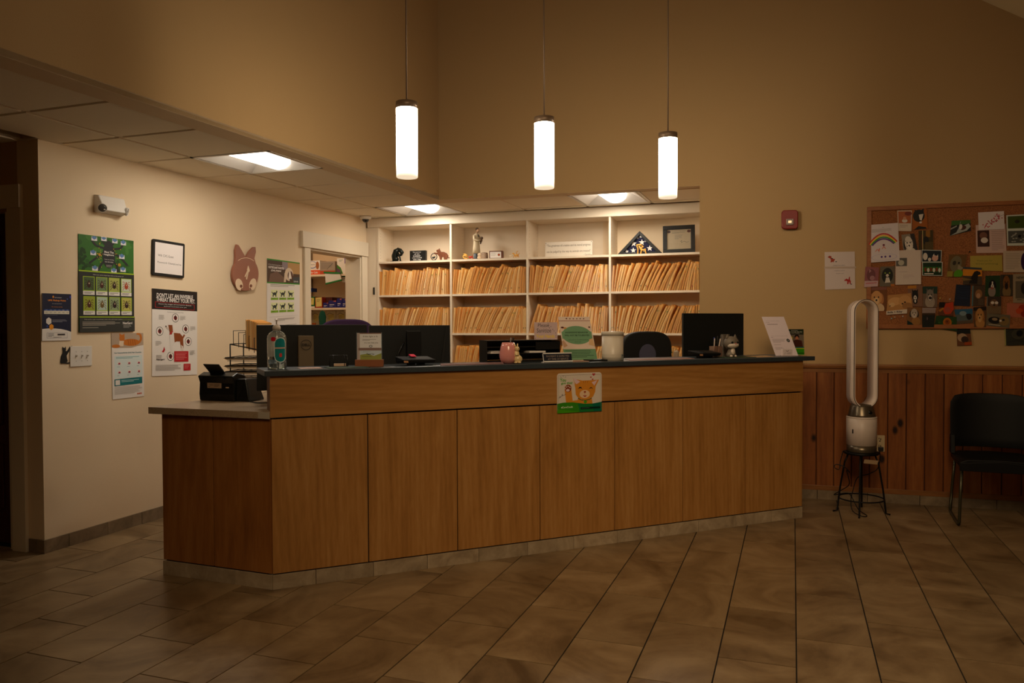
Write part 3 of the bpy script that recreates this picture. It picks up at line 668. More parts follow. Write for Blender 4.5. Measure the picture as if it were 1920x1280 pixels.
# tick poster
o, A = sheet('poster', 'tall green and black poster with a tick-shaped road map and eight tick photos', 'poster', [(146, 438), (249.6, 451.5), (250.4, 620.8), (146.8, 623)], PL_LEFT, off=.003, col=GR1)
for i in range(26): A.ell(random.uniform(0, 1), random.uniform(0, .36), random.uniform(.03, .09), random.uniform(.015, .04), random.choice([GR2, (0.26, 0.48, 0.18), (0.16, 0.36, 0.12)]), 9)
for i in range(22): A.ell(random.uniform(0, .13), random.uniform(.12, .36), .03, .016, (0.10, 0.25, 0.08), 8)
RD = (0.15, 0.16, 0.17)
for P in ([(.45, .12), (.30, .10), (.22, .04)], [(.43, .17), (.32, .22), (.18, .29)], [(.45, .25), (.38, .30), (.33, .37)], [(.60, .12), (.75, .10), (.82, .03)], [(.62, .16), (.75, .20), (.88, .28)], [(.60, .24), (.68, .29), (.70, .37)], [(.47, .08), (.40, .03)], [(.58, .08), (.66, .02)]): A.line(P, .022, RD, .62)
A.ell(.53, .19, .115, .135, RD, 24); A.ell(.53, .085, .07, .05, RD, 16)
for x, y in ((.27, .03), (.44, .02), (.64, .03), (.80, .04), (.25, .18), (.77, .19), (.28, .34), (.62, .35), (.79, .33)):
    A.rect(x - .05, y - .02, x + .05, y + .022, (0.86, 0.86, 0.88)).poly([(x - .055, y - .01), (x, y - .035), (x + .05, y - .012), (x, y + .012)], (0.35, 0.50, 0.70))
for i in range(26): A.ell(random.choice([.36, .7, .66, .39]) + random.uniform(-.05, .05), random.uniform(.06, .34), .007, .004, (0.90, 0.75, 0.15), 6)
A.ell(.36, .19, .025, .015, (0.75, 0.55, 0.15), 8); A.ell(.72, .28, .03, .018, (0.70, 0.55, 0.18), 8)
A.text('Meet The', .53, .155, .17, .022, WHT, True).text('Neighbors.', .53, .185, .19, .024, WHT, True).text('Ticks are moving', .53, .235, .17, .013, WHT).text('into new areas', .53, .258, .15, .013, WHT).text('See which ticks', .53, .295, .10, .010, WHT).text('live near you', .53, .310, .09, .010, WHT)
A.rect(0, .365, 1, .378, LIME); A.rect(0, .378, 1, .845, CHR)
A.text('Here are some important ticks to be aware of', .52, .405, .55, .016, (0.75, 0.75, 0.72))
for r in range(2):
    for c in range(4):
        x0 = .07 + c * .225; y0 = .425 + r * .205; bg = [(0.27, 0.36, 0.22), (0.42, 0.52, 0.36), (0.66, 0.68, 0.36), (0.78, 0.82, 0.74), (0.58, 0.62, 0.20), (0.68, 0.76, 0.70), (0.55, 0.62, 0.46), (0.72, 0.70, 0.36)][r * 4 + c]
        A.rect(x0, y0, x0 + .20, y0 + .190, LIME).rect(x0 + .01, y0 + .006, x0 + .19, y0 + .142, bg).rect(x0, y0 + .150, x0 + .20, y0 + .190, WHT)
        bc = [(0.22, 0.12, 0.08), (0.28, 0.13, 0.09), (0.20, 0.12, 0.08), (0.65, 0.25, 0.12), (0.30, 0.14, 0.06), (0.42, 0.34, 0.16), (0.18, 0.10, 0.10), (0.20, 0.10, 0.05)][r * 4 + c]
        cx, cy = x0 + .10, y0 + .078
        for k in range(4):
            for s in (-1, 1): A.line([(cx + s * .02, cy - .02 + k * .013), (cx + s * .055, cy - .045 + k * .026), (cx + s * .07, cy - .035 + k * .030)], .005, bc, .62)
        A.ell(cx, cy + .008, .034, .032, bc, 14); A.ell(cx, cy - .030, .013, .012, bc, 8); A.ell(cx + .004, cy - .006, .010, .008, (0.80, 0.72, 0.60), 8)
        A.lines(x0 + .02, y0 + .160, x0 + .18, y0 + .184, 2, (0.45, 0.45, 0.42))
A.rect(0, .838, 1, .848, LIME); A.rect(0, .848, 1, 1, (0.20, 0.21, 0.20))
A.text('Ticks can be a year-round threat, even in the cold winter months.', .42, .870, .68, .012, (0.75, 0.74, 0.70)).text('Keep your dog protected', .87, .872, .22, .010, LIME)
A.lines(.05, .892, .72, .938, 4, (0.62, 0.60, 0.56)).lines(.05, .950, .5, .966, 1, (0.55, 0.54, 0.5)).text('NexGard', .86, .908, .18, .026, WHT, True).lines(.78, .930, .95, .965, 3, (0.6, 0.6, 0.57)); A.build(o)

o, A = sheet('notice', 'small navy pickup point notice with orange heading, lowest at the left', 'notice', [(78, 549.4), (132, 551.3), (132, 637.6), (77.4, 638.9)], PL_LEFT, off=.004, thick=.004, col=WHT)
NV = (0.07, 0.10, 0.22); A.poly([(0, 0), (1, 0), (1, .82), (.85, .785), (.65, .755), (.45, .742), (.2, .740), (0, .75)], NV)
A.ell(.37, .07, .03, .026, (0.85, 0.55, 0.10), 10).text('UPS Healthcare', .54, .083, .24, .020, WHT).text('UPS Pickup Point', .50, .150, .62, .042, (0.95, 0.58, 0.08), True).text('for Lab Specimens', .50, .215, .33, .025, (0.75, 0.75, 0.75)).text('We come by every day', .50, .285, .38, .022, (0.92, 0.58, 0.10))
A.rect(.06, .335, .93, .365, (0.10, 0.28, 0.55)).rect(.06, .365, .93, .435, (0.86, 0.84, 0.78))
for i in range(6): A.text(['MON', 'TUE', 'WED', 'THU', 'FRI', 'SAT'][i], .14 + i * .145, .35, .06, .012, WHT).text('5PM' if i < 5 else 'NONE', .14 + i * .145, .402, .07, .018, BLK)
A.lines(.1, .455, .9, .468, 1, (0.4, 0.42, 0.5)).poly(E_(.22, .585, .10, .08, 6, -90, 270), WHT).poly(E_(.31, .71, .08, .065, 6, -90, 270), (0.92, 0.60, 0.10)).poly(E_(.17, .695, .035, .03, 6, -90, 270), (0.14, 0.25, 0.55)).ell(.86, .11, .02, .014, (0.3, 0.4, 0.75), 6).rect(.94, .04, 1, .09, (0.18, 0.2, 0.6))
A.lines(.34, .555, .86, .62, 3, (0.6, 0.62, 0.68), .3)
A.line([(.16, .83), (.86, .835), (.86, .945), (.16, .945), (.16, .83)], .004, (0.35, 0.35, 0.45), .62).lines(.20, .85, .42, .93, 4, (0.45, 0.45, 0.5), .4).rect(.52, .855, .78, .89, (0.25, 0.22, 0.22)).lines(.38, .925, .82, .94, 1, (0.3, 0.3, 0.3)); A.build(o)

# wifi frame
o, A, Q, m = solid('picture_frame', 'black-rimmed frame around a white wifi and password sheet', 'frame', [(283.6, 447.4), (343.6, 457.2), (342.2, 521.9), (282.4, 515.2)], PL_LEFT, [(.03, 0), (.97, 0), (1, .03), (1, .97), (.97, 1), (.03, 1), (0, .97), (0, .03)], .014, m_black, bevel=.001)
A.rect(.07, .075, .94, .925, (0.92, 0.89, 0.88)).text('Wifi: CVC-Guest', .40, .43, .48, .065, (0.22, 0.2, 0.2)).text('Password: ChampLoa1ve', .52, .63, .74, .065, (0.22, 0.2, 0.2)); A.build(o, .25)

o, A = sheet('poster', 'white poster with a black heading and a standing brown and white dog', 'poster', [(284, 540.3), (369, 547.2), (369, 702), (284.4, 705.3)], PL_LEFT, off=.003, col=WHT)
A.rect(0, 0, 1, .235, (0.13, 0.11, 0.10)).text("DON'T LET AN INVISIBLE", .50, .070, .80, .048, WHT, True).text('THREAT INFECT YOUR PET.', .52, .120, .86, .048, WHT, True)
RED = (0.72, 0.10, 0.14); A.line([(.07, .150), (.93, .160), (.93, .222), (.07, .212), (.07, .150)], .004, RED, .55).text('Know the stages of heartworm disease', .5, .172, .72, .016, WHT).text('and how to protect your pet', .5, .197, .50, .014, WHT)
A.text('The Heartworm Life Cycle in Dogs', .5, .262, .36, .014, (0.3, 0.3, 0.3))
for x, y in ((.50, .325), (.16, .485), (.73, .452), (.79, .600), (.39, .775)): A.ell(x, y, .075, .052, BLK, 18).ell(x, y, .066, .046, (0.92, 0.90, 0.88), 18).ell(x, y, .04, .024, RED, 10).poly([(x - .03, y - .01), (x, y - .035), (x + .03, y - .012), (x + .02, y + .03), (x - .015, y + .025)], (0.3, 0.12, 0.10))
for x, y in ((.14, .30), (.60, .30), (.83, .42), (.07, .60), (.82, .71), (.08, .76)): A.lines(x, y, x + .13, y + .055, 5, (0.62, 0.60, 0.58), .35)
BR = (0.55, 0.28, 0.12); A.poly([(.46, .50), (.60, .505), (.67, .55), (.68, .68), (.62, .68), (.60, .60), (.52, .60), (.46, .62), (.44, .56)], BR).poly([(.39, .48), (.46, .50), (.48, .62), (.43, .66), (.43, .75), (.39, .75), (.38, .62), (.36, .54)], (0.88, 0.86, 0.84)).poly([(.34, .41), (.43, .41), (.44, .47), (.42, .52), (.38, .52), (.36, .46)], BR).poly([(.28, .42), (.34, .44), (.36, .47), (.31, .455)], (0.85, 0.8, 0.75)).ell(.29, .427, .012, .010, BLK, 8).poly([(.62, .64), (.67, .66), (.68, .745), (.64, .745)], (0.86, 0.82, 0.78)).line([(.37, .52), (.44, .48)], .014, RED, .55).line([(.66, .56), (.70, .52)], .02, BR, .55)
A.rect(.47, .715, .79, .840, RED).lines(.50, .735, .76, .825, 5, (0.85, 0.5, 0.5), .35).rect(.68, .865, .84, .945, RED).lines(.70, .88, .82, .93, 3, (0.85, 0.5, 0.5), .35).poly([(.25, .66), (.27, .70), (.24, .73), (.20, .72), (.23, .70)], RED)
A.text('Heartgard', .17, .812, .17, .024, (0.25, 0.22, 0.22), True).lines(.07, .872, .64, .945, 6, (0.55, 0.52, 0.5), .3); A.build(o)

o, A = sheet('poster', 'narrow white poster with an orange cat lying across its top', 'poster', [(208, 624), (267.7, 624.1), (269.6, 742.2), (210.6, 748.8)], PL_LEFT, off=.003, col=WHT)
A.rect(0, 0, 1, .23, (0.70, 0.62, 0.54)); OR = (0.76, 0.44, 0.14)
A.ell(.60, .145, .28, .055, OR, 20).ell(.32, .08, .085, .055, OR, 14).poly([(.24, .05), (.24, 0.005), (.32, .03)], OR).poly([(.33, .03), (.40, .008), (.40, .06)], OR).line([(.86, .15), (.93, .09), (.90, .02), (.78, .005)], .035, OR, .5).poly([(.24, .12), (.38, .12), (.36, .20), (.22, .20)], (0.88, 0.80, 0.70)).ell(.13, .20, .13, .025, OR, 12)
for k in range(4): A.line([(.50 + k * .07, .10), (.53 + k * .07, .19)], .008, (0.60, 0.32, 0.10), .5)
A.poly([(0, .22), (.25, .26), (.5, .245), (.8, .205), (1, .19), (1, .30), (0, .30)], WHT).text('Cat Osteoarthritis (OA) Pain Checklist', .50, .305, .86, .026, (0.15, 0.45, 0.50), True).lines(.12, .360, .88, .405, 2, (0.35, 0.6, 0.62), .4)
A.rect(.07, .345, .95, .69, (0.84, 0.89, 0.89)).lines(.12, .365, .88, .40, 2, (0.35, 0.6, 0.62), .4)
for r in range(2):
    for c in range(3): x, y = .22 + c * .31, .465 + r * .135; A.ell(x, y, .065, .034, WHT, 14).ell(x, y, .035, .013, (0.65, 0.15, 0.25), 8).rect(x - .05, y + .012, x + .03, y + .018, (0.2, 0.5, 0.55)).lines(x - .07, y + .046, x + .07, y + .058, 1, (0.4, 0.6, 0.62))
A.poly([(.06, .70), (.94, .69), (.94, .79), (.06, .805)], (0.07, 0.45, 0.48)).rect(.09, .715, .23, .79, WHT).lines(.27, .722, .85, .76, 2, (0.75, 0.88, 0.88), .35).lines(.06, .82, .95, .94, 8, (0.70, 0.68, 0.66), .3).text('zoetis', .84, .945, .16, .03, (0.85, 0.35, 0.20), True); A.build(o)

o, A = sheet('poster', 'green and white joint pain poster with a dog photo and six small dog silhouettes', 'poster', [(499.8, 483.9), (561.3, 492.4), (561, 650), (500, 662)], PL_LEFT, off=.003, col=WHT)
G3 = (0.22, 0.55, 0.14); A.rect(0, 0, 1, .262, G3).rect(.0, .014, 1, .248, (0.30, 0.22, 0.16)).rect(.55, .014, 1, .14, (0.72, 0.56, 0.34)).rect(.45, .014, .62, .10, (0.55, 0.50, 0.52)).poly([(.10, .16), (.3, .13), (.5, .19), (.52, .248), (.05, .248)], (0.45, 0.34, 0.28)).ell(.66, .15, .13, .075, (0.86, 0.78, 0.68), 18).ell(.70, .165, .085, .055, (0.35, 0.20, 0.13), 16).poly([(.66, .12), (.70, .11), (.74, .19), (.70, .225), (.64, .20)], (0.90, 0.86, 0.82)).ell(.70, .21, .022, .014, BLK, 8).poly([(.52, .14), (.58, .12), (.56, .24), (.50, .24)], (0.85, 0.76, 0.66)).poly([(.78, .18), (1, .17), (1, .248), (.80, .248)], (0.25, 0.27, 0.28))
A.text('Is Your Dog Showing Signs of', .24, .062, .40, .014, WHT).text('OSTEOARTHRITIS', .27, .090, .46, .024, (0.95, 0.92, 0.90), True).text('(OA) PAIN?', .27, .125, .30, .024, (0.95, 0.92, 0.90), True).text('Librela', .88, .225, .14, .018, WHT)
A.lines(.10, .272, .85, .302, 2, (0.5, 0.48, 0.46), .35)
for r in range(2):
    for c in range(3):
        x, y = .22 + c * .245, .375 + r * .138; A.rect(x - .105, y - .045, x + .105, y + .032, (0.88, 0.90, 0.70)).rect(x - .11, y + .040, x + .11, y + .064, (0.50, 0.68, 0.14)).lines(x - .08, y + .048, x + .08, y + .056, 1, (0.25, 0.35, 0.1))
        D_ = (0.20, 0.24, 0.22); sgn = [1, 1, -1][c]
        A.ell(x, y - .002, .055, .016, D_, 12).poly([(x + sgn * .03, y - .01), (x + sgn * .055, y - .038), (x + sgn * .085, y - .028), (x + sgn * .05, y + .005)], D_).line([(x - .035, y), (x - .045, y + .030)], .012, D_, .4).line([(x + .035, y), (x + .040, y + .030)], .012, D_, .4).line([(x - sgn * .05, y - .005), (x - sgn * .085, y - .022)], .008, D_, .4)
A.lines(.22, .645, .85, .675, 3, (0.5, 0.48, 0.46), .35).rect(.06, .62, .94, .623, (0.8, 0.8, 0.8)).lines(.10, .72, .9, .76, 3, (0.6, 0.58, 0.56), .3); A.build(o)

# light switch plate and cat cut-out
o, A, Q, m = solid('light_switch', 'white triple toggle switch plate beside the cat silhouette', 'switch', [(130.3, 649), (171, 648.4), (171, 685.2), (130.3, 687.6)], PL_LEFT, [(0, 0), (1, 0), (1, 1), (0, 1)], .006, m_white, bevel=.002)
for k in range(3):
    x, y = Q(.26 + k * .26, .5); b = B(m_white, m @ T(x, y, .006)); b.box((-.004, -.011, 0), (.004, .011, .002)); b.hexa([(-.003, -.004, 0), (.003, -.004, 0), (.003, .006, 0), (-.003, .006, 0), (-.003, .004, .015), (.003, .004, .015), (.003, .009, .014), (-.003, .009, .014)]); build(b, 'toggle', o)
    for t in (.27, .73): xx, yy = Q(.26 + k * .26, t); build(B(m_steel, m @ T(xx, yy, .006)).lathe([(.0022, 0), (.0018, .001)], seg=8), 'screw', o)
catp = [(.05, .98), (.0, .90), (.06, .60), (.20, .40), (.22, .30), (.18, .18), (.20, .06), (.28, .12), (.38, .12), (.44, .05), (.48, .20), (.44, .30), (.60, .28), (.80, .06), (1.0, .0), (1.0, .06), (.85, .14), (.66, .40), (.52, .55), (.56, .72), (.62, .84), (.58, .90), (.50, .86), (.54, .93), (.80, .92), (.98, .93), (.98, .99), (.6, 1.0)]
solid('cat_silhouette', 'black cat cut-out reaching up towards the switch plate', 'decoration', [(112.5, 648), (134.5, 648), (134.5, 681.5), (112.5, 682)], PL_LEFT, catp, .003, m_blackm)

# corgi cut-out
o, A, Q, m = solid('wall_plaque', 'brown wooden corgi rear cut-out with cream paws and a hanging tail', 'decoration', [(430.5, 456), (480.5, 459), (480, 544), (430, 546)], PL_LEFT,
    E_(.50, .64, .49, .36, 40), .020, M((0.60, 0.39, 0.31), 0.5, name='painted_brown_wood'), off=.008, bevel=.0015)
for ear in ([(.10, .44), (.13, .30), (.12, .14), (.17, .02), (.23, .03), (.36, .15), (.47, .26), (.49, .40), (.30, .46)], [(.51, .40), (.53, .26), (.63, .16), (.80, .055), (.87, .05), (.89, .16), (.83, .30), (.90, .44), (.70, .46)]):
    b = B(M((0.60, 0.39, 0.31), 0.5, name='painted_brown_wood'), m); b.prism([Q(s_, t_) for s_, t_ in ear][::-1], 0, .0185, 'z'); build(b, 'ear', o, bevel=.0015)
CRM = (0.90, 0.80, 0.68); BRN = (0.46, 0.26, 0.18)
A.line([(.20, .36), (.32, .315), (.50, .292), (.68, .315), (.80, .36)], .010, CRM, .6).ell(.25, .865, .15, .115, CRM, 20, .6).ell(.76, .865, .15, .115, CRM, 20, -.6)
for cx, s in ((.32, 1), (.69, -1)): A.ell(cx, .90, .05, .035, BRN, 12); [A.ell(cx + s * .01 * k + s * .02, .955 + .008 * (k % 2) - .012 * k, .016, .014, BRN, 8) for k in (-2, -1, 0, 1)]
A.build(o)
b = B(M(CRM, .5), m); x, y = Q(.57, .56); b.prism([(x, y + .035), (x + .014, y), (x + .009, y - .014), (x - .006, y - .016), (x - .013, y)], .020, .028, 'z')
x0, y0 = x - .008, y - .012; b.hexa([(x0 - .035, y0 - .042, .020), (x0 - .028, y0 - .046, .020), (x0 + .004, y0, .020), (x0 - .004, y0 + .003, .020), (x0 - .035, y0 - .042, .026), (x0 - .028, y0 - .046, .026), (x0 + .004, y0, .026), (x0 - .004, y0 + .003, .026)])
b.hexa([(x0 - .018, y0 - .062, .020), (x0 - .010, y0 - .064, .020), (x0 + .012, y0, .020), (x0 + .005, y0, .020), (x0 - .018, y0 - .062, .026), (x0 - .010, y0 - .064, .026), (x0 + .012, y0, .026), (x0 + .005, y0, .026)]); build(b, 'tail', o)

# emergency light
pE = hv(175, 364, *PL_LEFT); pF = hv(229, 376, *PL_LEFT); zb = hv(190, 400, *PL_LEFT).z
mE = plane_m(Vector((XL, (pE.y + pF.y) / 2, (pE.z + zb) / 2)), Vector((0, 1, 0)), Vector((1, 0, 0)))
t = thing('emergency_light', 'white two-headed emergency light high on the poster wall', 'emergency light', mE); W = (pF.y - pE.y) / 2; Hh = (pE.z - zb) / 2
part(t, 'housing', m_white, lambda b: b.hexa([(-W, -Hh, 0), (W, -Hh, 0), (W, Hh, 0), (-W, Hh, 0), (-W + .02, -Hh * .75, .070), (W - .02, -Hh * .75, .070), (W - .01, Hh * .96, .030), (-W + .01, Hh * .96, .030)]), .006)
for s in (-1, 1):
    mm = T(s * (W - .018), -Hh * .50, .052) @ Matrix.Scale(.68, 4) @ Matrix.Rotation(rad(35 * s), 4, 'Y') @ Matrix.Rotation(rad(15), 4, 'X')
    hd = part(t, 'lamp_head', m_white, lambda b: b.lathe([(.020, -.03), (.036, -.01), (.042, .012), (.040, .016), (.036, .012)], seg=20), m=mm)
    b = B(M((0.35, 0.34, 0.33), 0.15, spec=.8, name='dull_lens'), RM[t.name] @ mm); b.lathe([(.036, .012), (.020, .016), (.001, .017)], seg=20); build(b, 'lens', hd)
# dome camera
q = hz(691, 404, 2.437); q.y = 7.08; q.x = XL + .10; t = thing('dome_camera', 'small white dome camera on the low ceiling by the corner', 'camera', T(q.x, 6.98, 2.4395))
part(t, 'housing', m_white, lambda b: b.lathe([(.040, -.032), (.055, -.026), (.058, 0)], seg=24)); part(t, 'dome', M((0.02, 0.02, 0.02), 0.08, spec=.8), lambda b: b.lathe([(.001, -.066), (.018, -.062), (.030, -.05), (.036, -.032)], seg=20))

# ================================================================== CLOSET SHELVES
cl = thing('closet_shelves', 'white supply shelves seen through the closet doorway', 'shelving', T(-4.9, 7.36, 0))
for z in (1.53, 1.895, 1.18): b = B(m_shelf); b.box((-5.37, 7.36, z - .022), (-4.345, 7.715, z)); build(b, 'shelf', cl)
for x in (-5.2, -4.62): b = B(m_steel); b.box((x - .012, 7.703, .9), (x + .012, 7.717, 2.2)); build(b, 'shelf_standard', cl); [build(B(m_shelf).hexa([(x - .004, 7.70, z - .20), (x + .004, 7.70, z - .20), (x + .004, 7.712, z - .20), (x - .004, 7.712, z - .20), (x - .004, 7.45, z - .024), (x + .004, 7.45, z - .024), (x + .004, 7.712, z - .024), (x - .004, 7.712, z - .024)]), 'bracket', cl) for z in (1.895, 1.53)]
def cbox(name, label, cat, x0p, x1p, y0p, y1p, dep, mats, y=7.38, front=None, z0=None):
    a = hv(x0p, y1p, (0, y), 0); c = hv(x1p, y0p, (0, y), 0); z = z0 if z0 is not None else a.z
    m = T((a.x + c.x) / 2, y, z); o = build(B(mats, m).box((-(c.x - a.x) / 2, 0, 0), ((c.x - a.x) / 2, dep, c.z - z)), name, at=m, bevel=.001); tag(o, label, cat)
    if front:
        W = (c.x - a.x) / 2; Hq = c.z - z; e = bpy.data.objects.new('print_face', None)
        A = Art(lambda s, t: (-W + 2 * W * s, Hq * (1 - t)), 0.0003); front(A)
        for V, Fs, Cs, nme in ((A.v, A.f, A.c, 'print'), (A.tv, A.tf, A.tc, 'lettering')):
            if not Fs: continue
            cols = list(dict.fromkeys(Cs)); me = bpy.data.meshes.new(nme); me.from_pydata([(x, -zz, yy) for x, yy, zz in V], [], Fs)
            for cc in cols: me.materials.append(M(cc, .5, spec=.3, name='ink'))
            me.polygons.foreach_set('material_index', [cols.index(cc) for cc in Cs]); me.update(); oo = bpy.data.objects.new(nme, me); COL.objects.link(oo); oo.parent = o
        bpy.data.objects.remove(e)
    return o
S1, S2 = 1.8955, 1.5305
cbox('supply_box', 'white and orange cardboard box with a cat picture on the top closet shelf', 'box', 578, 600, 488, 510, .25, M(WHT, .6), front=lambda A: (A.rect(0, .68, 1, 1, (0.88, 0.35, 0.20)), A.ell(.35, .30, .38, .26, (0.25, 0.40, 0.70)), A.ell(.35, .29, .34, .22, WHT), A.ell(.78, .35, .14, .28, (0.62, 0.36, 0.18)), A.text('Crayons', .33, .28, .45, .14, (0.3, 0.3, 0.4)), A.text('for Cats', .5, .84, .6, .15, WHT, True)), z0=S1)
cbox('supply_box', 'grey and orange carton standing beside the cat picture box', 'box', 600.5, 628, 489.5, 509, .20, M((0.62, 0.56, 0.50), .6), front=lambda A: (A.rect(0, .72, 1, 1, (0.72, 0.28, 0.16)), A.lines(.05, .1, .9, .6, 6, (0.45, 0.42, 0.4), .3), A.line([(.45, .62), (.85, .15)], .03, (0.3, 0.28, 0.26))), z0=S1)
cbox('supply_box', 'tall white box with a green corner, at the end of the top closet shelf', 'box', 632, 649, 483.5, 508, .18, M(WHT, .6), front=lambda A: (A.poly([(0, .4), (.4, .6), (.65, 1), (0, 1)], (0.25, 0.50, 0.15)), A.poly([(0, .62), (.3, .72), (.5, 1), (0, 1)], (0.40, 0.25, 0.35)), A.rect(.82, 0, 1, .35, (0.35, 0.2, 0.55)), A.lines(.2, .1, .7, .25, 2, (0.5, 0.6, 0.5))), z0=S1)
zt = thing('zip_bag', 'clear zip bag with green edging hanging under the top closet shelf', 'bag', T(-4.72, 7.352, 1.78))
a = hv(610, 511, (0, 7.35), 0); c = hv(641, 530, (0, 7.35), 0)
build(B(M((0.85, 0.85, 0.84), .25, name='clear_pouch')).hexa([(a.x + .01, 7.34, c.z), (c.x, 7.34, c.z + .03), (c.x, 7.352, c.z + .03), (a.x + .01, 7.352, c.z), (a.x, 7.34, a.z), (c.x - .02, 7.34, a.z - .01), (c.x - .02, 7.352, a.z - .01), (a.x, 7.352, a.z)]), 'pouch', zt)
gm = M((0.05, 0.45, 0.18), .4)
build(B(gm).hexa([(a.x - .01, 7.333, a.z - .008), (c.x - .015, 7.333, a.z - .02), (c.x - .015, 7.355, a.z - .02), (a.x - .01, 7.355, a.z - .008), (a.x - .01, 7.333, a.z + .012), (c.x - .015, 7.333, a.z - .002), (c.x - .015, 7.355, a.z - .002), (a.x - .01, 7.355, a.z + .012)]), 'edging', zt)
build(B(gm).hexa([(a.x + .01, 7.333, c.z - .015), (c.x, 7.333, c.z + .022), (c.x, 7.355, c.z + .022), (a.x + .01, 7.355, c.z - .015), (a.x + .01, 7.333, c.z), (c.x, 7.333, c.z + .037), (c.x, 7.355, c.z + .037), (a.x + .01, 7.355, c.z)]), 'edging', zt)
cbox('tissue_box', 'green and white carton behind the hanging zip bag', 'box', 641, 649, 515, 529, .12, M(WHT, .6), y=7.40, front=lambda A: (A.rect(0, 0, 1, .3, (0.05, 0.45, 0.2)), A.lines(.1, .5, .9, .8, 2, (0.5, 0.5, 0.5))))
cbox('supply_box', 'green box with a pale yellow label at the near end of the middle closet shelf', 'box', 577, 590, 556, 575, .2, M((0.10, 0.40, 0.16), .6), z0=S2, front=lambda A: (A.poly([(.1, .05), (.9, .12), (.85, .72), (.1, .7)], (0.85, 0.80, 0.45)), A.lines(.2, .25, .7, .55, 3, (0.45, 0.42, 0.3), .3), A.rect(.3, .85, 1, 1, WHT)))
cbox('supply_box', 'red box with a yellow note on the middle closet shelf', 'box', 591, 604, 557, 572, .2, M((0.62, 0.18, 0.10), .6), z0=S2, front=lambda A: (A.poly([(.05, .05), (.92, 0.0), (.95, .85), (.12, .9)], (0.86, 0.80, 0.48)), A.lines(.2, .2, .8, .5, 3, (0.45, 0.42, 0.3), .3)))
cbox('supply_box', 'dark red gridded carton behind the blue boxes', 'box', 604.5, 623, 557, 570, .2, M((0.30, 0.10, 0.06), .6), y=7.45, z0=S2, front=lambda A: [A.rect(.1 + .2 * k, .1, .12 + .2 * k, .9, (0.5, 0.22, 0.12)) for k in range(5)] and None)
for x0_, x1_, y0_, lb in ((606, 616, 567, 'small blue box with a white stripe, nearest the red box'), (616.5, 631, 563, 'flat blue box tipped against the stacked boxes on the middle closet shelf'), (632, 641, 559, 'blue medicine box standing upright on the middle closet shelf'), (642, 649.5, 560, 'dark blue box at the far end of the middle closet shelf')):
    cbox('medicine_box', lb, 'box', x0_, x1_, y0_, 574, .14, M((0.10, 0.12, 0.45), .5), z0=S2, front=lambda A: (A.rect(.1, .55, .7, .62, WHT), A.rect(.1, .75, .5, .8, (0.7, 0.75, 0.9)), A.poly([(.5, .1), (.9, .0), (.9, .2)], (0.8, 0.4, 0.3))))
cbox('bottle_box', 'small bright blue carton at the near edge below the top closet shelf', 'box', 572, 585, 540, 547, .1, M((0.08, 0.20, 0.45), .5), y=7.5)
for x0_, x1_, lb in ((585, 600, 'paper sheet pinned below the closet shelf, nearest the door frame'), (611, 630, 'curled paper with a yellow note pinned beneath the closet shelf'), (631, 649, 'handwritten sheet pinned furthest along beneath the closet shelf')):
    o, A = sheet('pinned_paper', lb, 'paper', [(x0_, 583), (x1_, 583), (x1_, 606), (x0_, 607)], ((0, 7.70), 0), off=.004, col=(0.78, 0.76, 0.66)); A.poly([(.25, .3), (.8, .2), (.85, .75), (.3, .85)], (0.80, 0.76, 0.48)).line([(.1, .3), (.4, .15), (.8, .3)], .03, (0.35, 0.33, 0.3)).lines(.15, .4, .7, .7, 3, (0.5, 0.48, 0.42), .25); A.build(o)
a = hv(604, 588, (0, 7.34), 0); mT = T(a.x, 7.345, 1.25)
b = B(M((0.04, 0.30, 0.24), .9, name='green_cloth'), mT); b.lathe([(.022, .0), (.045, .03), (.040, .10), (.048, .18), (.030, .235), (.006, .25)], seg=9, sy=.35); tag(build(b, 'hanging_towel', at=mT), 'dark green cloth hanging below the closet shelves', 'towel')
mS = T(hv(588, 605, (0, 7.5), 0).x, 7.52, 1.182); t = thing('spray_bottle', 'small dark bottle with an orange trigger at the closet back', 'bottle', mS)
part(t, 'body', m_dark, lambda b: b.lathe([(.032, 0), (.032, .08), (.012, .13), (.012, .16)], seg=14)); part(t, 'trigger', M((0.75, 0.40, 0.10), .5), lambda b: b.box((-.03, -.008, .155), (.014, .008, .185)))
tl = bpy.data.lights.new('closet_fill_light', 'POINT'); tl.energy = 7; tl.color = (1, .83, .62); tl.shadow_soft_size = .12; tlo = bpy.data.objects.new('closet_fill_light', tl); tlo.location = (-4.85, 6.7, 2.35); COL.objects.link(tlo)  # unseen fill light added to brighten the closet, no fixture modelled

# ================================================================== ON THE SHELVING
def cabp(px, py, y=.06):   # pixel onto a plane parallel to the shelving front -> local x, z
    p = MCAB @ Vector((0, y, 0)); w_ = hv(px, py, p, 1.5); l = MCAB.inverted() @ w_; return l.x, l.z
ZT = 1.9925
def cabT(px, y=.08, rz=0): return MCAB @ T(cabp(px, 480, y)[0], y, ZT, rz)
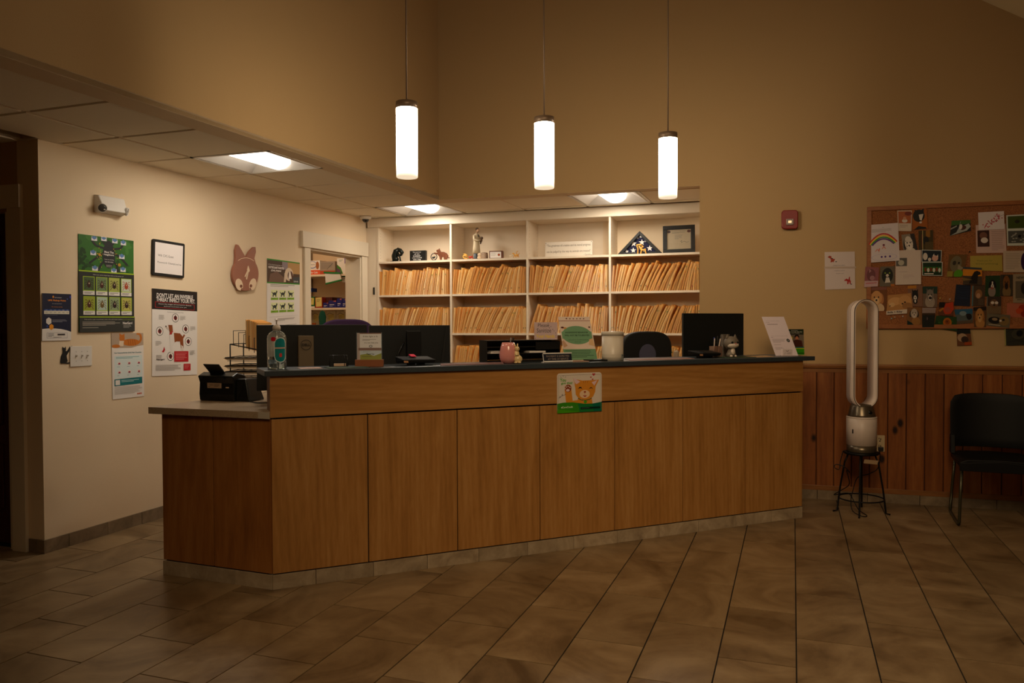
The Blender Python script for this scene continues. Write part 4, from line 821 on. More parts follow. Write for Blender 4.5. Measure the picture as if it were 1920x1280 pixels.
# bowed dog statue
m = cabT(745, .10); t = thing('dog_statue', 'dark bronze statue of a dog bowing its head on a flat base', 'statue', m)
mb = M((0.09, 0.11, 0.09), .35, .5, name='dark_bronze')
part(t, 'base', mb, lambda b: b.box((-.062, -.04, 0), (.060, .04, .008)))
part(t, 'body', mb, lambda b: (b.tube([(-.025, 0, .01), (-.03, 0, .06), (-.012, 0, .115), (.015, 0, .128)], [.028, .034, .030, .018], 12), b.tube([(.0, 0, .135), (.035, 0, .118), (.055, 0, .095), (.045, 0, .075), (.022, 0, .062)], [.018, .022, .020, .014, .008], 10), b.tube([(.0, .012, .09), (.022, .012, .055), (.030, .012, .01)], [.014, .009, .008], 8), b.tube([(.0, -.012, .09), (.035, -.012, .05), (.040, -.012, .01)], [.014, .009, .008], 8), b.ball((-.02, 0, .03), (.035, .032, .028)), b.ball((.03, .018, .10), (.010, .006, .022), 8, 6)))
# journey plaque
m = cabT(784.5, .09, 0); t = thing('plaque', 'small black block with white lettering about the journey of life', 'plaque', m)
part(t, 'block', m_black, lambda b: b.box((-.088, -.02, 0), (.088, .02, .108)), .002)
def front_print(t, W, Hq, ydepth, fn, z0=0, x0=0, rough=.5, tilt=0):
    A = Art(lambda s, q: (-W / 2 + x0 + W * s, z0 + Hq * (1 - q)), .0003); fn(A)
    for V, Fs, Cs, nme in ((A.v, A.f, A.c, 'print'), (A.tv, A.tf, A.tc, 'lettering')):
        if not Fs: continue
        cols = list(dict.fromkeys(Cs)); me = bpy.data.meshes.new(nme)
        R_ = Matrix.Rotation(tilt, 3, 'X'); me.from_pydata([tuple(R_ @ Vector((x, -zz, yy)) + Vector((0, ydepth, 0))) for x, yy, zz in V], [], Fs)
        for cc in cols: me.materials.append(M(cc, rough, spec=.3, name='ink'))
        me.polygons.foreach_set('material_index', [cols.index(cc) for cc in Cs]); me.update(); oo = bpy.data.objects.new(nme, me); COL.objects.link(oo); oo.parent = t
front_print(t, .15, .10, -.0205, lambda A: (A.text('The journey', .45, .12, .62, .12, WHT), A.text('of life', .45, .30, .40, .12, WHT), A.text('is sweeter', .45, .49, .55, .11, WHT, True), A.text('when traveled', .45, .68, .72, .11, WHT), A.text('with a dog', .45, .87, .58, .12, WHT, True)), .003)
# wooden cat with a wheel
m = cabT(826, .075); t = thing('wooden_cat', 'striped wooden cat cut-out pushing a round fish ornament', 'ornament', m)
part(t, 'base', m_smallwood, lambda b: b.box((-.105, -.012, 0), (.10, .012, .006)))
CT = [(-.005, .008), (.012, .006), (.014, .03), (.035, .034), (.040, .006), (.070, .006), (.075, .02), (.085, .045), (.07, .07), (.04, .085), (.005, .088), (-.005, .105), (-.012, .122), (-.022, .112), (-.036, .110), (-.045, .098), (-.036, .085), (-.03, .078), (-.06, .082), (-.075, .08), (-.06, .070), (-.03, .060), (-.012, .04)]
part(t, 'body', m_smallwood, lambda b: b.prism(CT, -.006, .006, 'y'))
part(t, 'tail', m_smallwood, lambda b: b.tube([(.078, 0, .03), (.095, 0, .022), (.105, 0, .03)], [.006, .005, .004], 8))
part(t, 'wheel', m_dark, lambda b: (b.tube([(-.073 + .033 * math.cos(2 * math.pi * i / 20), 0, .040 + .033 * math.sin(2 * math.pi * i / 20)) for i in range(20)], .004, 6, True), b.prism([(-.095, .03), (-.085, .042), (-.07, .040), (-.058, .050), (-.06, .028), (-.072, .022), (-.085, .02)], -.003, .003, 'y')))
# wooden puppies pair
m = cabT(871, .05); t = thing('wooden_figure', 'yellow wooden curled dog cut-out beside the vet figurine', 'ornament', m)
yw = M((0.88, 0.66, 0.30), .5, name='pale_yellow_wood')
part(t, 'body', yw, lambda b: (b.tube([(.012, 0, .002), (-.012, 0, .022), (-.016, 0, .036), (.004, 0, .040), (.03, 0, .028)], [.005, .006, .006, .008, .010], 8, flat=.8), b.tube([(-.012, 0, .054), (.004, 0, .052), (.020, 0, .045), (.030, 0, .034)], [.004, .008, .009, .006], 8), b.tube([(.0, 0, .012), (.02, 0, .010), (.038, 0, .012)], .005, 6)))
m = cabT(883, .045); t = thing('wooden_figure', 'small red dog cut-out beside the yellow one', 'ornament', m)
rw = M((0.75, 0.20, 0.10), .5, name='red_wood')
part(t, 'body', rw, lambda b: (b.tube([(-.022, 0, .026), (-.008, 0, .022), (.018, 0, .024)], [.006, .008, .008], 8), b.tube([(-.008, 0, .02), (-.012, 0, .001)], .004, 6), b.tube([(.016, 0, .02), (.026, 0, .001)], .0045, 6), b.tube([(.016, 0, .025), (.014, 0, .045)], [.003, .002], 6)))
# vet figurine
m = cabT(893.5, .11, 65); t = thing('figurine', 'tall figurine of a person in a white coat holding a small animal', 'figurine', m)
fc = M((0.80, 0.74, 0.62), .5, name='ivory_glaze'); fh = M((0.33, 0.25, 0.18), .6); fs_ = M((0.70, 0.56, 0.44), .5); fb = M((0.42, 0.48, 0.54), .5)
part(t, 'trousers', fb, lambda b: (b.tube([(-.017, 0, 0), (-.016, 0, .08)], [.016, .018], 10), b.tube([(.017, 0, 0), (.014, 0, .08)], [.016, .018], 10)))
part(t, 'coat', fc, lambda b: (b.lathe([(.044, .062), (.040, .12), (.033, .19), (.036, .225), (.030, .25), (.012, .262)], seg=16, sy=.75), b.tube([(-.030, 0, .24), (-.044, -.012, .20), (-.020, -.036, .185), (.008, -.042, .195)], [.014, .014, .011, .009], 10), b.tube([(.030, 0, .24), (.042, -.014, .205), (.030, -.036, .18)], [.014, .013, .010], 10)))
part(t, 'head', fs_, lambda b: (b.tube([(0, 0, .255), (.003, -.006, .275)], .010, 8), b.ball((.006, -.014, .293), (.017, .019, .022)), b.ball((.008, -.034, .290), (.004, .005, .005), 8, 6)))
part(t, 'hair', fh, lambda b: b.ball((.005, -.007, .303), (.019, .020, .017)))
part(t, 'held_animal', fh, lambda b: (b.ball((.028, -.045, .215), (.016, .016, .015)), b.ball((.020, -.044, .192), (.015, .013, .02)), b.tube([(.018, -.045, .18), (.012, -.044, .155)], [.009, .006], 8)))
part(t, 'scarf', m_dark, lambda b: b.tube([(.0, -.022, .25), (.004, -.030, .225)], [.007, .004], 6))
# stone
m = cabT(904.5, .10); t = thing('stone_ornament', 'mottled pinkish stone block with a carved light face', 'ornament', m)
part(t, 'block', stone('mottled_rock', [(.3, (.40, .30, .24)), (.7, (.72, .62, .52))], 30, .7), lambda b: b.lathe([(.040, 0), (.044, .02), (.040, .06), (.030, .068), (.001, .07)], (.018, 0, 0), 9, sy=.7), .003)
part(t, 'carving', M((0.82, 0.72, 0.60), .6), lambda b: (b.ball((-.022, -.022, .045), (.022, .010, .020)), b.ball((-.024, -.02, .018), (.024, .012, .018))))
# clock-like card frame
m = cabT(931, .09, 6); t = thing('picture_frame', 'brown wooden block frame with a white card and an orange dot', 'frame', m)
part(t, 'frame', M((0.36, 0.18, 0.10), .4), lambda b: b.box((-.068, -.028, 0), (.068, .028, .077)), .002)
front_print(t, .112, .06, -.0285, lambda A: (A.rect(0, 0, 1, 1, WHT), A.ell(.80, .5, .11, .20, (.25, .15, .12)), A.ell(.80, .5, .07, .13, (.80, .30, .08)), A.lines(.08, .15, .55, .8, 5, (.65, .62, .6), .3)), .008, -.003)
# two wooden cut-out animals
m = cabT(958, .07); t = thing('wooden_figure', 'small white cut-out animal facing the wooden one', 'ornament', m)
def quad_animal(b, s=1.0, d=-1): b.tube([(-.018 * s, 0, .026 * s), (.018 * s, 0, .026 * s)], [.007 * s, .008 * s], 8); [b.tube([(x * s, 0, .024 * s), ((x + k) * s, 0, .001)], .0035 * s, 6) for x, k in ((-.016, -.006), (-.008, .006), (.010, -.003), (.018, .006))]; b.tube([(d * .016 * s, 0, .028 * s), (d * .024 * s, 0, .042 * s), (d * .036 * s, 0, .040 * s)], [.006 * s, .007 * s, .004 * s], 8); b.tube([(-d * .018 * s, 0, .03 * s), (-d * .030 * s, 0, .045 * s)], [.003 * s, .002 * s], 6)
part(t, 'body', M((0.86, 0.80, 0.70), .5), lambda b: quad_animal(b, .8, 1))
m = cabT(968, .08); t = thing('wooden_figure', 'pale wooden cut-out animal with an arched tail at the end of the second bay', 'ornament', m)
part(t, 'body', yw, lambda b: (quad_animal(b, 1.15, -1), b.tube([(.01, 0, .03), (.0, 0, .06), (.018, 0, .07)], .004, 6)))
# quote sign
x0, z0 = cabp(1021.5, 481, .07); x1, z1 = cabp(1110, 455, .07)
m = MCAB @ T((x0 + x1) / 2, .09, ZT); t = thing('wooden_sign', 'long white sign with a handwritten quotation about a nation and its animals', 'sign', m); W = x1 - x0; Hq = .145
part(t, 'board', M((.88, .84, .78), .6), lambda b: b.box((-W / 2, -.008, 0), (W / 2, .008, Hq)), .002)
front_print(t, W, Hq, -.0085, lambda A: (A.text('"The greatness of a nation and its moral progress', .50, .26, .93, .20, (.52, .48, .44)), A.text('can be judged by the way its animals are treated"', .50, .66, .93, .20, (.52, .48, .44)), A.text('- Gandhi', .89, .89, .15, .12, (.52, .48, .44)), A.ell(.02, .08, .008, .03, (.4, .38, .35), 6), A.ell(.98, .06, .008, .03, (.4, .38, .35), 6), A.ell(.98, .93, .008, .03, (.4, .38, .35), 6)))
# flag case
xa, _ = cabp(1157, 476, .10); xb, _ = cabp(1243, 476, .10); W = (xb - xa); Hq = W / 2 * 1.02
m = MCAB @ T((xa + xb) / 2, .12, ZT); t = thing('flag_case', 'triangular black display case holding a folded blue flag with white stars', 'display case', m)
def tri(s, o=0): return [(-W / 2 * s, o), (W / 2 * s, o), (0, o + Hq * s)]
fr = .042
def frame(b):
    O = [Vector((-W / 2, 0)), Vector((W / 2, 0)), Vector((0, Hq))]; Ii = [Vector((-W / 2 + fr * 1.45, fr * .55)), Vector((W / 2 - fr * 1.45, fr * .55)), Vector((0, Hq - fr * .85))]
    for i in range(3): j = (i + 1) % 3; b.prism([(O[i].x, O[i].y), (O[j].x, O[j].y), (Ii[j].x, Ii[j].y), (Ii[i].x, Ii[i].y)], -.035, .035, 'y')
part(t, 'frame', m_black, frame, .002)
part(t, 'flag', M((0.09, 0.10, 0.22), .9, name='navy_cloth'), lambda b: b.prism([(-W / 2 + fr * 1.3, fr * .5), (W / 2 - fr * 1.3, fr * .5), (0, Hq - fr * .8)], -.012, .012, 'y'))
def star(b, cx, cz, r, a0=0): b.prism([((cx + (r if i % 2 == 0 else r * .42) * math.sin(rad(a0 + 36 * i))), cz + (r if i % 2 == 0 else r * .42) * math.cos(rad(a0 + 36 * i))) for i in range(10)], -.0145, -.0125, 'y')
for cx, cz, r, a0 in ((-.065, .115, .030, 10), (.020, .125, .030, 0), (-.068, .045, .028, 5), (.100, .062, .030, 12), (-.025, .175, .014, 0), (.008, .185, .015, 0), (.062, .140, .016, 20), (-.135, .036, .020, 0), (.17, .035, .014, 0), (.04, .04, .02, 0)): part(t, 'star', M((.86, .84, .82), .8), lambda b: star(b, cx * W / .47, cz * W / .47, r))
part(t, 'folded_edge', M((0.90, 0.68, 0.42), .7), lambda b: b.hexa([(-.165, -.02, .025), (-.155, -.02, .02), (-.155, -.014, .02), (-.165, -.014, .025), (-.115, -.02, .085), (-.098, -.02, .09), (-.098, -.014, .09), (-.115, -.014, .085)]))
m = MCAB @ T((xa + xb) / 2 + .012, .045, ZT); t = thing('wooden_figure', 'yellow wooden dog cut-out standing before the flag case', 'ornament', m)
part(t, 'body', yw, lambda b: (b.tube([(-.022, 0, .001), (-.02, 0, .05), (-.03, 0, .075), (-.022, 0, .088)], .006, 8), b.tube([(-.035, 0, .085), (.0, 0, .088), (.018, 0, .08)], [.006, .008, .007], 8), b.tube([(-.01, 0, .075), (.004, 0, .05), (.02, 0, .066), (.03, 0, .072)], .009, 8), b.tube([(.0, 0, .05), (.03, 0, .035), (.052, 0, .045)], .008, 8), b.tube([(.012, 0, .04), (.005, 0, .001)], .006, 8), b.tube([(.045, 0, .04), (.055, 0, .001)], .006, 8)))
# certificate
xa, _ = cabp(1244, 470, .10); xb, _ = cabp(1304, 470, .10); W = xb - xa; Hq = .262
m = MCAB @ T((xa + xb) / 2, .07, ZT + .001, 3, 0) @ Matrix.Rotation(rad(-9), 4, 'X') @ Matrix.Rotation(rad(-1.0), 4, 'Y'); t = thing('picture_frame', 'leaning black frame with a certificate behind reflecting glass', 'frame', m); f_ = .038
part(t, 'frame', m_black, lambda b: (b.box((-W / 2, 0, 0), (W / 2, .018, f_)), b.box((-W / 2, 0, Hq - f_), (W / 2, .018, Hq)), b.box((-W / 2, 0, f_), (-W / 2 + f_, .018, Hq - f_)), b.box((W / 2 - f_, 0, f_), (W / 2, .018, Hq - f_))), .002)
part(t, 'certificate', m_paper, lambda b: b.box((-W / 2 + f_, .010, f_), (W / 2 - f_, .014, Hq - f_)))
front_print(t, W - 2 * f_, Hq - 2 * f_, .0095, lambda A: (A.rect(0, 0, 1, 1, (.86, .78, .66)), A.ell(.08, .10, .07, .06, (.35, .28, .35)), A.ell(.92, .10, .08, .07, (.40, .20, .20)), A.text('Certificate of Appreciation', .5, .07, .62, .05, (.35, .33, .32)), A.lines(.2, .14, .8, .20, 2, (.5, .48, .45), .4), A.lines(.32, .28, .68, .52, 5, (.55, .52, .50), .25), A.line([(.55, .62), (.62, .56), (.6, .68), (.72, .6), (.80, .66), (.92, .64)], .012, (.25, .25, .3))), f_)
part(t, 'glass', m_glass, lambda b: b.box((-W / 2 + f_, .004, f_), (W / 2 - f_, .006, Hq - f_)))
part(t, 'stand', m_black, lambda b: b.hexa([(-.02, .018, .10), (.02, .018, .10), (.02, .09, .006), (-.02, .09, .006), (-.02, .018, .11), (.02, .018, .11), (.02, .096, .012), (-.02, .096, .012)]))

# ================================================================== ON THE LEDGE
def LT(px, v=.16, rz=0, z=TOPZ + .0003): return MCN @ T(cplane(px, 650, v)[0], v, z, rz)
def kk(px, v): return K(cw(cplane(px, 650, v)[0], v, 1.2))
# sanitizer bottle
m = LT(519, .13, -12); t = thing('sanitizer_bottle', 'clear pump bottle with a teal label at the open end of the ledge', 'bottle', m)
s_ = kk(519, .13); R0 = 17.5 * s_; HB = 68 * s_
part(t, 'bottle', m_glass, lambda b: b.lathe([(.001, .001), (R0 * .9, .001), (R0, .006), (R0, HB - .030), (R0 * .93, HB - .014), (R0 * .72, HB), (R0 * .36, HB + .010), (R0 * .34, HB + .018)], seg=28))
part(t, 'liquid', M((0.80, 0.86, 0.88), .05, trans=.85, name='clear_gel'), lambda b: b.lathe([(.001, .004), (R0 * .95, .004), (R0 * .96, .008), (R0 * .96, .052), (.001, .052)], seg=24))
def lab(b, r, a0, a1, z0, z1, rnd_=True, n=12):
    N = n; pts = []
    for i in range(N + 1):
        q = i / N; a = rad(a0 + (a1 - a0) * q); e = (1 - math.sqrt(max(0, 1 - (2 * q - 1) ** 2))) * (z1 - z0) * .22 if rnd_ else 0; pts.append((a, z0 + e, z1 - e))
    for (a, l, h), (c, l2, h2) in zip(pts, pts[1:]): n_ = b.pts([(r * math.cos(a), r * math.sin(a), l), (r * math.cos(c), r * math.sin(c), l2), (r * math.cos(c), r * math.sin(c), h2), (r * math.cos(a), r * math.sin(a), h)]); b.face([n_, n_ + 1, n_ + 2, n_ + 3], True)
part(t, 'label', M((0.86, 0.90, 0.90), .4), lambda b: lab(b, R0 + .0006, -101, -25, .036, .166))
part(t, 'label', M((0.03, 0.48, 0.50), .4), lambda b: lab(b, R0 + .0010, -97, -29, .040, .162))
part(t, 'label_band', M((0.85, 0.70, 0.62), .4), lambda b: lab(b, R0 + .0014, -99, -27, .108, .114, False))
part(t, 'label_mark', M((0.80, 0.25, 0.22), .4), lambda b: (lab(b, R0 + .0014, -72, -55, .064, .084), ))
part(t, 'label_mark', M((0.75, 0.08, 0.15), .4), lambda b: lab(b, R0 + .0012, -120, -92, .146, .168))
part(t, 'back_label', M((0.78, 0.76, 0.72), .5), lambda b: lab(b, R0 - .001, 70, 175, .070, .175, False))
part(t, 'pump', M((0.80, 0.76, 0.72), .4), lambda b: (b.lathe([(R0 * .42, HB + .014), (R0 * .42, HB + .030), (R0 * .30, HB + .040), (.005, HB + .043)], seg=18), b.lathe([(.0035, HB + .04), (.0035, HB + .068)], seg=8), b.hexa([(-.004, -.028, HB + .062), (.004, -.028, HB + .062), (.006, .012, HB + .064), (-.006, .012, HB + .064), (-.003, -.026, HB + .068), (.003, -.026, HB + .068), (.005, .012, HB + .073), (-.005, .012, HB + .073)])))
part(t, 'dip_tube', M((0.75, 0.75, 0.72), .3), lambda b: b.tube([(0, 0, HB), (.002, .004, .01)], .003, 6))
# flat cards and mats
def flatthing(name, label, cat, pxs, v0, v1, mat, th=.0015, z=None, skew=0):
    u0, u1 = cplane(pxs[0], 660, (v0 + v1) / 2)[0], cplane(pxs[1], 660, (v0 + v1) / 2)[0]; m = MCN @ T((u0 + u1) / 2, (v0 + v1) / 2, z or TOPZ + .0002)
    h = (u1 - u0) / 2; d = (v1 - v0) / 2; o = build(B(mat, m).prism([(-h, -d), (h - skew, -d), (h, d), (-h + skew, d)], 0, th, 'z'), name, at=m); return tag(o, label, cat)
flatthing('card', 'pinkish card lying flat beside the pump bottle', 'card', (560, 601), .08, .19, M((0.85, 0.72, 0.68), .6))
flatthing('counter_mat', 'thin green mat lying in front of the wire card holder', 'mat', (612, 688), .02, .16, M((0.20, 0.27, 0.20), .7), .003)
flatthing('paper_pad', 'long pinkish pad lying flat beside the card terminal', 'pad', (818, 950), .03, .17, M((0.52, 0.40, 0.40), .6), .005, skew=.05)
flatthing('paper_pad', 'pale sheet lying flat between the white tin and the large monitor', 'paper', (1172, 1300), .05, .18, M((0.62, 0.48, 0.44), .6), .003, skew=.04)
flatthing('counter_mat', 'green mat under the cat figurine', 'mat', (1352, 1405), .03, .17, M((0.20, 0.28, 0.20), .7), .003)
flatthing('leaflet', 'beige leaflet lying flat before the leaning information sheet', 'leaflet', (1398, 1450), .04, .18, M((0.80, 0.66, 0.50), .6), .003, skew=.06)
flatthing('notepad', 'slim black notepad between the payment sign and the tin', 'notepad', (1100, 1133), .05, .13, m_blackm, .010)
flatthing('leaflet', 'pinkish leaflet under the payment sign', 'leaflet', (1062, 1102), .06, .2, M((0.70, 0.55, 0.48), .6), .004)
# wire card holder
m = LT(635, .20, -8); t = thing('card_holder', 'low black wire holder with a few cream cards', 'holder', m); k = kk(635, .2)
W = 34 * k
part(t, 'wire_frame', m_wire, lambda b: (b.tube([(-W / 2, 0, 0), (-W / 2 + .004, .02, .062), (W / 2 - .004, .02, .062), (W / 2, 0, 0)], .0022, 6), b.tube([(-W / 2 + .02, -.02, .0025), (-W / 2 + .02, .0, .062), (-W / 2 + .02, .045, .062)], .0022, 6), b.tube([(W / 2 - .02, -.02, .0025), (W / 2 - .02, .0, .062), (W / 2 - .02, .045, .062)], .0022, 6), b.tube([(-W / 2, -.02, .0025), (W / 2, -.02, .0025)], .0022, 6), b.tube([(-W / 2, .045, .0025), (W / 2, .045, .0025)], .0022, 6)))
part(t, 'cards', M((0.82, 0.70, 0.60), .6), lambda b: b.box((-W / 2 + .022, .0, .003), (W / 2 - .012, .03, .016)))
# acrylic sign on a wooden foot
m = LT(692.5, .14, -20); t = thing('acrylic_sign', 'clear-fronted white notice in a wooden foot before the monitors', 'sign', m); k = kk(692, .14); W = 45 * k; Hq = 62 * k
part(t, 'foot', M((0.56, 0.33, 0.20), .5, name='beech_block'), lambda b: b.box((-W * .58, -.022, 0), (W * .58, .022, 13 * k)), .0015)
part(t, 'sheet', M((0.93, 0.94, 0.97), .5), lambda b: b.box((-W / 2, -.0018, 13 * k), (W / 2, .0012, 13 * k + 50 * k)))
part(t, 'acrylic_edge', M((0.80, 0.86, 0.90), .05, trans=.7), lambda b: (b.box((-W / 2 - .003, -.004, 13 * k), (-W / 2, .004, 13 * k + 51 * k)), b.box((W / 2, -.004, 13 * k), (W / 2 + .003, .004, 13 * k + 51 * k))))
front_print(t, W, 50 * k, -.0019, lambda A: (A.rect(0, 0, 1, .035, (.55, .42, .38)), A.rect(0, 0, .11, 1, (.75, .70, .70)), A.text('If this light is lit', .55, .14, .60, .075, (.2, .2, .22)), A.lines(.22, .24, .86, .30, 2, (.5, .5, .52), .35), A.text("it's not that you", .58, .375, .55, .065, (.2, .2, .22)), A.ell(.56, .50, .07, .045, (.25, .27, .3)), A.ell(.56, .50, .05, .03, (.9, .92, .95)), A.rect(.05, .56, 1, .66, (.58, .48, .46)), A.rect(.12, .66, 1, 1, (.80, .87, .93)), A.poly([(.12, .82), (.4, .78), (.7, .86), (1, .76), (1, 1), (.12, 1)], (.62, .66, .36)), A.text('Thank You', .54, .79, .32, .06, (.15, .15, .15), True), A.lines(.24, .70, .80, .72, 1, (.4, .45, .5)), A.lines(.2, .88, .86, .91, 1, (.4, .42, .3))), 13 * k, 0, .25)
# monitors
def monitor(name_label, pxl, pxr, ytop, ybot, v, col, stand, rz=0, logo=False, lean=0):
    u0, zt_ = cplane(pxl, ytop, v); u1, _ = cplane(pxr, ytop, v); _, zb_ = cplane((pxl + pxr) / 2, ybot, v)
    m = MCN @ T((u0 + u1) / 2, v, .908, rz); t = thing('monitor', name_label, 'monitor', m); W = (u1 - u0) / 2 / max(.3, math.cos(rad(rz))); z1, z0 = zt_ - .908, zb_ - .908
    mc = M(col, .5, name='monitor_shell'); RX = Matrix.Translation((0, 0, z0)) @ Matrix.Rotation(rad(lean), 4, 'X') @ Matrix.Translation((0, 0, -z0))
    part(t, 'housing', mc, lambda b: b.box((-W, 0, z0), (W, .018, z1)), .003, RX)
    part(t, 'screen', M((0.01, 0.01, 0.012), .12), lambda b: b.box((-W + .008, .018, z0 + .015), (W - .008, .0195, z1 - .008)), 0, RX)
    sx, sw, st, sc = stand
    part(t, 'stand', M(sc, .4, name='stand_shell'), lambda b: b.hexa([(sx - sw, -.05, 0.01), (sx + sw, -.05, 0.01), (sx + sw, -.016, .01), (sx - sw, -.016, .01), (sx - sw, -.045, st), (sx + sw, -.045, st), (sx + sw, -.016, st), (sx - sw, -.016, st)]), .004)
    part(t, 'base', M(sc, .4, name='stand_shell'), lambda b: b.box((sx - .11, -.10, 0), (sx + .11, .12, .012)), .003)
    return t, sx, sw, st
k = kk(574, .6)
t, sx, sw, st = monitor('large black monitor seen from behind beside the pump bottle', 481, 688, 609, 729, .60, (0.06, 0.065, 0.055), (.0, 14.2 * k, cplane(574, 629, .55)[1] - .908, (0.42, 0.36, 0.28)))
ux = cplane(574, 640, .55)[0] - (cplane(481, 609, .60)[0] + cplane(688, 609, .60)[0]) / 2
for ch in t.children:
    if ch.name.startswith(('stand', 'base')): ch.location.x = ux
mlogo = T(ux, -.0485, st - 17 * k); b = B(m_black, RM[t.name] @ mlogo @ Matrix.Rotation(rad(90), 4, 'X'))
b.tube([(9.3 * k * math.cos(rad(15 * i)), 9.3 * k * math.sin(rad(15 * i)), 0) for i in range(24)], .0012, 6, True); build(b, 'logo_ring', t)
front_print(t, 15 * k, 4.6 * k, -.0490, lambda A: A.text('DELL', .5, .5, 1, 1, (0.05, 0.05, 0.05), True), st - 19.3 * k, ux)
t, sx, sw, st = monitor('second black monitor, with a thick round-edged stand, before the file shelves', 692, 844, 610, 690, .62, (0.085, 0.095, 0.10), (.01, .045, .40, (0.05, 0.055, 0.06)))
part(t, 'cable', m_black, lambda b: b.tube([(-.05, -.022, .33), (-.09, -.03, .26), (-.085, -.03, .12), (-.05, -.03, .02)], .006, 6))
part(t, 'dark_wedge', m_blackm, lambda b: b.hexa([(.175, -.028, .10), (.20, -.028, .10), (.20, -.024, .10), (.175, -.024, .10), (.232, -.006, .425), (.236, -.006, .425), (.236, -.003, .425), (.232, -.003, .425)]))  # thin darker wedge slanting across the housing's back
t, sx, sw, st = monitor('tall black monitor at the wall end of the counter, behind the cat figurine', 1281, 1394.5, 587, 672, .42, (0.06, 0.075, 0.07), (0, .04, .30, (0.04, 0.045, 0.045)))
# card terminals
def terminal(px, v, lb, w_, pink=False):
    m = LT(px, v, 8); t = thing('card_terminal', lb, 'card terminal', m); k = kk(px, v); W = w_ * k
    part(t, 'body', M((0.02, 0.02, 0.02), .7, spec=.2, name='terminal_shell'), lambda b: b.hexa([(-W / 2 + .01, -.05, .014), (W / 2 - .01, -.05, .014), (W / 2 - .004, .06, .014), (-W / 2 + .004, .06, .014), (-W / 2, -.05, .034), (W / 2, -.05, .030), (W / 2, .06, .048), (-W / 2, .06, .050)]), .004)
    part(t, 'screen', M((0.10, 0.09, 0.07), .6), lambda b: b.hexa([(-.01, -.04, .0325), (W / 2 - .012, -.04, .0305), (W / 2 - .012, .04, .0455), (-.01, .04, .0475), (-.01, -.04, .0335), (W / 2 - .012, -.04, .0315), (W / 2 - .012, .04, .0465), (-.01, .04, .0485)]))
    part(t, 'foot', m_blackm, lambda b: (b.box((-.04, -.03, 0), (-.02, .04, .016)), b.box((.02, -.03, 0), (.04, .04, .016))))
    part(t, 'label', M((0.70, 0.52, 0.38), .5), lambda b: b.hexa([(-W / 2 + .006, -.052, .018), (-W / 2 + .032, -.052, .017), (-W / 2 + .032, -.050, .017), (-W / 2 + .006, -.050, .018), (-W / 2 + .004, -.052, .029), (-W / 2 + .030, -.052, .028), (-W / 2 + .030, -.050, .028), (-W / 2 + .004, -.050, .029)]))
    if pink: part(t, 'sticky_note', M((0.90, 0.10, 0.30), .6), lambda b: b.hexa([(-.02, .02, .048), (.012, .02, .047), (.012, .055, .052), (-.02, .055, .053), (-.02, .02, .050), (.012, .02, .049), (.012, .055, .060), (-.02, .055, .061)]))
terminal(780, .16, 'black card terminal with a bright pink note stuck on it', 68, True)
terminal(1322, .14, 'black card terminal before the tall monitor, with no sticky note', 58)
# file trays
m = MCN @ T(cplane(975, 660, .26)[0], .26, TOPZ + .0003, 0); t = thing('file_tray', 'black stacked desk tray holding papers behind the pink pen pot', 'tray', m); k = kk(975, .26); W = 150 * k; D = .13
dk = M((0.10, 0.09, 0.075), .4, name='smoky_plastic')
part(t, 'side_wall', dk, lambda b: b.box((-W / 2, -.06, 0), (-W / 2 + .004, .06, .134))); part(t, 'side_wall', dk, lambda b: b.box((W / 2 - .004, -.06, 0), (W / 2, .06, .125)))
for z in (.004, .050, .090, .128): part(t, 'shelf', dk, lambda b: b.box((-W / 2 + .004, -.06, z), (W / 2 - .004, .06, z + .005)))
part(t, 'back', dk, lambda b: b.box((-W / 2 + .004, .055, .01), (W / 2 - .004, .06, .128)))
part(t, 'front_panel', m_black, lambda b: b.box((W / 2 - .17, -.066, .075), (W / 2 - .004, -.061, .120)))
part(t, 'papers', m_paper, lambda b: (b.box((-W / 2 + .02, -.075, .0555), (-W / 2 + .16, .05, .062)), b.box((-W / 2 + .03, -.065, .066), (-W / 2 + .15, .05, .069)), b.box((.03, -.072, .0555), (.14, .05, .066))))
# pink pen pot with a rabbit
m = LT(953, .10, -6); k = kk(953, .10); t = thing('pen_pot', 'pink ceramic pot with a cream rabbit clinging to its side', 'pot', m)
pk = M((0.84, 0.56, 0.54), .15, spec=.7, name='pink_glaze')
part(t, 'pot', pk, lambda b: b.lathe([(.001, .001), (12.5 * k, .001), (16.5 * k, 10 * k), (17 * k, 17 * k), (14.5 * k, 31 * k), (11.5 * k, 39 * k), (10.5 * k, 39 * k), (10.5 * k, 25 * k), (.001, 24 * k)], seg=28))
cr = M((0.86, 0.76, 0.56), .2, spec=.6, name='cream_glaze'); mr = T(13 * k, -12 * k, 0, -10)
part(t, 'rabbit', cr, lambda b: (b.ball((2 * k, 0, 8 * k), (8.5 * k, 7 * k, 8 * k)), b.ball((-1 * k, 0, 17 * k), (6 * k, 5.5 * k, 8 * k)), b.ball((0, -1.5 * k, 27 * k), (5 * k, 5 * k, 4.8 * k)), b.tube([(-2 * k, 0, 29 * k), (-5 * k, 1 * k, 38 * k)], [1.8 * k, 1.0 * k], 8), b.tube([(1 * k, 0, 30 * k), (1.5 * k, 1 * k, 37 * k)], [1.8 * k, 1.0 * k], 8), b.tube([(-4 * k, -1 * k, 20 * k), (-2 * k, -6 * k, 16 * k), (2 * k, -6.5 * k, 17 * k)], [1.8 * k, 1.7 * k, 1.5 * k], 8), b.ball((-3 * k, -5 * k, 2 * k), (3.5 * k, 5 * k, 2 * k)), b.ball((4 * k, -5 * k, 2 * k), (3.5 * k, 5 * k, 2 * k))), 0, mr)
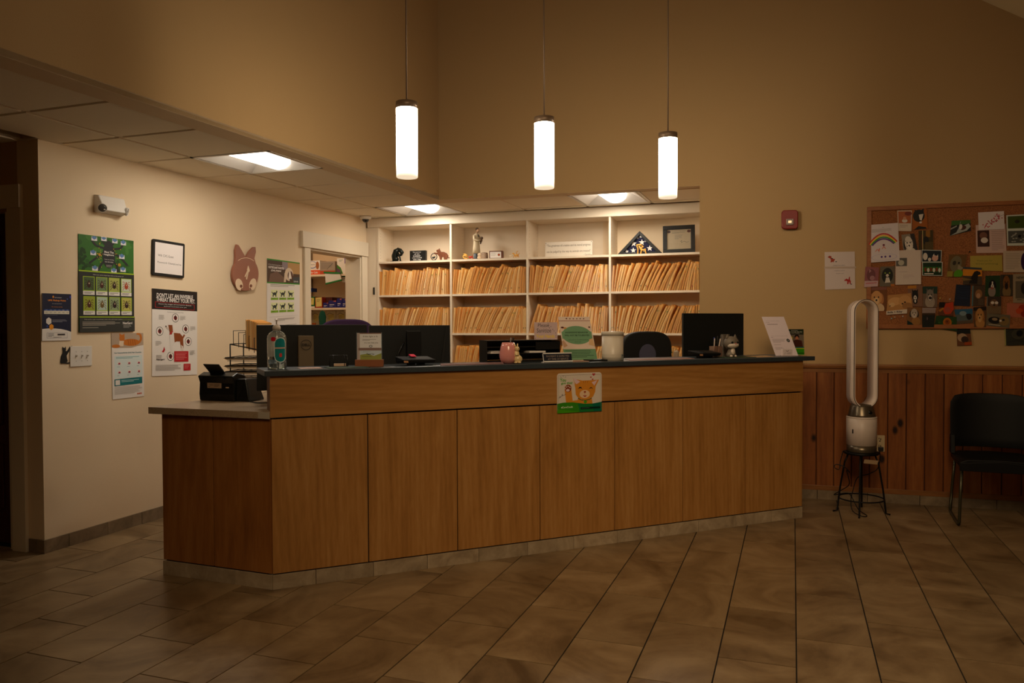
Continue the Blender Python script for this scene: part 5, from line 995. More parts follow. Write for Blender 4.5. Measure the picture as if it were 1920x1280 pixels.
part(t, 'eye', m_black, lambda b: (b.ball((-2.2 * k, -5.8 * k, 27.6 * k), .7 * k, 6, 4), b.ball((2 * k, -6 * k, 27.6 * k), .7 * k, 6, 4)), 0, mr)
for dx, dy, lb, mt in ((3, 1, 'silver pen standing in the pink pot', M((.6, .6, .62), .3, .6)), (7, -2, 'black pen standing in the pink pot', m_black)):
    mp = m @ T(dx * k, dy * k, 24.6 * k, 0, 6, 5); o = build(B(mt, mp).lathe([(.003, 0), (.004, .02), (.004, 22.5 * k), (.0025, 23.5 * k)], seg=8), 'pen', at=mp); tag(o, lb, 'pen')
# handwritten card
m = MCN @ T(cplane(1023.5, 640, .22)[0], .22, TOPZ + .1340, -26) ; k = kk(1023, .22); t = thing('handwritten_card', 'handwritten pinkish card with black and yellow lettering on the file tray', 'card', m); W = 45 * k / math.cos(rad(18)) * .92; Hq = 33 * k
RXc = Matrix.Rotation(rad(-10), 4, 'X')
part(t, 'card', M((0.72, 0.62, 0.62), .6), lambda b: b.box((-W / 2, 0, 0), (W / 2, .002, Hq)), 0, RXc)
front_print(t, W, Hq, -.0003, lambda A: (A.text('Please', .40, .17, .48, .20, (.2, .16, .18)), A.text('Sanitize', .42, .47, .62, .24, (.2, .16, .18)), A.text('Your Hands', .48, .80, .80, .20, (.85, .72, .15), True), [A.ell(x, y, .016, .022, (.15, .12, .14), 6) for x, y in ((.60, .08), (.62, .18), (.72, .25), (.66, .33), (.80, .42), (.85, .50), (.92, .62), (.93, .75), (.93, .86), (.05, .94))]), 0, 0, .5, rad(-10))
# payment sign
m = LT(1046, .055, 3) @ Matrix.Rotation(rad(-14), 4, 'X'); k = kk(1046, .055); t = thing('desk_sign', 'engraved dark payment sign in a silver desk holder', 'sign', m); W = 62 * k; Hq = 18 * k
part(t, 'holder', M((.86, .85, .84), .35, name='polished_aluminium'), lambda b: (b.box((-W / 2, -.012, 0), (W / 2, .03, 2.6 * k)), b.hexa([(-W / 2, -.010, Hq - 2 * k), (W / 2, -.010, Hq - 2 * k), (W / 2, -.002, Hq - 2 * k), (-W / 2, -.002, Hq - 2 * k), (-W / 2, -.010, Hq), (W / 2, -.010, Hq), (W / 2, -.002, Hq), (-W / 2, -.002, Hq)]), b.box((-W / 2, -.003, 2 * k), (W / 2, .0, Hq - k))))
part(t, 'plate', M((0.10, 0.12, 0.17), .4), lambda b: b.box((-W / 2 + .003, -.008, 2.6 * k), (W / 2 - .003, -.0035, Hq - 2 * k)))
front_print(t, W, Hq, -.0083, lambda A: (A.text('PAYMENT IS EXPECTED', .50, .36, .80, .20, (.62, .56, .52)), A.text('AT TIME OF SERVICE', .50, .66, .72, .20, (.62, .56, .52))))
# behaviour notice in an acrylic stand
m = LT(1086, .20, -10); k = kk(1086, .2); t = thing('acrylic_sign', 'tall tilted notice with a green oval about aggressive behaviour', 'sign', m); W = 65 * k; Hq = 84 * k
RXn = Matrix.Rotation(rad(-12), 4, 'X')
part(t, 'sheet', M((.84, .76, .70), .4), lambda b: b.hexa([(-W / 2 + 4 * k, 0, .002), (W / 2 + 4 * k, 0, .002), (W / 2 + 4 * k, .003, .002), (-W / 2 + 4 * k, .003, .002), (-W / 2 - 3 * k, 0, Hq), (W / 2 - 6 * k, 0, Hq), (W / 2 - 6 * k, .003, Hq), (-W / 2 - 3 * k, .003, Hq)]), 0, RXn)
part(t, 'acrylic_foot', M((.80, .82, .80), .05, trans=.6), lambda b: b.box((-W / 2 + 4 * k, .0, 0), (W / 2 + 4 * k, .08, .003)))
SG = (.42, .58, .44); TX_ = (.14, .20, .14)
def notice(A):
    A.Q = lambda s, q: ((-W / 2 + 4 * k - 7 * k * (1 - q)) + (W - 3 * k * (1 - q)) * s, Hq * (1 - q))
    A.rect(.0, .085, 1, .095, (.6, .3, .28)).ell(.5, .42, .47, .21, SG, 28).rect(.03, .34, .97, .50, SG).rect(.0, .74, 1, .985, SG)
    A.text('AGGRESSIVE BEHAVIOR', .5, .36, .72, .035, TX_, True).text('WILL NOT BE TOLERATED', .5, .425, .78, .035, TX_, True).text("... and we're not talking about", .5, .53, .66, .026, TX_).text('your pet.', .5, .58, .20, .028, TX_).lines(.06, .77, .94, .95, 5, (.22, .30, .24), .32)
    A.ell(.08, .245, .05, .02, (.35, .15, .12)).ell(.16, .26, .05, .02, (.75, .55, .3)).ell(.93, .24, .03, .02, (.35, .2, .15)).poly([(.0, .56), (.06, .54), (.16, .66), (.04, .70)], (.75, .60, .48)).poly([(.86, .52), (.97, .50), (1, .68), (.82, .64)], (.80, .66, .5)).ell(.25, .035, .03, .008, (.3, .2, .15)); [A.ell(.25 + .11 * i, .045, .025, .012, (.45, .25, .2), 8) for i in range(6)]
front_print(t, 1, 1, -.0004, notice, 0, 0, .3, rad(-12))
# white treat tin
m = LT(1148.5, .12, 18); k = kk(1148, .12); t = thing('treat_tin', 'white lidded metal tin with a wire handle and a small grey label', 'tin', m); Rt = 20.5 * k; Ht = 54 * k
tw = M((.80, .76, .70), .35, name='cream_enamel')
part(t, 'body', tw, lambda b: b.lathe([(.001, 0), (Rt * .98, 0), (Rt * .98, .02), (Rt, .022), (Rt * .98, .026), (Rt, .030), (Rt * .98, .034), (Rt, .038), (Rt * .98, .042), (Rt * .98, Ht - 6 * k)], seg=32))
part(t, 'lid', tw, lambda b: b.lathe([(Rt * 1.03, Ht - 7 * k), (Rt * 1.03, Ht - 1 * k), (Rt, Ht), (.001, Ht + .003)], seg=32))
part(t, 'handle', M((.80, .78, .74), .3, .5), lambda b: b.tube([(-8 * k * math.cos(rad(15 * i)), 0, Ht + 8 * k * math.sin(rad(15 * i))) for i in range(13)], .0018, 6))
part(t, 'label', M((.55, .58, .56), .5), lambda b: lab(b, Rt + .0008, -88, -25, .004, .040, False)); part(t, 'label_print', m_black, lambda b: [lab(b, Rt + .0012, a, a + 6, .030, .034, False, 2) for a in (-82, -72, -62)] + [lab(b, Rt + .0012, -60, -50, .024, .037, True, 6), lab(b, Rt + .0012, -44, -30, .026, .034, False, 3)])
# pen cup
m = LT(1342, .19, 0); k = kk(1342, .19); t = thing('pen_cup', 'clear square pen cup before the tall monitor', 'pen cup', m); W = 9 * k
part(t, 'cup', M((.75, .62, .55), .1, trans=.75), lambda b: (b.box((-W, -.028, 0), (W, -.026, .075)), b.box((-W, .026, 0), (W, .028, .075)), b.box((-W, -.026, 0), (-W + .002, .026, .075)), b.box((W - .002, -.026, 0), (W, .026, .075)), b.box((-W, -.026, 0), (W, .026, .003))))
for i, (dx, c, lb) in enumerate(((-6, (.75, .68, .62), 'white pen standing upright in the clear cup'), (0, (.10, .20, .55), 'blue pen standing in the clear cup'), (4, (.1, .1, .1), 'black pen in the clear cup'), (7, (.88, .80, .74), 'long white pen leaning out of the clear cup'))):
    mp = m @ T(dx * k * .8, .008 * (i % 2), .006, 0, 0, (4, -3, 2, 12)[i]); o = build(B(M(c, .4), mp).lathe([(.002, 0), (.004, .015), (.004, .115 + .008 * (i % 3)), (.003, .122 + .008 * (i % 3))], seg=8), 'pen', at=mp); tag(o, lb, 'pen')
m = LT(1366, .20, 0); t = thing('acrylic_holder', 'clear upright plastic holder between the pens and the cat figurine', 'holder', m)
part(t, 'panel', M((.60, .56, .52), .1, trans=.6), lambda b: (b.box((-.045, 0, 0), (-.042, .03, .150)), b.box((-.042, .028, 0), (.03, .03, .155)), b.box((-.045, -.02, 0), (.03, .03, .003))))
# cat figurine
m = LT(1371, .12, -4); k = kk(1372, .12); t = thing('cat_figurine', 'grey and white big-headed cat figurine on the ledge', 'figurine', m)
gf = M((.44, .40, .35), .5, name='grey_vinyl'); wf = M((.84, .78, .72), .5)
zb_ = .0
part(t, 'body', gf, lambda b: (b.lathe([(.001, .004), (9 * k, .004), (9.5 * k, 6 * k), (7 * k, 12 * k), (4 * k, 17 * k)], seg=18, sy=.85), b.ball((0, 0, 27 * k), (14.5 * k, 13 * k, 12.5 * k), 20, 12)))
for s in (-1, 1): part(t, 'ear', gf, lambda b: b.lathe([(4.2 * k, 0), (2.6 * k, 4 * k), (.3 * k, 8.5 * k)], (s * 8.6 * k, 0, 35 * k), 10, sy=.6))
part(t, 'muzzle', wf, lambda b: (b.ball((0, -4.6 * k, 23 * k), (12 * k, 9.5 * k, 6.6 * k), 16, 10), b.ball((0, -5 * k, 11 * k), (4.5 * k, 4.5 * k, 7 * k)), b.ball((-4.5 * k, -6.5 * k, 2.5 * k), (2.6 * k, 3.5 * k, 2.2 * k), 10, 6), b.ball((4.5 * k, -6.5 * k, 2.5 * k), (2.6 * k, 3.5 * k, 2.2 * k), 10, 6)))
for s in (-1, 1): part(t, 'eye', m_black, lambda b: b.ball((s * 6 * k, -11.6 * k, 28 * k), (2.6 * k, 1.5 * k, 2.2 * k), 10, 6))
part(t, 'nose', M((.85, .40, .38), .4), lambda b: b.ball((0, -14 * k, 25.8 * k), (1.4 * k, .9 * k, 1.0 * k), 8, 6))
part(t, 'plinth', m_black, lambda b: b.lathe([(12 * k, 0), (12 * k, .004)], seg=20))
# leaning information sheet
m = MCN @ T(cplane(1462, 650, .20)[0] , .16, TOPZ + .0003, -24); k = kk(1462, .2); t = thing('information_sheet', 'white printed information sheet in a tilted stand near the end of the ledge', 'sign', m); W = 42 * k; Hq = 75 * k
RXi = Matrix.Rotation(rad(-24), 4, 'X')
def quad_sheet(b, th=.002): b.hexa([(-W / 2 + 6 * k, 0, .0), (W / 2 + 6 * k, 0, .0), (W / 2 + 6 * k, th, .0), (-W / 2 + 6 * k, th, .0), (-W / 2 - 10 * k, 0, Hq * 1.06), (W / 2 - 10 * k, 0, Hq * 1.06), (W / 2 - 10 * k, th, Hq * 1.06), (-W / 2 - 10 * k, th, Hq * 1.06)])
part(t, 'sheet', M((.84, .78, .80), .4), quad_sheet, 0, RXi)
def infop(A):
    A.Q = lambda s, q: ((-W / 2 + 6 * k - 16 * k * (1 - q)) + W * s, Hq * 1.06 * (1 - q)); G_ = (.58, .52, .54)
    A.text('Payment Authorization Notice', .42, .11, .62, .022, G_).text('available', .17, .15, .18, .02, G_).lines(.13, .19, .8, .21, 1, G_, .8).text('Please scan with your phone camera', .48, .50, .74, .02, G_).lines(.08, .53, .25, .55, 1, G_).lines(.10, .58, .72, .68, 4, (.66, .60, .62), .4).lines(.1, .72, .85, .74, 1, (.62, .56, .58)).lines(.1, .79, .5, .86, 3, (.68, .62, .64), .4).ell(.80, .615, .07, .045, (.12, .14, .14)).ell(.80, .615, .03, .022, (.5, .5, .5))
front_print(t, 1, 1, -.0004, infop, 0, 0, .4, rad(-24))
m = MCN @ T(cplane(1474, 650, .09)[0], .085, TOPZ + .0003, -20); t = thing('business_card_holder', 'small curved stack of white business cards before the information sheet', 'card holder', m); k = kk(1474, .09)
part(t, 'cards', M((.84, .78, .78), .5), lambda b: b.prism([(-11 * k, .004), (-8 * k, -.004), (11 * k, -.004), (11 * k, .010), (-8 * k, .010)], .004, 13 * k, 'z')); part(t, 'tray', M((.8, .76, .76), .1, trans=.6), lambda b: b.box((-11 * k, -.012, 0), (11 * k, .016, .004)))
front_print(t, 18 * k, 11 * k, -.0042, lambda A: (A.line([(.35, .15), (.5, .3), (.65, .12)], .05, (.15, .13, .15)), [A.ell(.15 + .05 * i, .75 - .07 * i, .02, .03, (.15, .13, .15), 6) for i in range(4)], A.lines(.45, .5, .95, .8, 3, (.5, .46, .48), .25)), .004, 1 * k)
# green brochure
m = MCN @ T(cplane(1491, 650, .25)[0], .25, TOPZ + .0003, -26); k = kk(1491, .25); t = thing('brochure', 'green brochure showing a dark-haired person in a brown jumper, last on the ledge', 'brochure', m); W = 34 * k; Hq = 48 * k
part(t, 'cover', M((.20, .20, .16), .3), lambda b: b.box((-W / 2, 0, 0), (W / 2, .004, Hq)), 0, Matrix.Rotation(rad(-6), 4, 'X'))
front_print(t, W, Hq, -.0004, lambda A: (A.rect(0, .22, 1, .75, (.45, .40, .34)), A.rect(0, .0, 1, .16, (.13, .17, .10)), A.text('Pet insurance', .5, .05, .35, .03, WHT), A.text('Pet coverage that fits', .52, .11, .80, .035, (.86, .84, .78), True), A.text('your wallet', .55, .165, .45, .03, (.86, .84, .78)), A.ell(.25, .35, .14, .09, (.75, .70, .10)), A.ell(.62, .30, .13, .09, (.13, .09, .08)), A.ell(.62, .36, .09, .08, (.72, .46, .34)), A.poly([(.42, .45), (.62, .40), (.88, .45), (.95, .72), (.42, .72)], (.28, .14, .10)), A.rect(0, .70, 1, .74, (.05, .45, .42)), A.rect(0, .74, 1, .77, (.75, .75, .10)), A.rect(0, .77, 1, 1, (.22, .60, .06)), A.rect(0, .93, 1, .96, (.08, .25, .08))), 0, 0, .3, rad(-6))
# cat sign on the counter front
u0, z0 = cplane(1044, 700, -.004); u1, z1 = cplane(1127.5, 770, -.004)
m = MCN @ T((u0 + u1) / 2, -.0045, (z0 + z1) / 2) ; m = m @ Matrix.Rotation(rad(90), 4, 'X'); W = u1 - u0; Hq = z0 - z1
rr = .018
def rrect(w, h, r, n=5): return [(cx + r * math.cos(rad(a0 + 90 * i / n)), cy + r * math.sin(rad(a0 + 90 * i / n))) for cx, cy, a0 in ((w / 2 - r, h / 2 - r, 0), (-w / 2 + r, h / 2 - r, 90), (-w / 2 + r, -h / 2 + r, 180), (w / 2 - r, -h / 2 + r, 270)) for i in range(n + 1)]
b = B(M((.84, .80, .76), .4), m); b.prism(rrect(W, Hq, rr), 0, .004, 'z'); o = build(b, 'counter_sign', at=m); tag(o, 'rounded cartoon sign of a waving orange cat stuck to the counter front', 'sign')
A = Art(lambda s, t: (-W / 2 + W * s, Hq / 2 - Hq * t), .0043); OC = (.82, .54, .18); OD = (.52, .24, .10)
def ar(x, y): return (x, y)
A.poly([(.345, .10), (.40, .30), (.41, .16), (.56, .20), (.72, .20), (.94, .19), (.86, .36), (.85, .50), (.80, .62), (.70, .69), (.60, .70), (.48, .66), (.41, .55), (.40, .38)], OC)
A.poly([(.36, .12), (.51, .225), (.425, .29)], (.86, .74, .78)).poly([(.90, .20), (.77, .25), (.83, .34)], (.86, .74, .78))
A.poly([(.16, .40), (.17, .33), (.22, .29), (.27, .29), (.31, .33), (.315, .42), (.34, .70), (.45, .69), (.46, .65), (.60, .72), (.77, .66), (.79, .80), (.20, .80)], OC).ell(.24, .385, .072, .095, OD, 16)
A.ell(.235, .43, .042, .035, (.86, .76, .78), 12); [A.ell(x, y, .012, .018, (.88, .80, .80), 8) for x, y in ((.175, .39), (.20, .345), (.24, .335), (.28, .36))]
A.ell(.61, .545, .115, .105, (.88, .76, .62), 22).ell(.615, .49, .027, .024, (.62, .25, .12), 10).line([(.615, .51), (.615, .565)], .006, OD, 1.2).poly([(.57, .575), (.615, .585), (.66, .575), (.635, .612), (.60, .612)], (.60, .10, .20))
for cx in (.51, .755): A.poly([(cx - .05, .395 + (.03 if cx > .6 else .02)), (cx - .02, .36 + (.02 if cx > .6 else 0)), (cx + .02, .36 + (.02 if cx > .6 else 0)), (cx + .05, .41 + (.02 if cx > .6 else .01)), (cx + .015, .39 + (.01 if cx > .6 else 0)), (cx - .015, .39 + (.01 if cx > .6 else 0))], (.07, .10, .14))
for i in range(3): A.line([(.58 + .05 * i, .205), (.585 + .045 * i, .26)], .010, (.62, .34, .10), 1.2)
A.line([(.46, .64), (.53, .69), (.62, .705), (.72, .685), (.77, .65)], .016, (.07, .32, .20), 1.2).ell(.625, .745, .037, .04, (.30, .60, .12))
A.poly([(0, .76), (.15, .735), (.35, .74), (.6, .79), (.8, .795), (1, .76), (1, 1), (0, 1)], (.20, .52, .10)).poly([(.45, .765), (.6, .79), (.8, .795), (1, .76), (1, 1), (.5, 1)], (.10, .45, .22)).poly([(.78, .795), (.9, .785), (1, .76), (1, 1), (.82, 1)], (.04, .40, .30)).poly([(0, .9), (.3, .95), (.5, 1), (0, 1)], (.26, .58, .08))
A.text('You', .125, .165, .135, .085, (.30, .62, .12), True).text('got this!', .21, .255, .25, .075, (.30, .62, .12), True).text('CareCredit', .225, .855, .24, .045, (.82, .88, .74), True).poly([(.08, .875), (.10, .835), (.12, .875)], (.85, .9, .8)).rect(.52, .875, .97, .93, (.05, .18, .14)).lines(.54, .893, .94, .912, 1, (.35, .45, .4))
for cx, cy, r in ((.815, .05, .035), (.75, .12, .018), (.79, .175, .020)): A.poly([(cx, cy + r * 1.2), (cx - r, cy), (cx - r * .8, cy - r * .8), (cx - r * .3, cy - r * .8), (cx, cy - r * .2), (cx + r * .3, cy - r * .8), (cx + r * .8, cy - r * .8), (cx + r, cy)], (.70, .08, .16))
A.line([(.03, .62), (.07, .60), (.06, .57), (.05, .60), (.10, .57), (.12, .54), (.105, .52), (.10, .56), (.15, .55), (.19, .52)], .006, (.2, .18, .2), 1.2).line([(.07, .08), (.09, .105)], .008, (.3, .3, .3), 1.2).line([(.13, .055), (.13, .09)], .008, (.3, .3, .3), 1.2).line([(.19, .08), (.17, .105)], .008, (.3, .3, .3), 1.2)
A.line([(.03, .05), (.97, .05)], .004, (.6, .56, .53), 1.2).line([(.03, .05), (.03, .95)], .004, (.45, .48, .4), 1.2).line([(.97, .05), (.97, .95)], .004, (.45, .48, .4), 1.2)
A.build(o, .35)

# ================================================================== ON THE LOWER DESK
DZ = .9083
# document scanner
a = hz(364, 752, DZ); bq = hz(468, 752, DZ); m = T((a.x + bq.x) / 2, (a.y + bq.y) / 2 + .07, DZ, -2); k = K(Vector((m.translation.x, m.translation.y, 1)))
t = thing('document_scanner', 'black document scanner at the open end of the lower worktop', 'scanner', m); W = 86 * k
scm = M((0.05, 0.055, 0.05), .35, name='scanner_plastic')
part(t, 'housing', scm, lambda b: b.prism([(-.07, 0), (-.075, .04), (-.07, .105), (-.085, .145), (-.04, .165), (.02, .15), (.07, .06), (.075, 0)], -W * .60, W * .35, 'x'), .006)
part(t, 'side_cover', scm, lambda b: b.prism([(-.06, 0), (-.062, .10), (-.045, .125), (.0, .128), (.075, .07), (.08, .02), (.07, 0)], W * .352, W * .74, 'x') if False else b.hexa([(W * .352, -.060, .002), (W * .66, -.045, .002), (W * .66, .09, .002), (W * .352, .09, .002), (W * .352, -.055, .130), (W * .55, -.035, .130), (W * .55, .06, .130), (W * .352, .06, .130)]), .006)
part(t, 'input_chute', scm, lambda b: b.hexa([(-W * .36, -.050, .155), (W * .04, -.050, .155), (W * .04, -.040, .157), (-W * .36, -.040, .157), (-W * .46, -.082, .212), (-W * .04, -.082, .212), (-W * .04, -.074, .215), (-W * .46, -.074, .215)]), .002)
part(t, 'rating_label', M((.66, .56, .46), .5), lambda b: b.box((-W * .36, -.0768, .075), (W * .02, -.0745, .105)))
front_print(t, W * .36, .028, -.0772, lambda A: (A.text('FUJITSU', .3, .4, .3, .25, (.2, .18, .15), True), A.lines(.5, .2, .95, .8, 4, (.35, .32, .28), .4), A.lines(.05, .7, .4, .85, 1, (.35, .32, .28))), .076, -W * .17)
part(t, 'rating_label', M((.80, .70, .60), .5), lambda b: b.box((W * .14, -.0768, .077), (W * .22, -.0745, .084)))
part(t, 'latch', m_dark, lambda b: b.box((-W * .55, -.087, .128), (-W * .46, -.079, .138))); part(t, 'latch', m_dark, lambda b: b.box((W * .05, -.087, .128), (W * .14, -.079, .138)))
cb = hz(497, 757, DZ); o = build(B(m_wire).tube([m @ Vector((W * .5, -.03, .004)), Vector((cb.x - .05, cb.y, DZ + .004)), Vector((cb.x + .02, cb.y + .03, DZ + .004)), Vector((cb.x + .05, cb.y + .12, DZ + .004))], .003, 6), 'power_cable', at=T(cb.x, cb.y, DZ)); tag(o, 'thin black cable running from the scanner across the lower worktop', 'cable')
# wire tray stack with sorter on top
px_, py_ = -3.08, 4.38
k = K(Vector((px_, py_, 1.1))); mt = T(px_, py_, DZ, 20)
u_l = hv(434, 690, (px_, py_), 20); u_r = hv(478, 690, (px_, py_), 20)
m = plane_m(Vector((u_l.x, u_l.y, DZ)), Vector((math.cos(rad(20)), math.sin(rad(20)), 0)), Vector((0, 0, 1))); Wt = (u_r - u_l).length + .09
t = thing('wire_tray_stack', 'stack of black wire desk trays with a file sorter frame above', 'tray', m)
def zz(py): return hv(455, py, (u_l.x, u_l.y), 20).z - DZ
zt_ = zz(645)
for y in (-.02, .24): 
    for x in (0, Wt): part(t, 'post', m_wire, lambda b: b.tube([(x, y, 0), (x, y, zt_ if x == 0 else zt_ - .045)], .0042, 6))
for i, pyy in enumerate((670, 685, 696, 709, 725)):
    z = max(.012, zz(pyy)); part(t, 'tray', m_wire, lambda b: (b.tube([(-.03, -.03, z), (Wt, -.03, z), (Wt, .25, z), (-.03, .25, z)], .0032, 6, True), [b.tube([(-.03 + (Wt + .03) * j / 6, -.03, z - .002), (-.03 + (Wt + .03) * j / 6, .25, z - .002)], .0016, 5) for j in range(7)], b.tube([(-.015, -.03, z - .02), (Wt * .8, -.03, z - .022)], .002, 5)))
    if i < 4: part(t, 'papers', M((.66, .58, .48), .7), lambda b: b.hexa([(-.02, -.025, z - .014), (Wt - .01, -.025, z - .016), (Wt - .01, .24, z - .016), (-.02, .24, z - .014), (-.045, -.025, z - .003), (Wt - .01, -.025, z - .006), (Wt - .01, .24, z - .006), (-.02, .24, z - .004)]))
part(t, 'sorter_base', m_wire, lambda b: (b.tube([(0, -.02, zt_), (Wt + .03, -.02, zt_ - .055)], .004, 6), b.tube([(0, .24, zt_), (Wt + .03, .24, zt_ - .055)], .004, 6), b.tube([(0, -.02, zt_), (0, .24, zt_)], .004, 6)))
for j in range(6):
    x = .022 + j * .034; zj = zt_ - .008 - j * .012; part(t, 'divider', m_wire, lambda b: b.tube([(x, -.02, zj), (x, -.02, zj + zz(621) - zt_ + .012), (x, .22, zj + zz(621) - zt_ + .012), (x, .22, zj)], .0022, 6))
part(t, 'clip', M((.05, .15, .40), .4), lambda b: (b.box((Wt - .035, -.04, zz(664)), (Wt + .01, -.028, zz(659))), b.box((Wt - .03, -.04, zz(682)), (Wt + .01, -.028, zz(677)))))
uf = hv(460, 620, (u_l.x, u_l.y), 20); xf = (m.inverted() @ uf).x
for j in range(6):
    mf = m @ T(xf + .006 + j * .0135, -.01, zz(655) + .006 - j * .0035, 0); hgt = (zz(600) - zz(655)) + random.uniform(-.003, .003)
    b = B([M(MAN[j % 4], .7), m_pap[j % 3]], mf); b.box((0, 0, 0), (.0035, .30, hgt)); b.box((.0085, 0, 0), (.012, .30, hgt - .004)); b.k = 1; b.box((.0035, .003, .003), (.0085, .29, hgt - .007)); o = build(b, 'file_folder', at=mf); tag(o, 'manila folder standing in the wire sorter behind the first monitor', 'folder', 'manila folders in the wire sorter')
# chairs on the staff side
def staff_chair(px, py, v, label, mat, Wb, Hb, rz, extra=None, crown=.5):
    u, z = cplane(px, py, v); q = cw(u, v); m = T(q.x, q.y, 0, rz); t = thing('office_chair', label, 'chair', m); zt = z
    sp_ = lambda a_: (Wb * math.copysign(abs(math.cos(a_)) ** .62, math.cos(a_)), Hb * .5 + Hb * .5 * math.copysign(abs(math.sin(a_)) ** .62, math.sin(a_)))
    P = [sp_(2 * math.pi * i_ / 44) for i_ in range(44)][::-1]
    part(t, 'backrest', mat, lambda b: b.prism([(x, zt - Hb + zz_) for x, zz_ in P], -.03, .02, 'y'), .012)
    part(t, 'back_post', m_black, lambda b: b.box((-.025, .02, .45), (.025, .05, zt - .1)))
    part(t, 'seat', mat, lambda b: b.prism([(-.24, -.46), (.24, -.46), (.26, -.2), (.22, .02), (-.22, .02), (-.26, -.2)], .44, .51, 'z'), .02)
    part(t, 'gas_lift', m_black, lambda b: b.lathe([(.028, .08), (.028, .44)], (0, -.2, 0), 12))
    for i in range(5):
        a = rad(72 * i + 10); lg = part(t, 'leg', m_black, lambda b: b.tube([(0, -.2, .10), (.29 * math.cos(a), -.2 + .29 * math.sin(a), .07)], [.026, .018], 8)); b = B(m_blackm, RM[t.name]); b.ball((.29 * math.cos(a), -.2 + .29 * math.sin(a), .03), (.028, .028, .030), 10, 6); build(b, 'castor', lg)
    if extra: extra(t, zt)
    return t
k = kk(650, 1.25)
staff_chair(650, 598, 1.7, 'office chair with a rounded purple backrest behind the first monitor', M((0.20, 0.10, 0.24), .9, name='purple_fabric'), .215, .42, 36)
def ex2(t, zt):
    part(t, 'lumbar_pad', M((0.27, 0.27, 0.35), .8), lambda b: b.prism(E_(0, zt - .185, .072, .085, 18), -.036, -.0305, 'y'), .002)
    part(t, 'armrest', M((.68, .60, .50), .4), lambda b: b.box((.235, -.06, zt - .27), (.265, .0, zt - .155)), .012)
staff_chair(1211, 621, 1.15, 'black mesh office chair with a grey pad behind the white tin', m_blackm, .215, .36, 34, ex2)

# ================================================================== GOLDEN WALL
o, A, Q, m = solid('fire_alarm', 'red wall fire alarm with a clear strobe', 'fire alarm', [(1465, 395.5), (1496, 394.5), (1496, 430), (1465, 430.5)], PL_BACK, [(.12, 0), (.88, 0), (1, .1), (1, .9), (.88, 1), (.12, 1), (0, .9), (0, .1)], .045, M((0.50, 0.03, 0.03), .4, name='red_plastic'), bevel=.006)
x0, y0 = Q(.28, .48); x1, y1 = Q(.72, .80); build(B(M((0.80, 0.76, 0.72), .1, trans=.5), m).box((x0, y1, .045), (x1, y0, .058)), 'strobe_lens', o, bevel=.004)
x0, y0 = Q(.40, .58); x1, y1 = Q(.60, .70); build(B(M((0.9, 0.85, 0.75), .2, .6), m).box((x0, y1, .058), (x1, y0, .0595)), 'strobe_reflector', o)
o, A = sheet('taped_notice', 'white taped notice with two small red dogs, beneath the fire alarm', 'notice', [(1546, 472.5), (1602.5, 471.5), (1603.5, 541), (1547, 543)], PL_BACK, off=.004, col=(0.80, 0.74, 0.72))
dr = (.62, .22, .12)
A.poly([(.10, .13), (.16, .10), (.22, .11), (.24, .18), (.34, .19), (.36, .17), (.31, .25), (.29, .28), (.26, .26), (.22, .28), (.19, .27), (.21, .22), (.18, .17), (.12, .15)], dr).ell(.25, .175, .03, .012, (.1, .1, .15), 8).ell(.38, .262, .03, .012, (.15, .2, .25), 8)
A.text('ATTENTION CLIENTS:', .48, .365, .40, .024, (.2, .24, .34)).text('Please let us know if you see any', .50, .435, .68, .026, (.2, .24, .34)).text('unsightly messes.', .49, .505, .36, .026, (.2, .24, .34)).text('Thank you!', .50, .582, .25, .028, (.2, .24, .34))
A.poly([(.64, .76), (.72, .72), (.78, .75), (.80, .68), (.83, .67), (.83, .75), (.86, .80), (.85, .87), (.82, .87), (.80, .80), (.78, .87), (.73, .87), (.74, .80), (.70, .78), (.66, .79)], (.65, .12, .10)).ell(.87, .875, .03, .013, (.3, .06, .06), 8); A.build(o)
o, A = sheet('clear_tape', 'glossy strip of clear tape across the taped notice', 'tape', [(1545, 500), (1605, 499.3), (1605, 502.5), (1545, 503.5)], PL_BACK, off=.0062, thick=.0004, mat=M((0.86, 0.78, 0.72), .15, trans=.3, name='clear_tape'))
# cork board
q = [hv(x, y, *PL_BACK) for x, y in ((1625.5, 387.3), (1625.5, 614))]; inv = MB.inverted(); L0 = inv @ q[0]; L1 = inv @ q[1]; R1 = inv @ hv(1920, 618, *PL_BACK); R0 = inv @ hv(1920, 379, *PL_BACK)
bx0 = L0.x; bz1 = (L0.z + R0.z) / 2 + .004; bz0 = (L1.z + R1.z) / 2; bx1 = bx0 + 1.52
def cork():
    m_, nt, b = newmat('cork'); g = nt.nodes.new('ShaderNodeNewGeometry'); n = noise(nt, g.outputs['Position'], 160, 4); r = ramp(nt, [(.3, (.42, .24, .12)), (.7, (.66, .42, .24))]); nt.links.new(n, r.inputs['Fac']); nt.links.new(r.outputs['Color'], b.inputs['Base Color']); b.inputs['Roughness'].default_value = .95; return m_
mbd = MB @ T((bx0 + bx1) / 2, -.002, (bz0 + bz1) / 2); t = thing('cork_board', 'large wood-framed cork board covered in pet photos', 'notice board', mbd); W = (bx1 - bx0) / 2; Hq = (bz1 - bz0) / 2
part(t, 'cork', cork(), lambda b: b.box((-W + .01, -.010, -Hq + .01), (W - .01, 0, Hq - .01)))
fwd_ = wood('board_frame_wood', [(0.1, (0.50, 0.28, 0.14)), (0.9, (0.66, 0.42, 0.24))], (3, 9, 9))
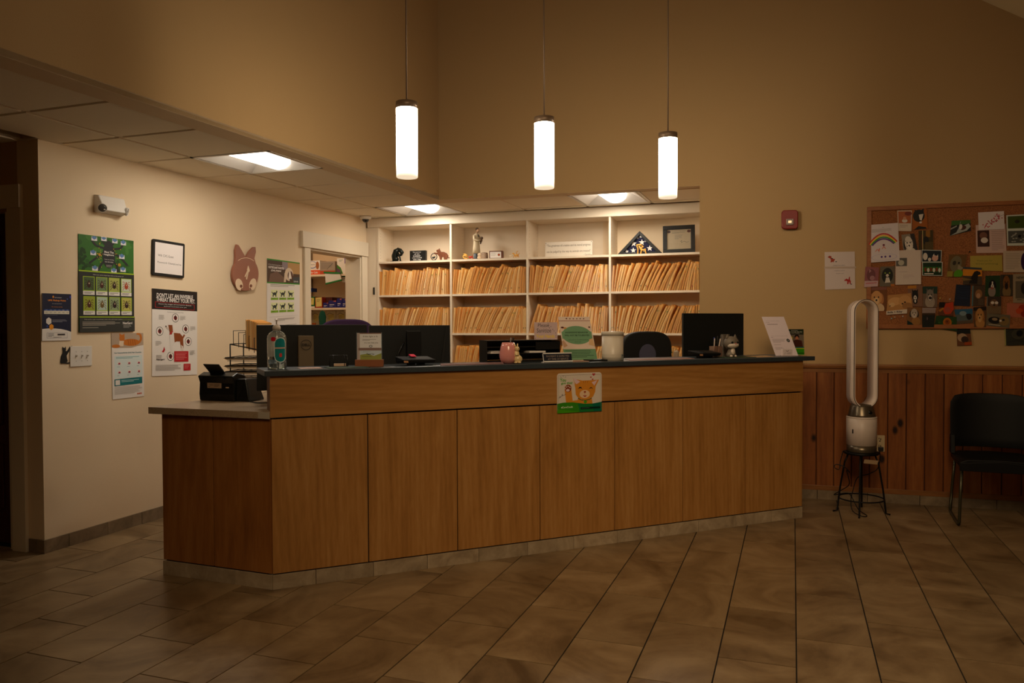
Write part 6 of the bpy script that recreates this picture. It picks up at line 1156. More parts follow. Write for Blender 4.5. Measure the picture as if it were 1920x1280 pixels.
for nme, a, c in (('frame_rail', (-W, -.020, Hq - .030), (W, 0, Hq)), ('frame_rail', (-W, -.020, -Hq), (W, 0, -Hq + .030)), ('frame_rail', (-W, -.020, -Hq + .030), (-W + .030, 0, Hq - .030)), ('frame_rail', (W - .030, -.020, -Hq + .030), (W, 0, Hq - .030))): part(t, nme, fwd_, lambda b: b.box(a, c), .002)
NB = [0]
def pin(lb, px, bg, fn=None, cat='photo', name='photograph', lift=None):
    NB[0] += 1; off = .0145 + .0011 * (NB[0] % 9) + (lift or 0)
    o, A = sheet(name, lb, cat, px, PL_BACK, off=off, thick=.0007, col=bg)
    if fn: fn(A)
    A.build(o, .35); return o
def R(x0, y0, x1, y1, d=0): return [(x0, y0), (x1, y0 - d), (x1, y1 - d), (x0, y1)]
def face(A, cx, cy, r, fur, ear, muz, ra=1.25, ears='flop', eye=(.06, .05, .05)):
    if ears == 'flop': A.ell(cx - r * .95, cy + r * .1 * ra, r * .38, r * .75 * ra, ear, 10, .2); A.ell(cx + r * .95, cy + r * .1 * ra, r * .38, r * .75 * ra, ear, 10, -.2)
    else: A.poly([(cx - r * .95, cy - r * 1.2 * ra), (cx - r * .2, cy - r * .7 * ra), (cx - r * .85, cy)], ear).poly([(cx + r * .95, cy - r * 1.2 * ra), (cx + r * .2, cy - r * .7 * ra), (cx + r * .85, cy)], ear)
    A.ell(cx, cy, r, r * ra, fur, 18).ell(cx, cy + r * .45 * ra, r * .52, r * .5 * ra, muz, 14)
    A.ell(cx - r * .38, cy - r * .1 * ra, r * .13, r * .13 * ra, eye, 8).ell(cx + r * .38, cy - r * .1 * ra, r * .13, r * .13 * ra, eye, 8).ell(cx, cy + r * .32 * ra, r * .18, r * .14 * ra, eye, 8)
blk = (.05, .05, .06); wh = (.82, .78, .74)
def f_rainbow(A):
    A.text('*', .5, .09, .05, .02, (.2, .5, .5)).lines(.12, .13, .88, .22, 4, (.60, .55, .55), .3)
    for i, c in enumerate(((.75, .10, .12), (.90, .75, .15), (.20, .55, .20), (.35, .15, .50))):
        P = [(.02 + .035 * i + (.92 - .07 * i) * q_, .62 - (.36 - .045 * i) * math.sin(math.pi * (.06 + .86 * q_)) ** .75) for q_ in [k / 14 for k in range(15)]]; A.line(P, .038, c, .8)
    A.line([(.22, .72), (.28, .66), (.32, .70), (.36, .64), (.33, .74)], .014, (.85, .35, .15), .8).ell(.50, .56, .04, .03, (.45, .10, .25), 8).line([(.44, .66), (.50, .60), (.56, .66)], .014, (.85, .35, .15), .8).ell(.5, .88, .42, .09, (.72, .68, .80), 20).ell(.5, .88, .40, .082, (.84, .80, .82), 20)
    for x in (.42, .54, .69): A.ell(x, .87, .035, .028, (.30, .15, .50), 8)
pin('white page with a child drawing of a rainbow, overlapping the frame', [(1626.7, 422.5), (1682.8, 418.3), (1686, 488.7), (1628.7, 492.8)], (.84, .80, .82), f_rainbow, 'drawing', 'rainbow_drawing', .006)
pin('photo card of a small pale dog on orange ground with a note below', [(1681.7, 395.3), (1709, 395), (1708, 433.8), (1683.3, 433.3)], (.82, .76, .70), lambda A: (A.rect(.05, .04, .95, .62, (.66, .34, .14)), A.ell(.5, .5, .2, .09, wh), A.ell(.5, .38, .12, .08, (.75, .55, .42)), A.ell(.75, .15, .25, .1, (.45, .15, .10)), A.lines(.15, .70, .8, .85, 3, (.6, .5, .5), .3)))
pin('photo of a black and white cat on an orange blanket at the board top', [(1709, 392.5), (1736, 390), (1738.6, 428.5), (1710.3, 431)], (.62, .34, .10), lambda A: (A.ell(.45, .35, .40, .30, blk), A.poly([(.18, .02), (.35, .12), (.2, .25)], blk), A.poly([(.82, .0), (.62, .10), (.8, .25)], blk), A.poly([(.45, .30), (.78, .28), (.62, .60), (.50, .55)], wh), A.ell(.55, .68, .09, .05, wh), A.poly([(.1, 1), (.4, .85), (.9, .93), (.9, 1)], blk)))
pin('photo of a spotted black and white dog looking up', [(1689, 440.5), (1713.3, 438), (1720.8, 473.3), (1694.2, 476.7)], (.52, .48, .42), lambda A: (A.rect(.68, 0, 1, .9, (.14, .11, .10)), A.ell(.48, .88, .36, .16, wh), face(A, .46, .48, .30, wh, (.15, .13, .13), (.88, .84, .80)), [A.ell(x, y, .035, .025, blk, 6) for x, y in ((.25, .35), (.68, .42), (.30, .62), (.6, .9), (.3, .88), (.75, .6))]))
pin('dark photo of a dog in dry grass with a rainbow streak along its edge', [(1721.2, 433), (1748.3, 431.7), (1748.8, 468.3), (1721.5, 469)], (.25, .20, .08), lambda A: (A.rect(.5, 0, .8, .35, (.55, .36, .08)), A.ell(.5, .52, .20, .22, blk), A.rect(.45, .6, 1, 1, (.32, .26, .12)), A.rect(.26, 0, .30, 1, (.75, .70, .45)), A.rect(.22, .2, .26, .9, (.5, .2, .2))))
pin('white letter with a small grey photo at its corner, beneath the spotted dog', [(1678.5, 470), (1725.8, 469), (1726, 533), (1678, 534)], (.82, .76, .72), lambda A: (A.rect(.02, .22, .45, .46, (.35, .34, .32)), A.ell(.22, .36, .12, .08, (.70, .68, .62)), A.lines(.15, .62, .9, .66, 1, (.7, .62, .6), .3), A.lines(.3, .72, .75, .84, 3, (.7, .6, .6), .2)), 'letter', 'letter')
pin('white-edged blue photo of several small pets with white faces', [(1727, 468.5), (1764.5, 469.5), (1763.3, 491), (1727, 491.5)], (.78, .80, .78), lambda A: (A.rect(.03, .05, .97, .97, (.06, .12, .16)), A.ell(.18, .55, .12, .3, wh), A.ell(.68, .7, .16, .25, (.80, .62, .56)), A.poly([(.55, .5), (.62, .3), (.66, .55)], wh), A.poly([(.75, .55), (.82, .35), (.84, .6)], wh), A.ell(.4, .8, .08, .15, wh)), lift=.002)
pin('white-edged photo of a row of brown and white dogs on grass', [(1727.8, 491.7), (1765.8, 491.5), (1765.3, 517.3), (1728, 516.7)], (.78, .80, .78), lambda A: (A.rect(.03, .04, .97, .96, (.05, .18, .08)), A.rect(.03, .35, .97, .7, (.12, .38, .10)), [A.ell(.16 + .14 * i, .55 + .04 * (i % 2), .06, .16, ((.45, .18, .08), wh)[i % 2]) for i in range(6)], A.lines(.1, .82, .85, .92, 1, wh, .8)), lift=.002)
pin('tilted photo of a dog in a car seat by a green fence', [(1783.5, 414.2), (1818.5, 412.5), (1819.7, 433), (1780, 442.5)], (.13, .13, .12), lambda A: (A.rect(0, 0, 1, .32, (.22, .38, .16)), A.poly([(0, .5), (.3, .35), (.3, .45), (0, .6)], (.6, .6, .58)), A.poly([(.4, .55), (.9, .30), (1, .6), (.8, .9), (0, 1), (.3, .85)], (.62, .64, .62)), A.ell(.62, .60, .16, .18, (.30, .15, .10)), A.ell(.5, .5, .08, .2, wh), A.line([(.36, .9), (.48, .1)], .03, (.6, .62, .65), 1.5)))
pin('letter with a small photo of a brown puppy, behind the blossom card', [(1828.3, 422.5), (1884, 420), (1886, 474), (1829.5, 474.5)], (.78, .66, .62), lambda A: (A.rect(.05, .2, .45, .78, (.24, .13, .11)), A.ell(.25, .38, .13, .12, (.45, .30, .24)), A.ell(.28, .55, .12, .10, wh), A.lines(.52, .25, .95, .95, 11, (.58, .48, .46), .25)), 'letter', 'letter')
pin('white card with a branch of pink cherry blossom', [(1832.5, 399), (1880.8, 396.3), (1882, 430), (1833.7, 431.7)], (.84, .80, .80), lambda A: (A.line([(1, .20), (.85, .25), (.7, .45), (.55, .60)], .012, (.25, .10, .12), 1.4), [A.ell(min(.95, max(.1, .25 + .6 * q_ + random.uniform(-.13, .13))), min(.95, max(.08, .8 - .6 * q_ + random.uniform(-.16, .16))), .025, .035, random.choice([(.70, .20, .25), (.62, .14, .20), (.80, .35, .38)]), 6) for q_ in [i / 44 for i in range(45)]]), 'card', 'greeting_card', .004)
pin('white-edged pair of a green field photo and a grey forest photo', [(1885.3, 404), (1926, 402), (1926, 460.5), (1887, 461)], (.76, .78, .74), lambda A: (A.rect(.06, .04, 1, .44, (.24, .30, .08)), A.ell(.5, .22, .12, .06, (.15, .15, .08)), A.rect(.06, .52, 1, .92, (.30, .30, .28)), [A.ell(random.uniform(.1, .95), random.uniform(.60, .90), .06, .02, (.60, .60, .56), 6) for i in range(16)], A.ell(.6, .7, .08, .05, blk)), 'photo', 'photo_sheet')
pin('yellow handwritten note card in the middle of the board', [(1817.8, 480), (1877.5, 478.5), (1878.3, 508.5), (1818.3, 507)], (.66, .58, .24), lambda A: (A.text('Thank you for', .45, .35, .5, .12, (.35, .40, .18)), A.text('everything', .52, .55, .7, .12, (.35, .40, .18))), 'note', 'note_card')
pin('typed white letter beside the yellow note card', [(1879.3, 470.8), (1926, 470), (1926, 510.5), (1879.7, 510.5)], (.72, .64, .56), lambda A: (A.lines(.1, .12, .7, .9, 10, (.5, .44, .38), .2), A.ell(.85, .5, .14, .4, (.2, .1, .25))), 'letter', 'letter')
pin('photo of a shaggy grey dog with a green glow', [(1778.3, 477.5), (1812.5, 477.5), (1803, 519), (1774, 519)], (.40, .28, .12), lambda A: (A.ell(.45, .42, .34, .36, (.42, .38, .28)), A.poly([(.6, .45), (.95, .6), (.8, .72), (.6, .65)], (.55, .50, .40)), A.ell(.36, .38, .10, .10, (.18, .15, .12)), A.ell(.62, .38, .06, .05, blk), A.ell(.7, .88, .28, .2, (.30, .55, .08)), A.rect(0, .75, .35, 1, (.55, .48, .18))))
pin('photo of a dark dog silhouette against an orange sunset', [(1803.8, 500.5), (1839, 502.5), (1839.5, 534), (1804, 533.5)], (.26, .20, .14), lambda A: (A.rect(0, 0, 1, .12, (.22, .25, .26)), A.rect(0, .12, 1, .5, (.80, .50, .08)), A.poly([(.3, .95), (.45, .55), (.6, .25), (.75, .18), (.92, .25), (.95, .38), (.8, .45), (.75, .95)], (.10, .08, .07)), A.poly([(.0, .6), (.5, .72), (0, .8)], (.45, .36, .18))), lift=.002)
pin('pink-tinted photo of a cat at the left edge of the board', [(1622, 500), (1647.5, 502), (1645, 537), (1619.5, 538.5)], (.55, .32, .34), lambda A: (A.ell(.45, .4, .32, .30, (.42, .22, .24)), A.poly([(.3, .1), (.45, .2), (.3, .3)], (.66, .48, .50)), A.rect(.0, .70, 1, 1, (.75, .62, .64)), A.line([(.1, .82), (.9, .80)], .03, (.70, .15, .20)), A.ell(.55, .55, .18, .12, (.62, .44, .46))))
pin('photo of a tuxedo cat lying under a white border', [(1650, 500), (1677.5, 499), (1676.5, 537), (1648.5, 537)], (.40, .36, .30), lambda A: (A.ell(.5, .45, .38, .38, (.06, .08, .06)), A.poly([(.42, .55), (.62, .55), (.72, .80), (.35, .82)], wh), A.ell(.5, .45, .10, .07, wh), A.ell(.35, .33, .05, .04, (.5, .6, .2)), A.ell(.65, .33, .05, .04, (.5, .6, .2)), A.rect(.75, .88, 1, 1, (.7, .4, .15))))
pin('photo of a fluffy cream puppy on a wooden floor', [(1628, 539), (1662, 537.5), (1661, 583), (1627, 583)], (.44, .26, .12), lambda A: (A.rect(0, 0, 1, .12, (.5, .3, .25)), A.ell(.5, .9, .40, .25, (.80, .68, .54)), face(A, .45, .45, .30, (.78, .56, .34), (.70, .46, .26), (.84, .70, .52), 1.0)))
pin('photo of two cream puppies asleep with a handwritten name strip', [(1664, 553.5), (1707, 549.5), (1710.5, 580), (1661.5, 583.5)], (.70, .50, .28), lambda A: (A.ell(.30, .42, .28, .26, (.80, .60, .38), 14, -.2), A.ell(.72, .45, .26, .36, (.76, .56, .34)), A.ell(.20, .62, .12, .14, (.82, .66, .46)), A.ell(.12, .68, .03, .03, blk), A.ell(.62, .6, .04, .04, blk), A.ell(.80, .75, .2, .2, (.60, .42, .24)), A.ell(.72, .52, .04, .04, blk)), lift=.003)
pin('white strip with the handwritten names of the two sleeping puppies', [(1661, 583), (1700, 579.5), (1699.5, 587.5), (1661, 590)], (.80, .74, .68), lambda A: A.text('Bella + Riley', .42, .5, .72, .62, (.08, .07, .07), True), 'note', 'name_strip', .004)
pin('photo of a black and white collie on pale sand', [(1701, 536), (1728, 534.5), (1728.8, 575), (1702, 574)], (.48, .34, .26), lambda A: (A.rect(0, 0, .6, .14, (.7, .45, .12)), face(A, .5, .48, .22, (.06, .06, .07), (.06, .06, .07), wh, 1.2, 'up'), A.ell(.5, .76, .16, .12, (.08, .08, .09)), A.ell(.5, .74, .06, .08, wh)))
pin('photo of a grey and white dog wearing a bow, beside the collie', [(1729, 537), (1756.5, 537), (1756, 576), (1729.3, 575.5)], (.10, .20, .16), lambda A: (A.rect(0, .35, 1, 1, (.42, .34, .28)), A.ell(.5, .75, .34, .3, (.60, .54, .48)), face(A, .5, .42, .26, (.46, .42, .38), (.35, .3, .28), (.72, .66, .62), 1.1, 'up'), A.ell(.52, .56, .12, .06, (.12, .1, .1))))
pin('photo of a white and brown hound on a tan blanket', [(1700, 576.5), (1727, 576), (1727.5, 613.5), (1700, 613)], (.48, .32, .16), lambda A: (A.poly([(0, .65), (.9, 1), (0, 1)], (.05, .14, .13)), A.ell(.6, .7, .3, .2, (.58, .40, .20)), face(A, .48, .30, .24, (.66, .60, .54), (.14, .12, .10), (.76, .70, .64), 1.0)))
pin('photo of a dark dog under a white sky', [(1728, 577), (1753.5, 577), (1750, 613.5), (1728, 613.5)], (.06, .08, .06), lambda A: (A.rect(0, 0, 1, .28, (.55, .48, .46)), [A.ell(.1 + .12 * i, .32, .09, .06, (.22, .14, .08), 8) for i in range(8)], A.ell(.4, .6, .2, .22, (.10, .09, .09)), A.ell(.4, .55, .05, .08, (.35, .3, .3))))
pin('photo of an orange red leaf', [(1759.5, 566.5), (1787, 566), (1786.5, 592.5), (1757.5, 591)], (.36, .18, .08), lambda A: (A.rect(0, 0, .4, .4, (.10, .06, .04)), A.poly([(.45, .1), (.95, .0), (1, .5), (.8, .85), (.45, .9), (.3, .6)], (.70, .22, .10)), A.ell(.6, .55, .2, .2, (.60, .26, .20)), A.poly([(0, .6), (.3, .4), (.35, .5), (.1, .75)], (.65, .42, .12))))
pin('photo of a golden rose on green leaves, overhanging the lower frame', [(1754.5, 591.5), (1792.5, 594), (1793.5, 620.5), (1750, 613.5)], (.10, .22, .05), lambda A: ([A.ell(random.uniform(.05, .95), random.uniform(.05, .9), .07, .07, random.choice([(.16, .32, .06), (.08, .18, .05), (.12, .26, .08)]), 6) for i in range(20)], A.ell(.56, .45, .20, .34, (.66, .36, .06)), A.ell(.56, .42, .12, .20, (.50, .24, .04)), A.ell(.55, .4, .05, .08, (.35, .15, .03))), lift=.004)
pin('deep blue card of rippling water', [(1791.7, 533.3), (1819.2, 535), (1817.5, 574.2), (1787.5, 572.5)], (.05, .09, .18), lambda A: [A.line([(.1, .1 + .09 * i), (.5, .12 + .09 * i + .02 * (i % 3)), (.9, .09 + .09 * i)], .010, (.12, .20, .34), .7) for i in range(7)] and None, 'card', 'greeting_card', .002)
pin('photo of a ginger cat with a blue white streak along its edge', [(1822, 535.5), (1845.5, 534), (1845, 574), (1820.5, 573.5)], (.26, .19, .12), lambda A: (A.ell(.52, .42, .28, .22, (.52, .36, .22)), A.ell(.5, .5, .16, .12, (.68, .52, .40)), A.rect(.0, 0, .10, 1, (.30, .42, .44)), A.rect(.5, .65, .9, .95, (.32, .25, .18))))
pin('photo of a black and white mountain dog against green trees', [(1846.5, 517), (1874, 516.5), (1874, 556), (1845.5, 555.5)], (.08, .20, .06), lambda A: (A.ell(.45, .75, .25, .28, (.50, .44, .40)), face(A, .48, .42, .19, (.07, .06, .06), (.07, .06, .06), wh, 1.2), A.ell(.46, .60, .08, .06, (.6, .3, .25)), A.line([(.48, .28), (.48, .42)], .06, wh, .7)))
pin('photo of a black and tan shepherd dog', [(1874.5, 515), (1897.5, 515), (1897.5, 555), (1874.5, 554.5)], (.20, .17, .12), lambda A: (A.ell(.5, .8, .34, .3, (.46, .36, .22)), face(A, .48, .38, .28, (.46, .28, .12), (.10, .08, .06), (.14, .10, .08), 1.2, 'up')))
pin('newspaper cutting with a large headline and a dark figure', [(1898, 514), (1927, 513), (1927, 568), (1898, 567.5)], (.55, .48, .38), lambda A: (A.text('NEWS', .5, .13, .55, .08, (.15, .14, .12), True), A.rect(.15, .25, .95, .85, (.36, .32, .26)), A.ell(.7, .5, .2, .2, (.14, .12, .1)), A.lines(.25, .88, .9, .93, 1, (.3, .27, .22))), 'clipping', 'newspaper_clipping')
pin('photo of a dog wearing pale sunglasses', [(1849, 556), (1875.8, 556), (1875, 588.5), (1848, 587.5)], (.20, .14, .10), lambda A: (A.rect(0, .55, 1, 1, (.42, .34, .24)), A.ell(.5, .42, .30, .26, (.42, .30, .20)), A.ell(.40, .36, .12, .08, wh), A.ell(.68, .36, .12, .08, wh), A.ell(.52, .50, .07, .05, blk), A.rect(0, .0, .05, .6, (.4, .42, .4))))
pin('photo of a golden retriever puppy facing the viewer', [(1823.5, 576), (1847.5, 574.5), (1847.5, 613.5), (1825, 613)], (.32, .22, .12), lambda A: (A.rect(0, 0, 1, .18, (.12, .09, .06)), A.ell(.5, .78, .38, .30, (.66, .46, .24)), face(A, .48, .42, .30, (.66, .46, .24), (.54, .34, .16), (.76, .58, .36), 1.2)))
pin('photo of two patchy puppies curled up together', [(1849, 587.5), (1892.5, 590.5), (1890.8, 615), (1847, 610)], (.38, .34, .26), lambda A: (A.ell(.35, .5, .28, .28, (.10, .09, .08)), A.ell(.35, .42, .12, .12, (.55, .46, .34)), A.ell(.75, .5, .22, .36, (.48, .38, .22)), A.ell(.72, .42, .06, .08, blk), A.ell(.60, .5, .05, .08, wh), A.lines(.1, .85, .8, .95, 1, (.7, .66, .58))))
pin('peach card with a red orange flower', [(1887, 568), (1926, 568.5), (1926, 596), (1886.5, 594)], (.66, .36, .26), lambda A: (A.ell(.75, .35, .2, .25, (.60, .18, .08)), A.ell(.6, .55, .18, .2, (.72, .26, .12)), A.ell(.8, .75, .14, .2, (.55, .16, .08))), 'card', 'greeting_card')
pin('beach photo with blue sky and a dark dog', [(1788, 580), (1822.5, 578.5), (1823.3, 605), (1794, 607.5)], (.30, .34, .34), lambda A: (A.rect(0, 0, 1, .35, (.16, .34, .46)), A.ell(.45, .3, .2, .16, (.45, .52, .55)), A.ell(.78, .55, .16, .22, (.08, .07, .07)), A.ell(.70, .42, .1, .08, (.12, .1, .1)), A.rect(0, .8, 1, 1, (.34, .28, .22))))
pin('photo of a dozing terrier hanging off the lower edge of the board', [(1792.5, 608.3), (1817.5, 608), (1821.7, 646.5), (1794, 648)], (.05, .06, .06), lambda A: (A.rect(0, .45, 1, 1, (.42, .26, .16)), A.ell(.38, .62, .34, .2, (.66, .54, .42)), A.ell(.55, .72, .26, .16, (.22, .15, .12)), A.rect(.5, .85, 1, 1, (.6, .25, .08))), lift=-.006)
pin('dark close-up photo of an animal eye hanging off the board corner', [(1882, 612), (1926, 607), (1926, 646), (1883.5, 647.5)], (.16, .16, .12), lambda A: (A.ell(.6, .45, .3, .26, (.24, .23, .18)), A.ell(.65, .42, .14, .16, (.06, .06, .06)), A.rect(0, 0, .05, 1, (.60, .58, .34)), A.line([(.1, .3), (.5, .12), (.95, .3)], .03, (.10, .10, .08)), A.line([(.1, .85), (.6, .75), (.95, .9)], .03, (.10, .10, .08))), lift=-.006)
for i, (x, y, c, lb) in enumerate(((1762, 559, (.8, .7, .3), 'yellow pushpin above the orange leaf photo'), (1780, 561, (.85, .85, .85), 'clear pushpin above the blue water card'), (1671, 597, (.6, .8, .8), 'pale green pushpin below the sleeping puppies photo'), (1677, 594.5, (.85, .8, .7), 'cream pushpin below the sleeping puppies photo'), (1692, 593, (.85, .85, .85), 'clear pushpin beside the hound photo'), (1817, 472, (.1, .1, .1), 'black pushpin above the yellow note card'), (1824, 428, (.5, .35, .2), 'brown pushpin beside the blossom card'))):
    q = hv(x, y, *PL_BACK); mp = plane_m(q + Vector((.04, -1, 0)) * .012, Vector((1, .04, 0)), Vector((.04, -1, 0))); o = build(B(M(c, .3), mp).lathe([(.004, 0), (.005, .002), (.003, .004), (.003, .009), (.0045, .012), (.001, .013)], seg=10), 'pushpin', at=mp); tag(o, lb, 'pushpin', 'pushpins in the cork board')
# outlet
o, A, Q, m = solid('wall_outlet', 'ivory double power outlet on the wainscot behind the air purifier', 'outlet', [(1643, 815), (1658.5, 815.5), (1658, 846), (1643, 845)], PL_BACK, [(0, 0), (1, 0), (1, 1), (0, 1)], .006, M((.74, .66, .52), .4), off=.0125, bevel=.001)
A.rect(.45, .18, .55, .30, blk).rect(.25, .15, .33, .25, blk).ell(.4, .36, .08, .05, blk, 8).rect(.45, .60, .55, .72, blk).rect(.25, .58, .33, .68, blk); A.build(o)

# ================================================================== PURIFIER ON ITS STOOL
SX, SY = .462, 6.045
ms = T(SX, SY, 0); t = thing('metal_stool', 'small round black wrought-iron stool with four legs', 'stool', ms)
iron = M((0.035, 0.035, 0.035), .5, .4, name='black_iron')
part(t, 'seat', iron, lambda b: b.lathe([(.001, .420), (.112, .420), (.118, .425), (.118, .434), (.112, .437), (.001, .437)], seg=32))
part(t, 'ring', iron, lambda b: b.tube([(.150 * math.cos(rad(15 * i)), .150 * math.sin(rad(15 * i)), .105) for i in range(24)], .0048, 8, True))
for a in (-172, -98, -6, 84):
    c, s = math.cos(rad(a)), math.sin(rad(a)); part(t, 'leg', iron, lambda b: b.tube([(.085 * c, .085 * s, .424), (.110 * c, .110 * s, .36), (.140 * c, .140 * s, .18), (.160 * c, .160 * s, .012), (.188 * c, .188 * s, .006)], .0062, 8))
mp_ = T(SX, SY, .4375, 24); t = thing('air_purifier', 'tall white and grey bladeless tower fan air purifier', 'air purifier', mp_)
wpl = M((0.86, 0.80, 0.76), .35, name='gloss_white'); gry = M((0.40, 0.36, 0.30), .3, .7, name='nickel')
part(t, 'base', gry, lambda b: b.lathe([(.001, 0), (.097, 0), (.099, .004), (.099, .048), (.001, .048)], seg=40))
def perf():
    m_, nt, b = newmat('perforated_white'); tc = nt.nodes.new('ShaderNodeTexCoord'); sp = nt.nodes.new('ShaderNodeSeparateXYZ'); nt.links.new(tc.outputs['Object'], sp.inputs[0])
    at = nt.nodes.new('ShaderNodeMath'); at.operation = 'ARCTAN2'; nt.links.new(sp.outputs['Y'], at.inputs[0]); nt.links.new(sp.outputs['X'], at.inputs[1])
    a1 = nt.nodes.new('ShaderNodeMath'); a1.operation = 'MULTIPLY'; a1.inputs[1].default_value = 26; nt.links.new(at.outputs[0], a1.inputs[0])
    z1 = nt.nodes.new('ShaderNodeMath'); z1.operation = 'MULTIPLY'; z1.inputs[1].default_value = 250; nt.links.new(sp.outputs['Z'], z1.inputs[0])
    cb_ = nt.nodes.new('ShaderNodeCombineXYZ'); nt.links.new(a1.outputs[0], cb_.inputs[0]); nt.links.new(z1.outputs[0], cb_.inputs[1])
    v = nt.nodes.new('ShaderNodeTexVoronoi'); v.voronoi_dimensions = '2D'; v.inputs['Randomness'].default_value = 0; v.inputs['Scale'].default_value = 1; nt.links.new(cb_.outputs[0], v.inputs['Vector'])
    r = ramp(nt, [(.20, (.55, .50, .46)), (.34, (.84, .78, .74))]); nt.links.new(v.outputs['Distance'], r.inputs['Fac']); nt.links.new(r.outputs['Color'], b.inputs['Base Color']); b.inputs['Roughness'].default_value = .4; return m_
part(t, 'filter_shroud', perf(), lambda b: b.lathe([(.094, .048), (.1005, .050), (.1005, .246), (.094, .248)], seg=48))
part(t, 'filter_rim', wpl, lambda b: b.lathe([(.1012, .240), (.1012, .248), (.094, .250)], seg=48))
part(t, 'motor_cone', gry, lambda b: b.lathe([(.094, .250), (.090, .262), (.076, .320), (.066, .335), (.001, .337)], seg=40))
part(t, 'display', M((0.04, 0.05, 0.04), .1), lambda b: b.lathe([(.001, 0), (.014, 0), (.014, .003), (.001, .004)], seg=20), m=T(.018, -.0815, .285) @ Matrix.Rotation(rad(80), 4, 'X'))
part(t, 'release_button', m_black, lambda b: b.box((-.103, -.004, .135), (-.099, .004, .165)), m=Matrix.Rotation(rad(28), 4, 'Z'))
# the loop: a tall open stadium
def stadium(w_, h0, h1, n=14): return [(w_ * math.cos(rad(180 * i / n)), h1 - w_ + w_ * math.sin(rad(180 * i / n))) for i in range(n + 1)] + [(w_ * math.cos(rad(180 + 180 * i / n)), h0 + w_ + w_ * math.sin(rad(180 + 180 * i / n))) for i in range(n + 1)]
Z0, Z1 = .310, 1.075
def ring(b, wo, wi, y0, y1, wo2=None, wi2=None, z0=Z0, z1=Z1):
    wo2 = wo2 or wo; wi2 = wi2 or wi; sh = lambda w_: (z0 + (wo - w_), z1 - (wo - w_))
    A0 = [(x, y0, z) for x, z in stadium(wo, *sh(wo))]; A1 = [(x, y1, z) for x, z in stadium(wo2, *sh(wo2))]; I0 = [(x, y0, z) for x, z in stadium(wi, *sh(wi))]; I1 = [(x, y1, z) for x, z in stadium(wi2, *sh(wi2))]
    n = b.pts(A0 + A1 + I0 + I1); N = len(A0)
    for i in range(N):
        j = (i + 1) % N; b.face((n + i, n + N + i, n + N + j, n + j), True); b.face((n + 2 * N + i, n + 2 * N + j, n + 3 * N + j, n + 3 * N + i), True); b.face((n + i, n + j, n + 2 * N + j, n + 2 * N + i)); b.face((n + N + i, n + 3 * N + i, n + 3 * N + j, n + N + j))
part(t, 'loop', wpl, lambda b: ring(b, .090, .078, -.056, .056, .084, .070))
part(t, 'loop_trim', m_black, lambda b: ring(b, .0885, .0850, -.0585, -.056))
part(t, 'loop_face', wpl, lambda b: ring(b, .0845, .078, -.0580, -.0562))
part(t, 'loop_seam', M((.6, .52, .48), .5), lambda b: ring(b, .0905, .088, -.006, -.004))
# power cord
def smooth(P, n=5):
    P = [Vector(p) for p in P]; out = []
    for i in range(len(P) - 1):
        a, b_, c_, d_ = P[max(0, i - 1)], P[i], P[i + 1], P[min(len(P) - 1, i + 2)]
        for k_ in range(n):
            t_ = k_ / n; out.append(.5 * ((2 * b_) + (c_ - a) * t_ + (2 * a - 5 * b_ + 4 * c_ - d_) * t_ ** 2 + (3 * b_ - a - 3 * c_ + d_) * t_ ** 3))
    return out + [P[-1]]
o = build(B(m_wire).tube(smooth([(SX + .115, SY + .05, .455), (SX + .13, SY + .10, .40), (SX + .12, SY + .14, .30), (SX + .06, SY + .12, .26), (SX - .02, SY + .05, .24), (SX - .05, SY + .0, .17), (SX - .07, SY - .06, .10), (SX - .06, SY - .10, .03), (SX - .0, SY - .13, .006), (SX + .03, SY - .10, .006), (SX - .02, SY - .02, .03), (SX - .07, SY + .02, .12), (SX - .12, SY + .0, .13), (SX - .18, SY - .02, .12), (SX - .13, SY + .01, .15), (SX - .08, SY - .02, .20), (SX - .09, SY - .05, .27), (SX - .10, SY - .08, .31), (SX - .08, SY - .10, .30), (SX - .12, SY - .10, .34), (SX - .17, SY - .09, .35), (SX - .18, SY - .10, .33), (SX - .15, SY - .10, .32), (SX - .14, SY - .08, .38), (SX - .12, SY - .03, .44)]), .0034, 6), 'power_cable', at=T(SX, SY, 0)); tag(o, 'loose black power cable tangled around the stool legs', 'cable')
o = build(B(m_black).box((SX + .112, SY + .02, .44), (SX + .145, SY + .05, .47)), 'power_adapter', at=T(SX + .12, SY, .44), bevel=.004); tag(o, 'small black plug resting at the stool seat edge', 'plug')
mt_ = T(SX + .05, SY - .105, .39, 8); o = build(B(M((.62, .52, .40), .6), mt_).hexa([(-.045, 0, -.018), (.045, 0, -.024), (.045, .001, -.024), (-.045, .001, -.018), (-.040, -.004, .010), (.050, -.004, .004), (.050, -.003, .004), (-.040, -.003, .010)]), 'paper_tag', at=mt_); tag(o, 'pale paper tag hanging under the stool seat', 'tag')

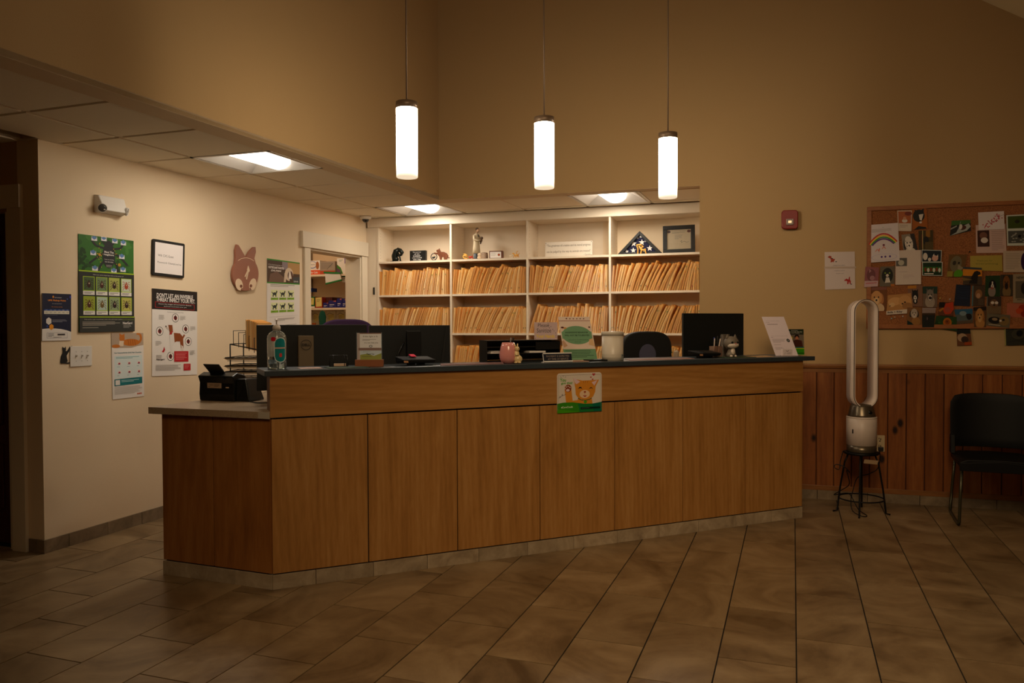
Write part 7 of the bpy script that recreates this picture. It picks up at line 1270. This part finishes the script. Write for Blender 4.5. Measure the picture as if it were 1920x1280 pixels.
# ================================================================== WAITING CHAIR
a = hz(1800, 983, 0); chx = 1.285; mch = T(chx, 6.04, 0, -3)
t = thing('visitor_chair', 'black plastic visitor chair with a grey sled frame', 'chair', mch)
pl = M((0.010, 0.012, 0.012), .55, spec=.25, name='black_shell'); ch = M((0.30, 0.29, 0.22), .35, .7, name='dull_chrome')
def shell(b):   # backrest, gently curved
    n = 10; V = []
    for iz in range(7):
        z = .478 + .372 * iz / 6; y = .215 + .05 * iz / 6
        wz = .245 - .030 * max(0, iz - 4.5) ** 2 / 2.2
        for ix in range(n + 1):
            x = -wz + 2 * wz * ix / n; zz_ = z - (.018 * (abs(x) / wz) ** 4 if iz == 6 else 0); V.append((x, y - .05 * (abs(x) / .245) ** 2.2, zz_))
    m1 = b.pts(V); m2 = b.pts([(x, y + .012, z) for x, y, z in V])
    for iz in range(6):
        for ix in range(n): a_ = iz * (n + 1) + ix; b.face((m1 + a_, m1 + a_ + 1, m1 + a_ + n + 2, m1 + a_ + n + 1), True); b.face((m2 + a_, m2 + a_ + n + 1, m2 + a_ + n + 2, m2 + a_ + 1), True)
    E0 = [ix for ix in range(n + 1)] + [(iz * (n + 1) + n) for iz in range(1, 7)] + [6 * (n + 1) + ix for ix in range(n - 1, -1, -1)] + [iz * (n + 1) for iz in range(5, 0, -1)]
    for p_, q_ in zip(E0, E0[1:] + E0[:1]): b.face((m1 + p_, m2 + p_, m2 + q_, m1 + q_))
part(t, 'backrest', pl, shell, .003)
part(t, 'seat', pl, lambda b: b.prism([(-.235, .425), (-.19, .445), (.0, .452), (.19, .445), (.235, .425), (.235, .395), (.19, .388), (-.19, .388), (-.235, .395)], -.21, .22, 'y', True), .006)
part(t, 'seat_front_lip', pl, lambda b: b.prism([(-.235, .425), (0, .445), (.235, .425), (.235, .372), (-.235, .372)], -.222, -.205, 'y'), .004)
for s in (-1, 1): part(t, 'side_arm', pl, lambda b: b.hexa([(s * .215, .15, .43), (s * .245, .15, .43), (s * .245, .23, .43), (s * .215, .23, .43), (s * .215, .17, .56), (s * .245, .17, .56), (s * .245, .22, .56), (s * .215, .22, .56)]), .004)
for s in (-1, 1): part(t, 'sled_frame', ch, lambda b: b.tube([(s * .215, -.17, .385), (s * .225, -.185, .20), (s * .232, -.200, .03), (s * .234, -.190, .0115), (s * .236, -.14, .0105), (s * .238, .19, .0105), (s * .236, .225, .02), (s * .228, .20, .20), (s * .215, .17, .40)], .0098, 10))
part(t, 'crossbar', ch, lambda b: b.tube([(-.215, -.10, .378), (.215, -.10, .378)], .008, 8))
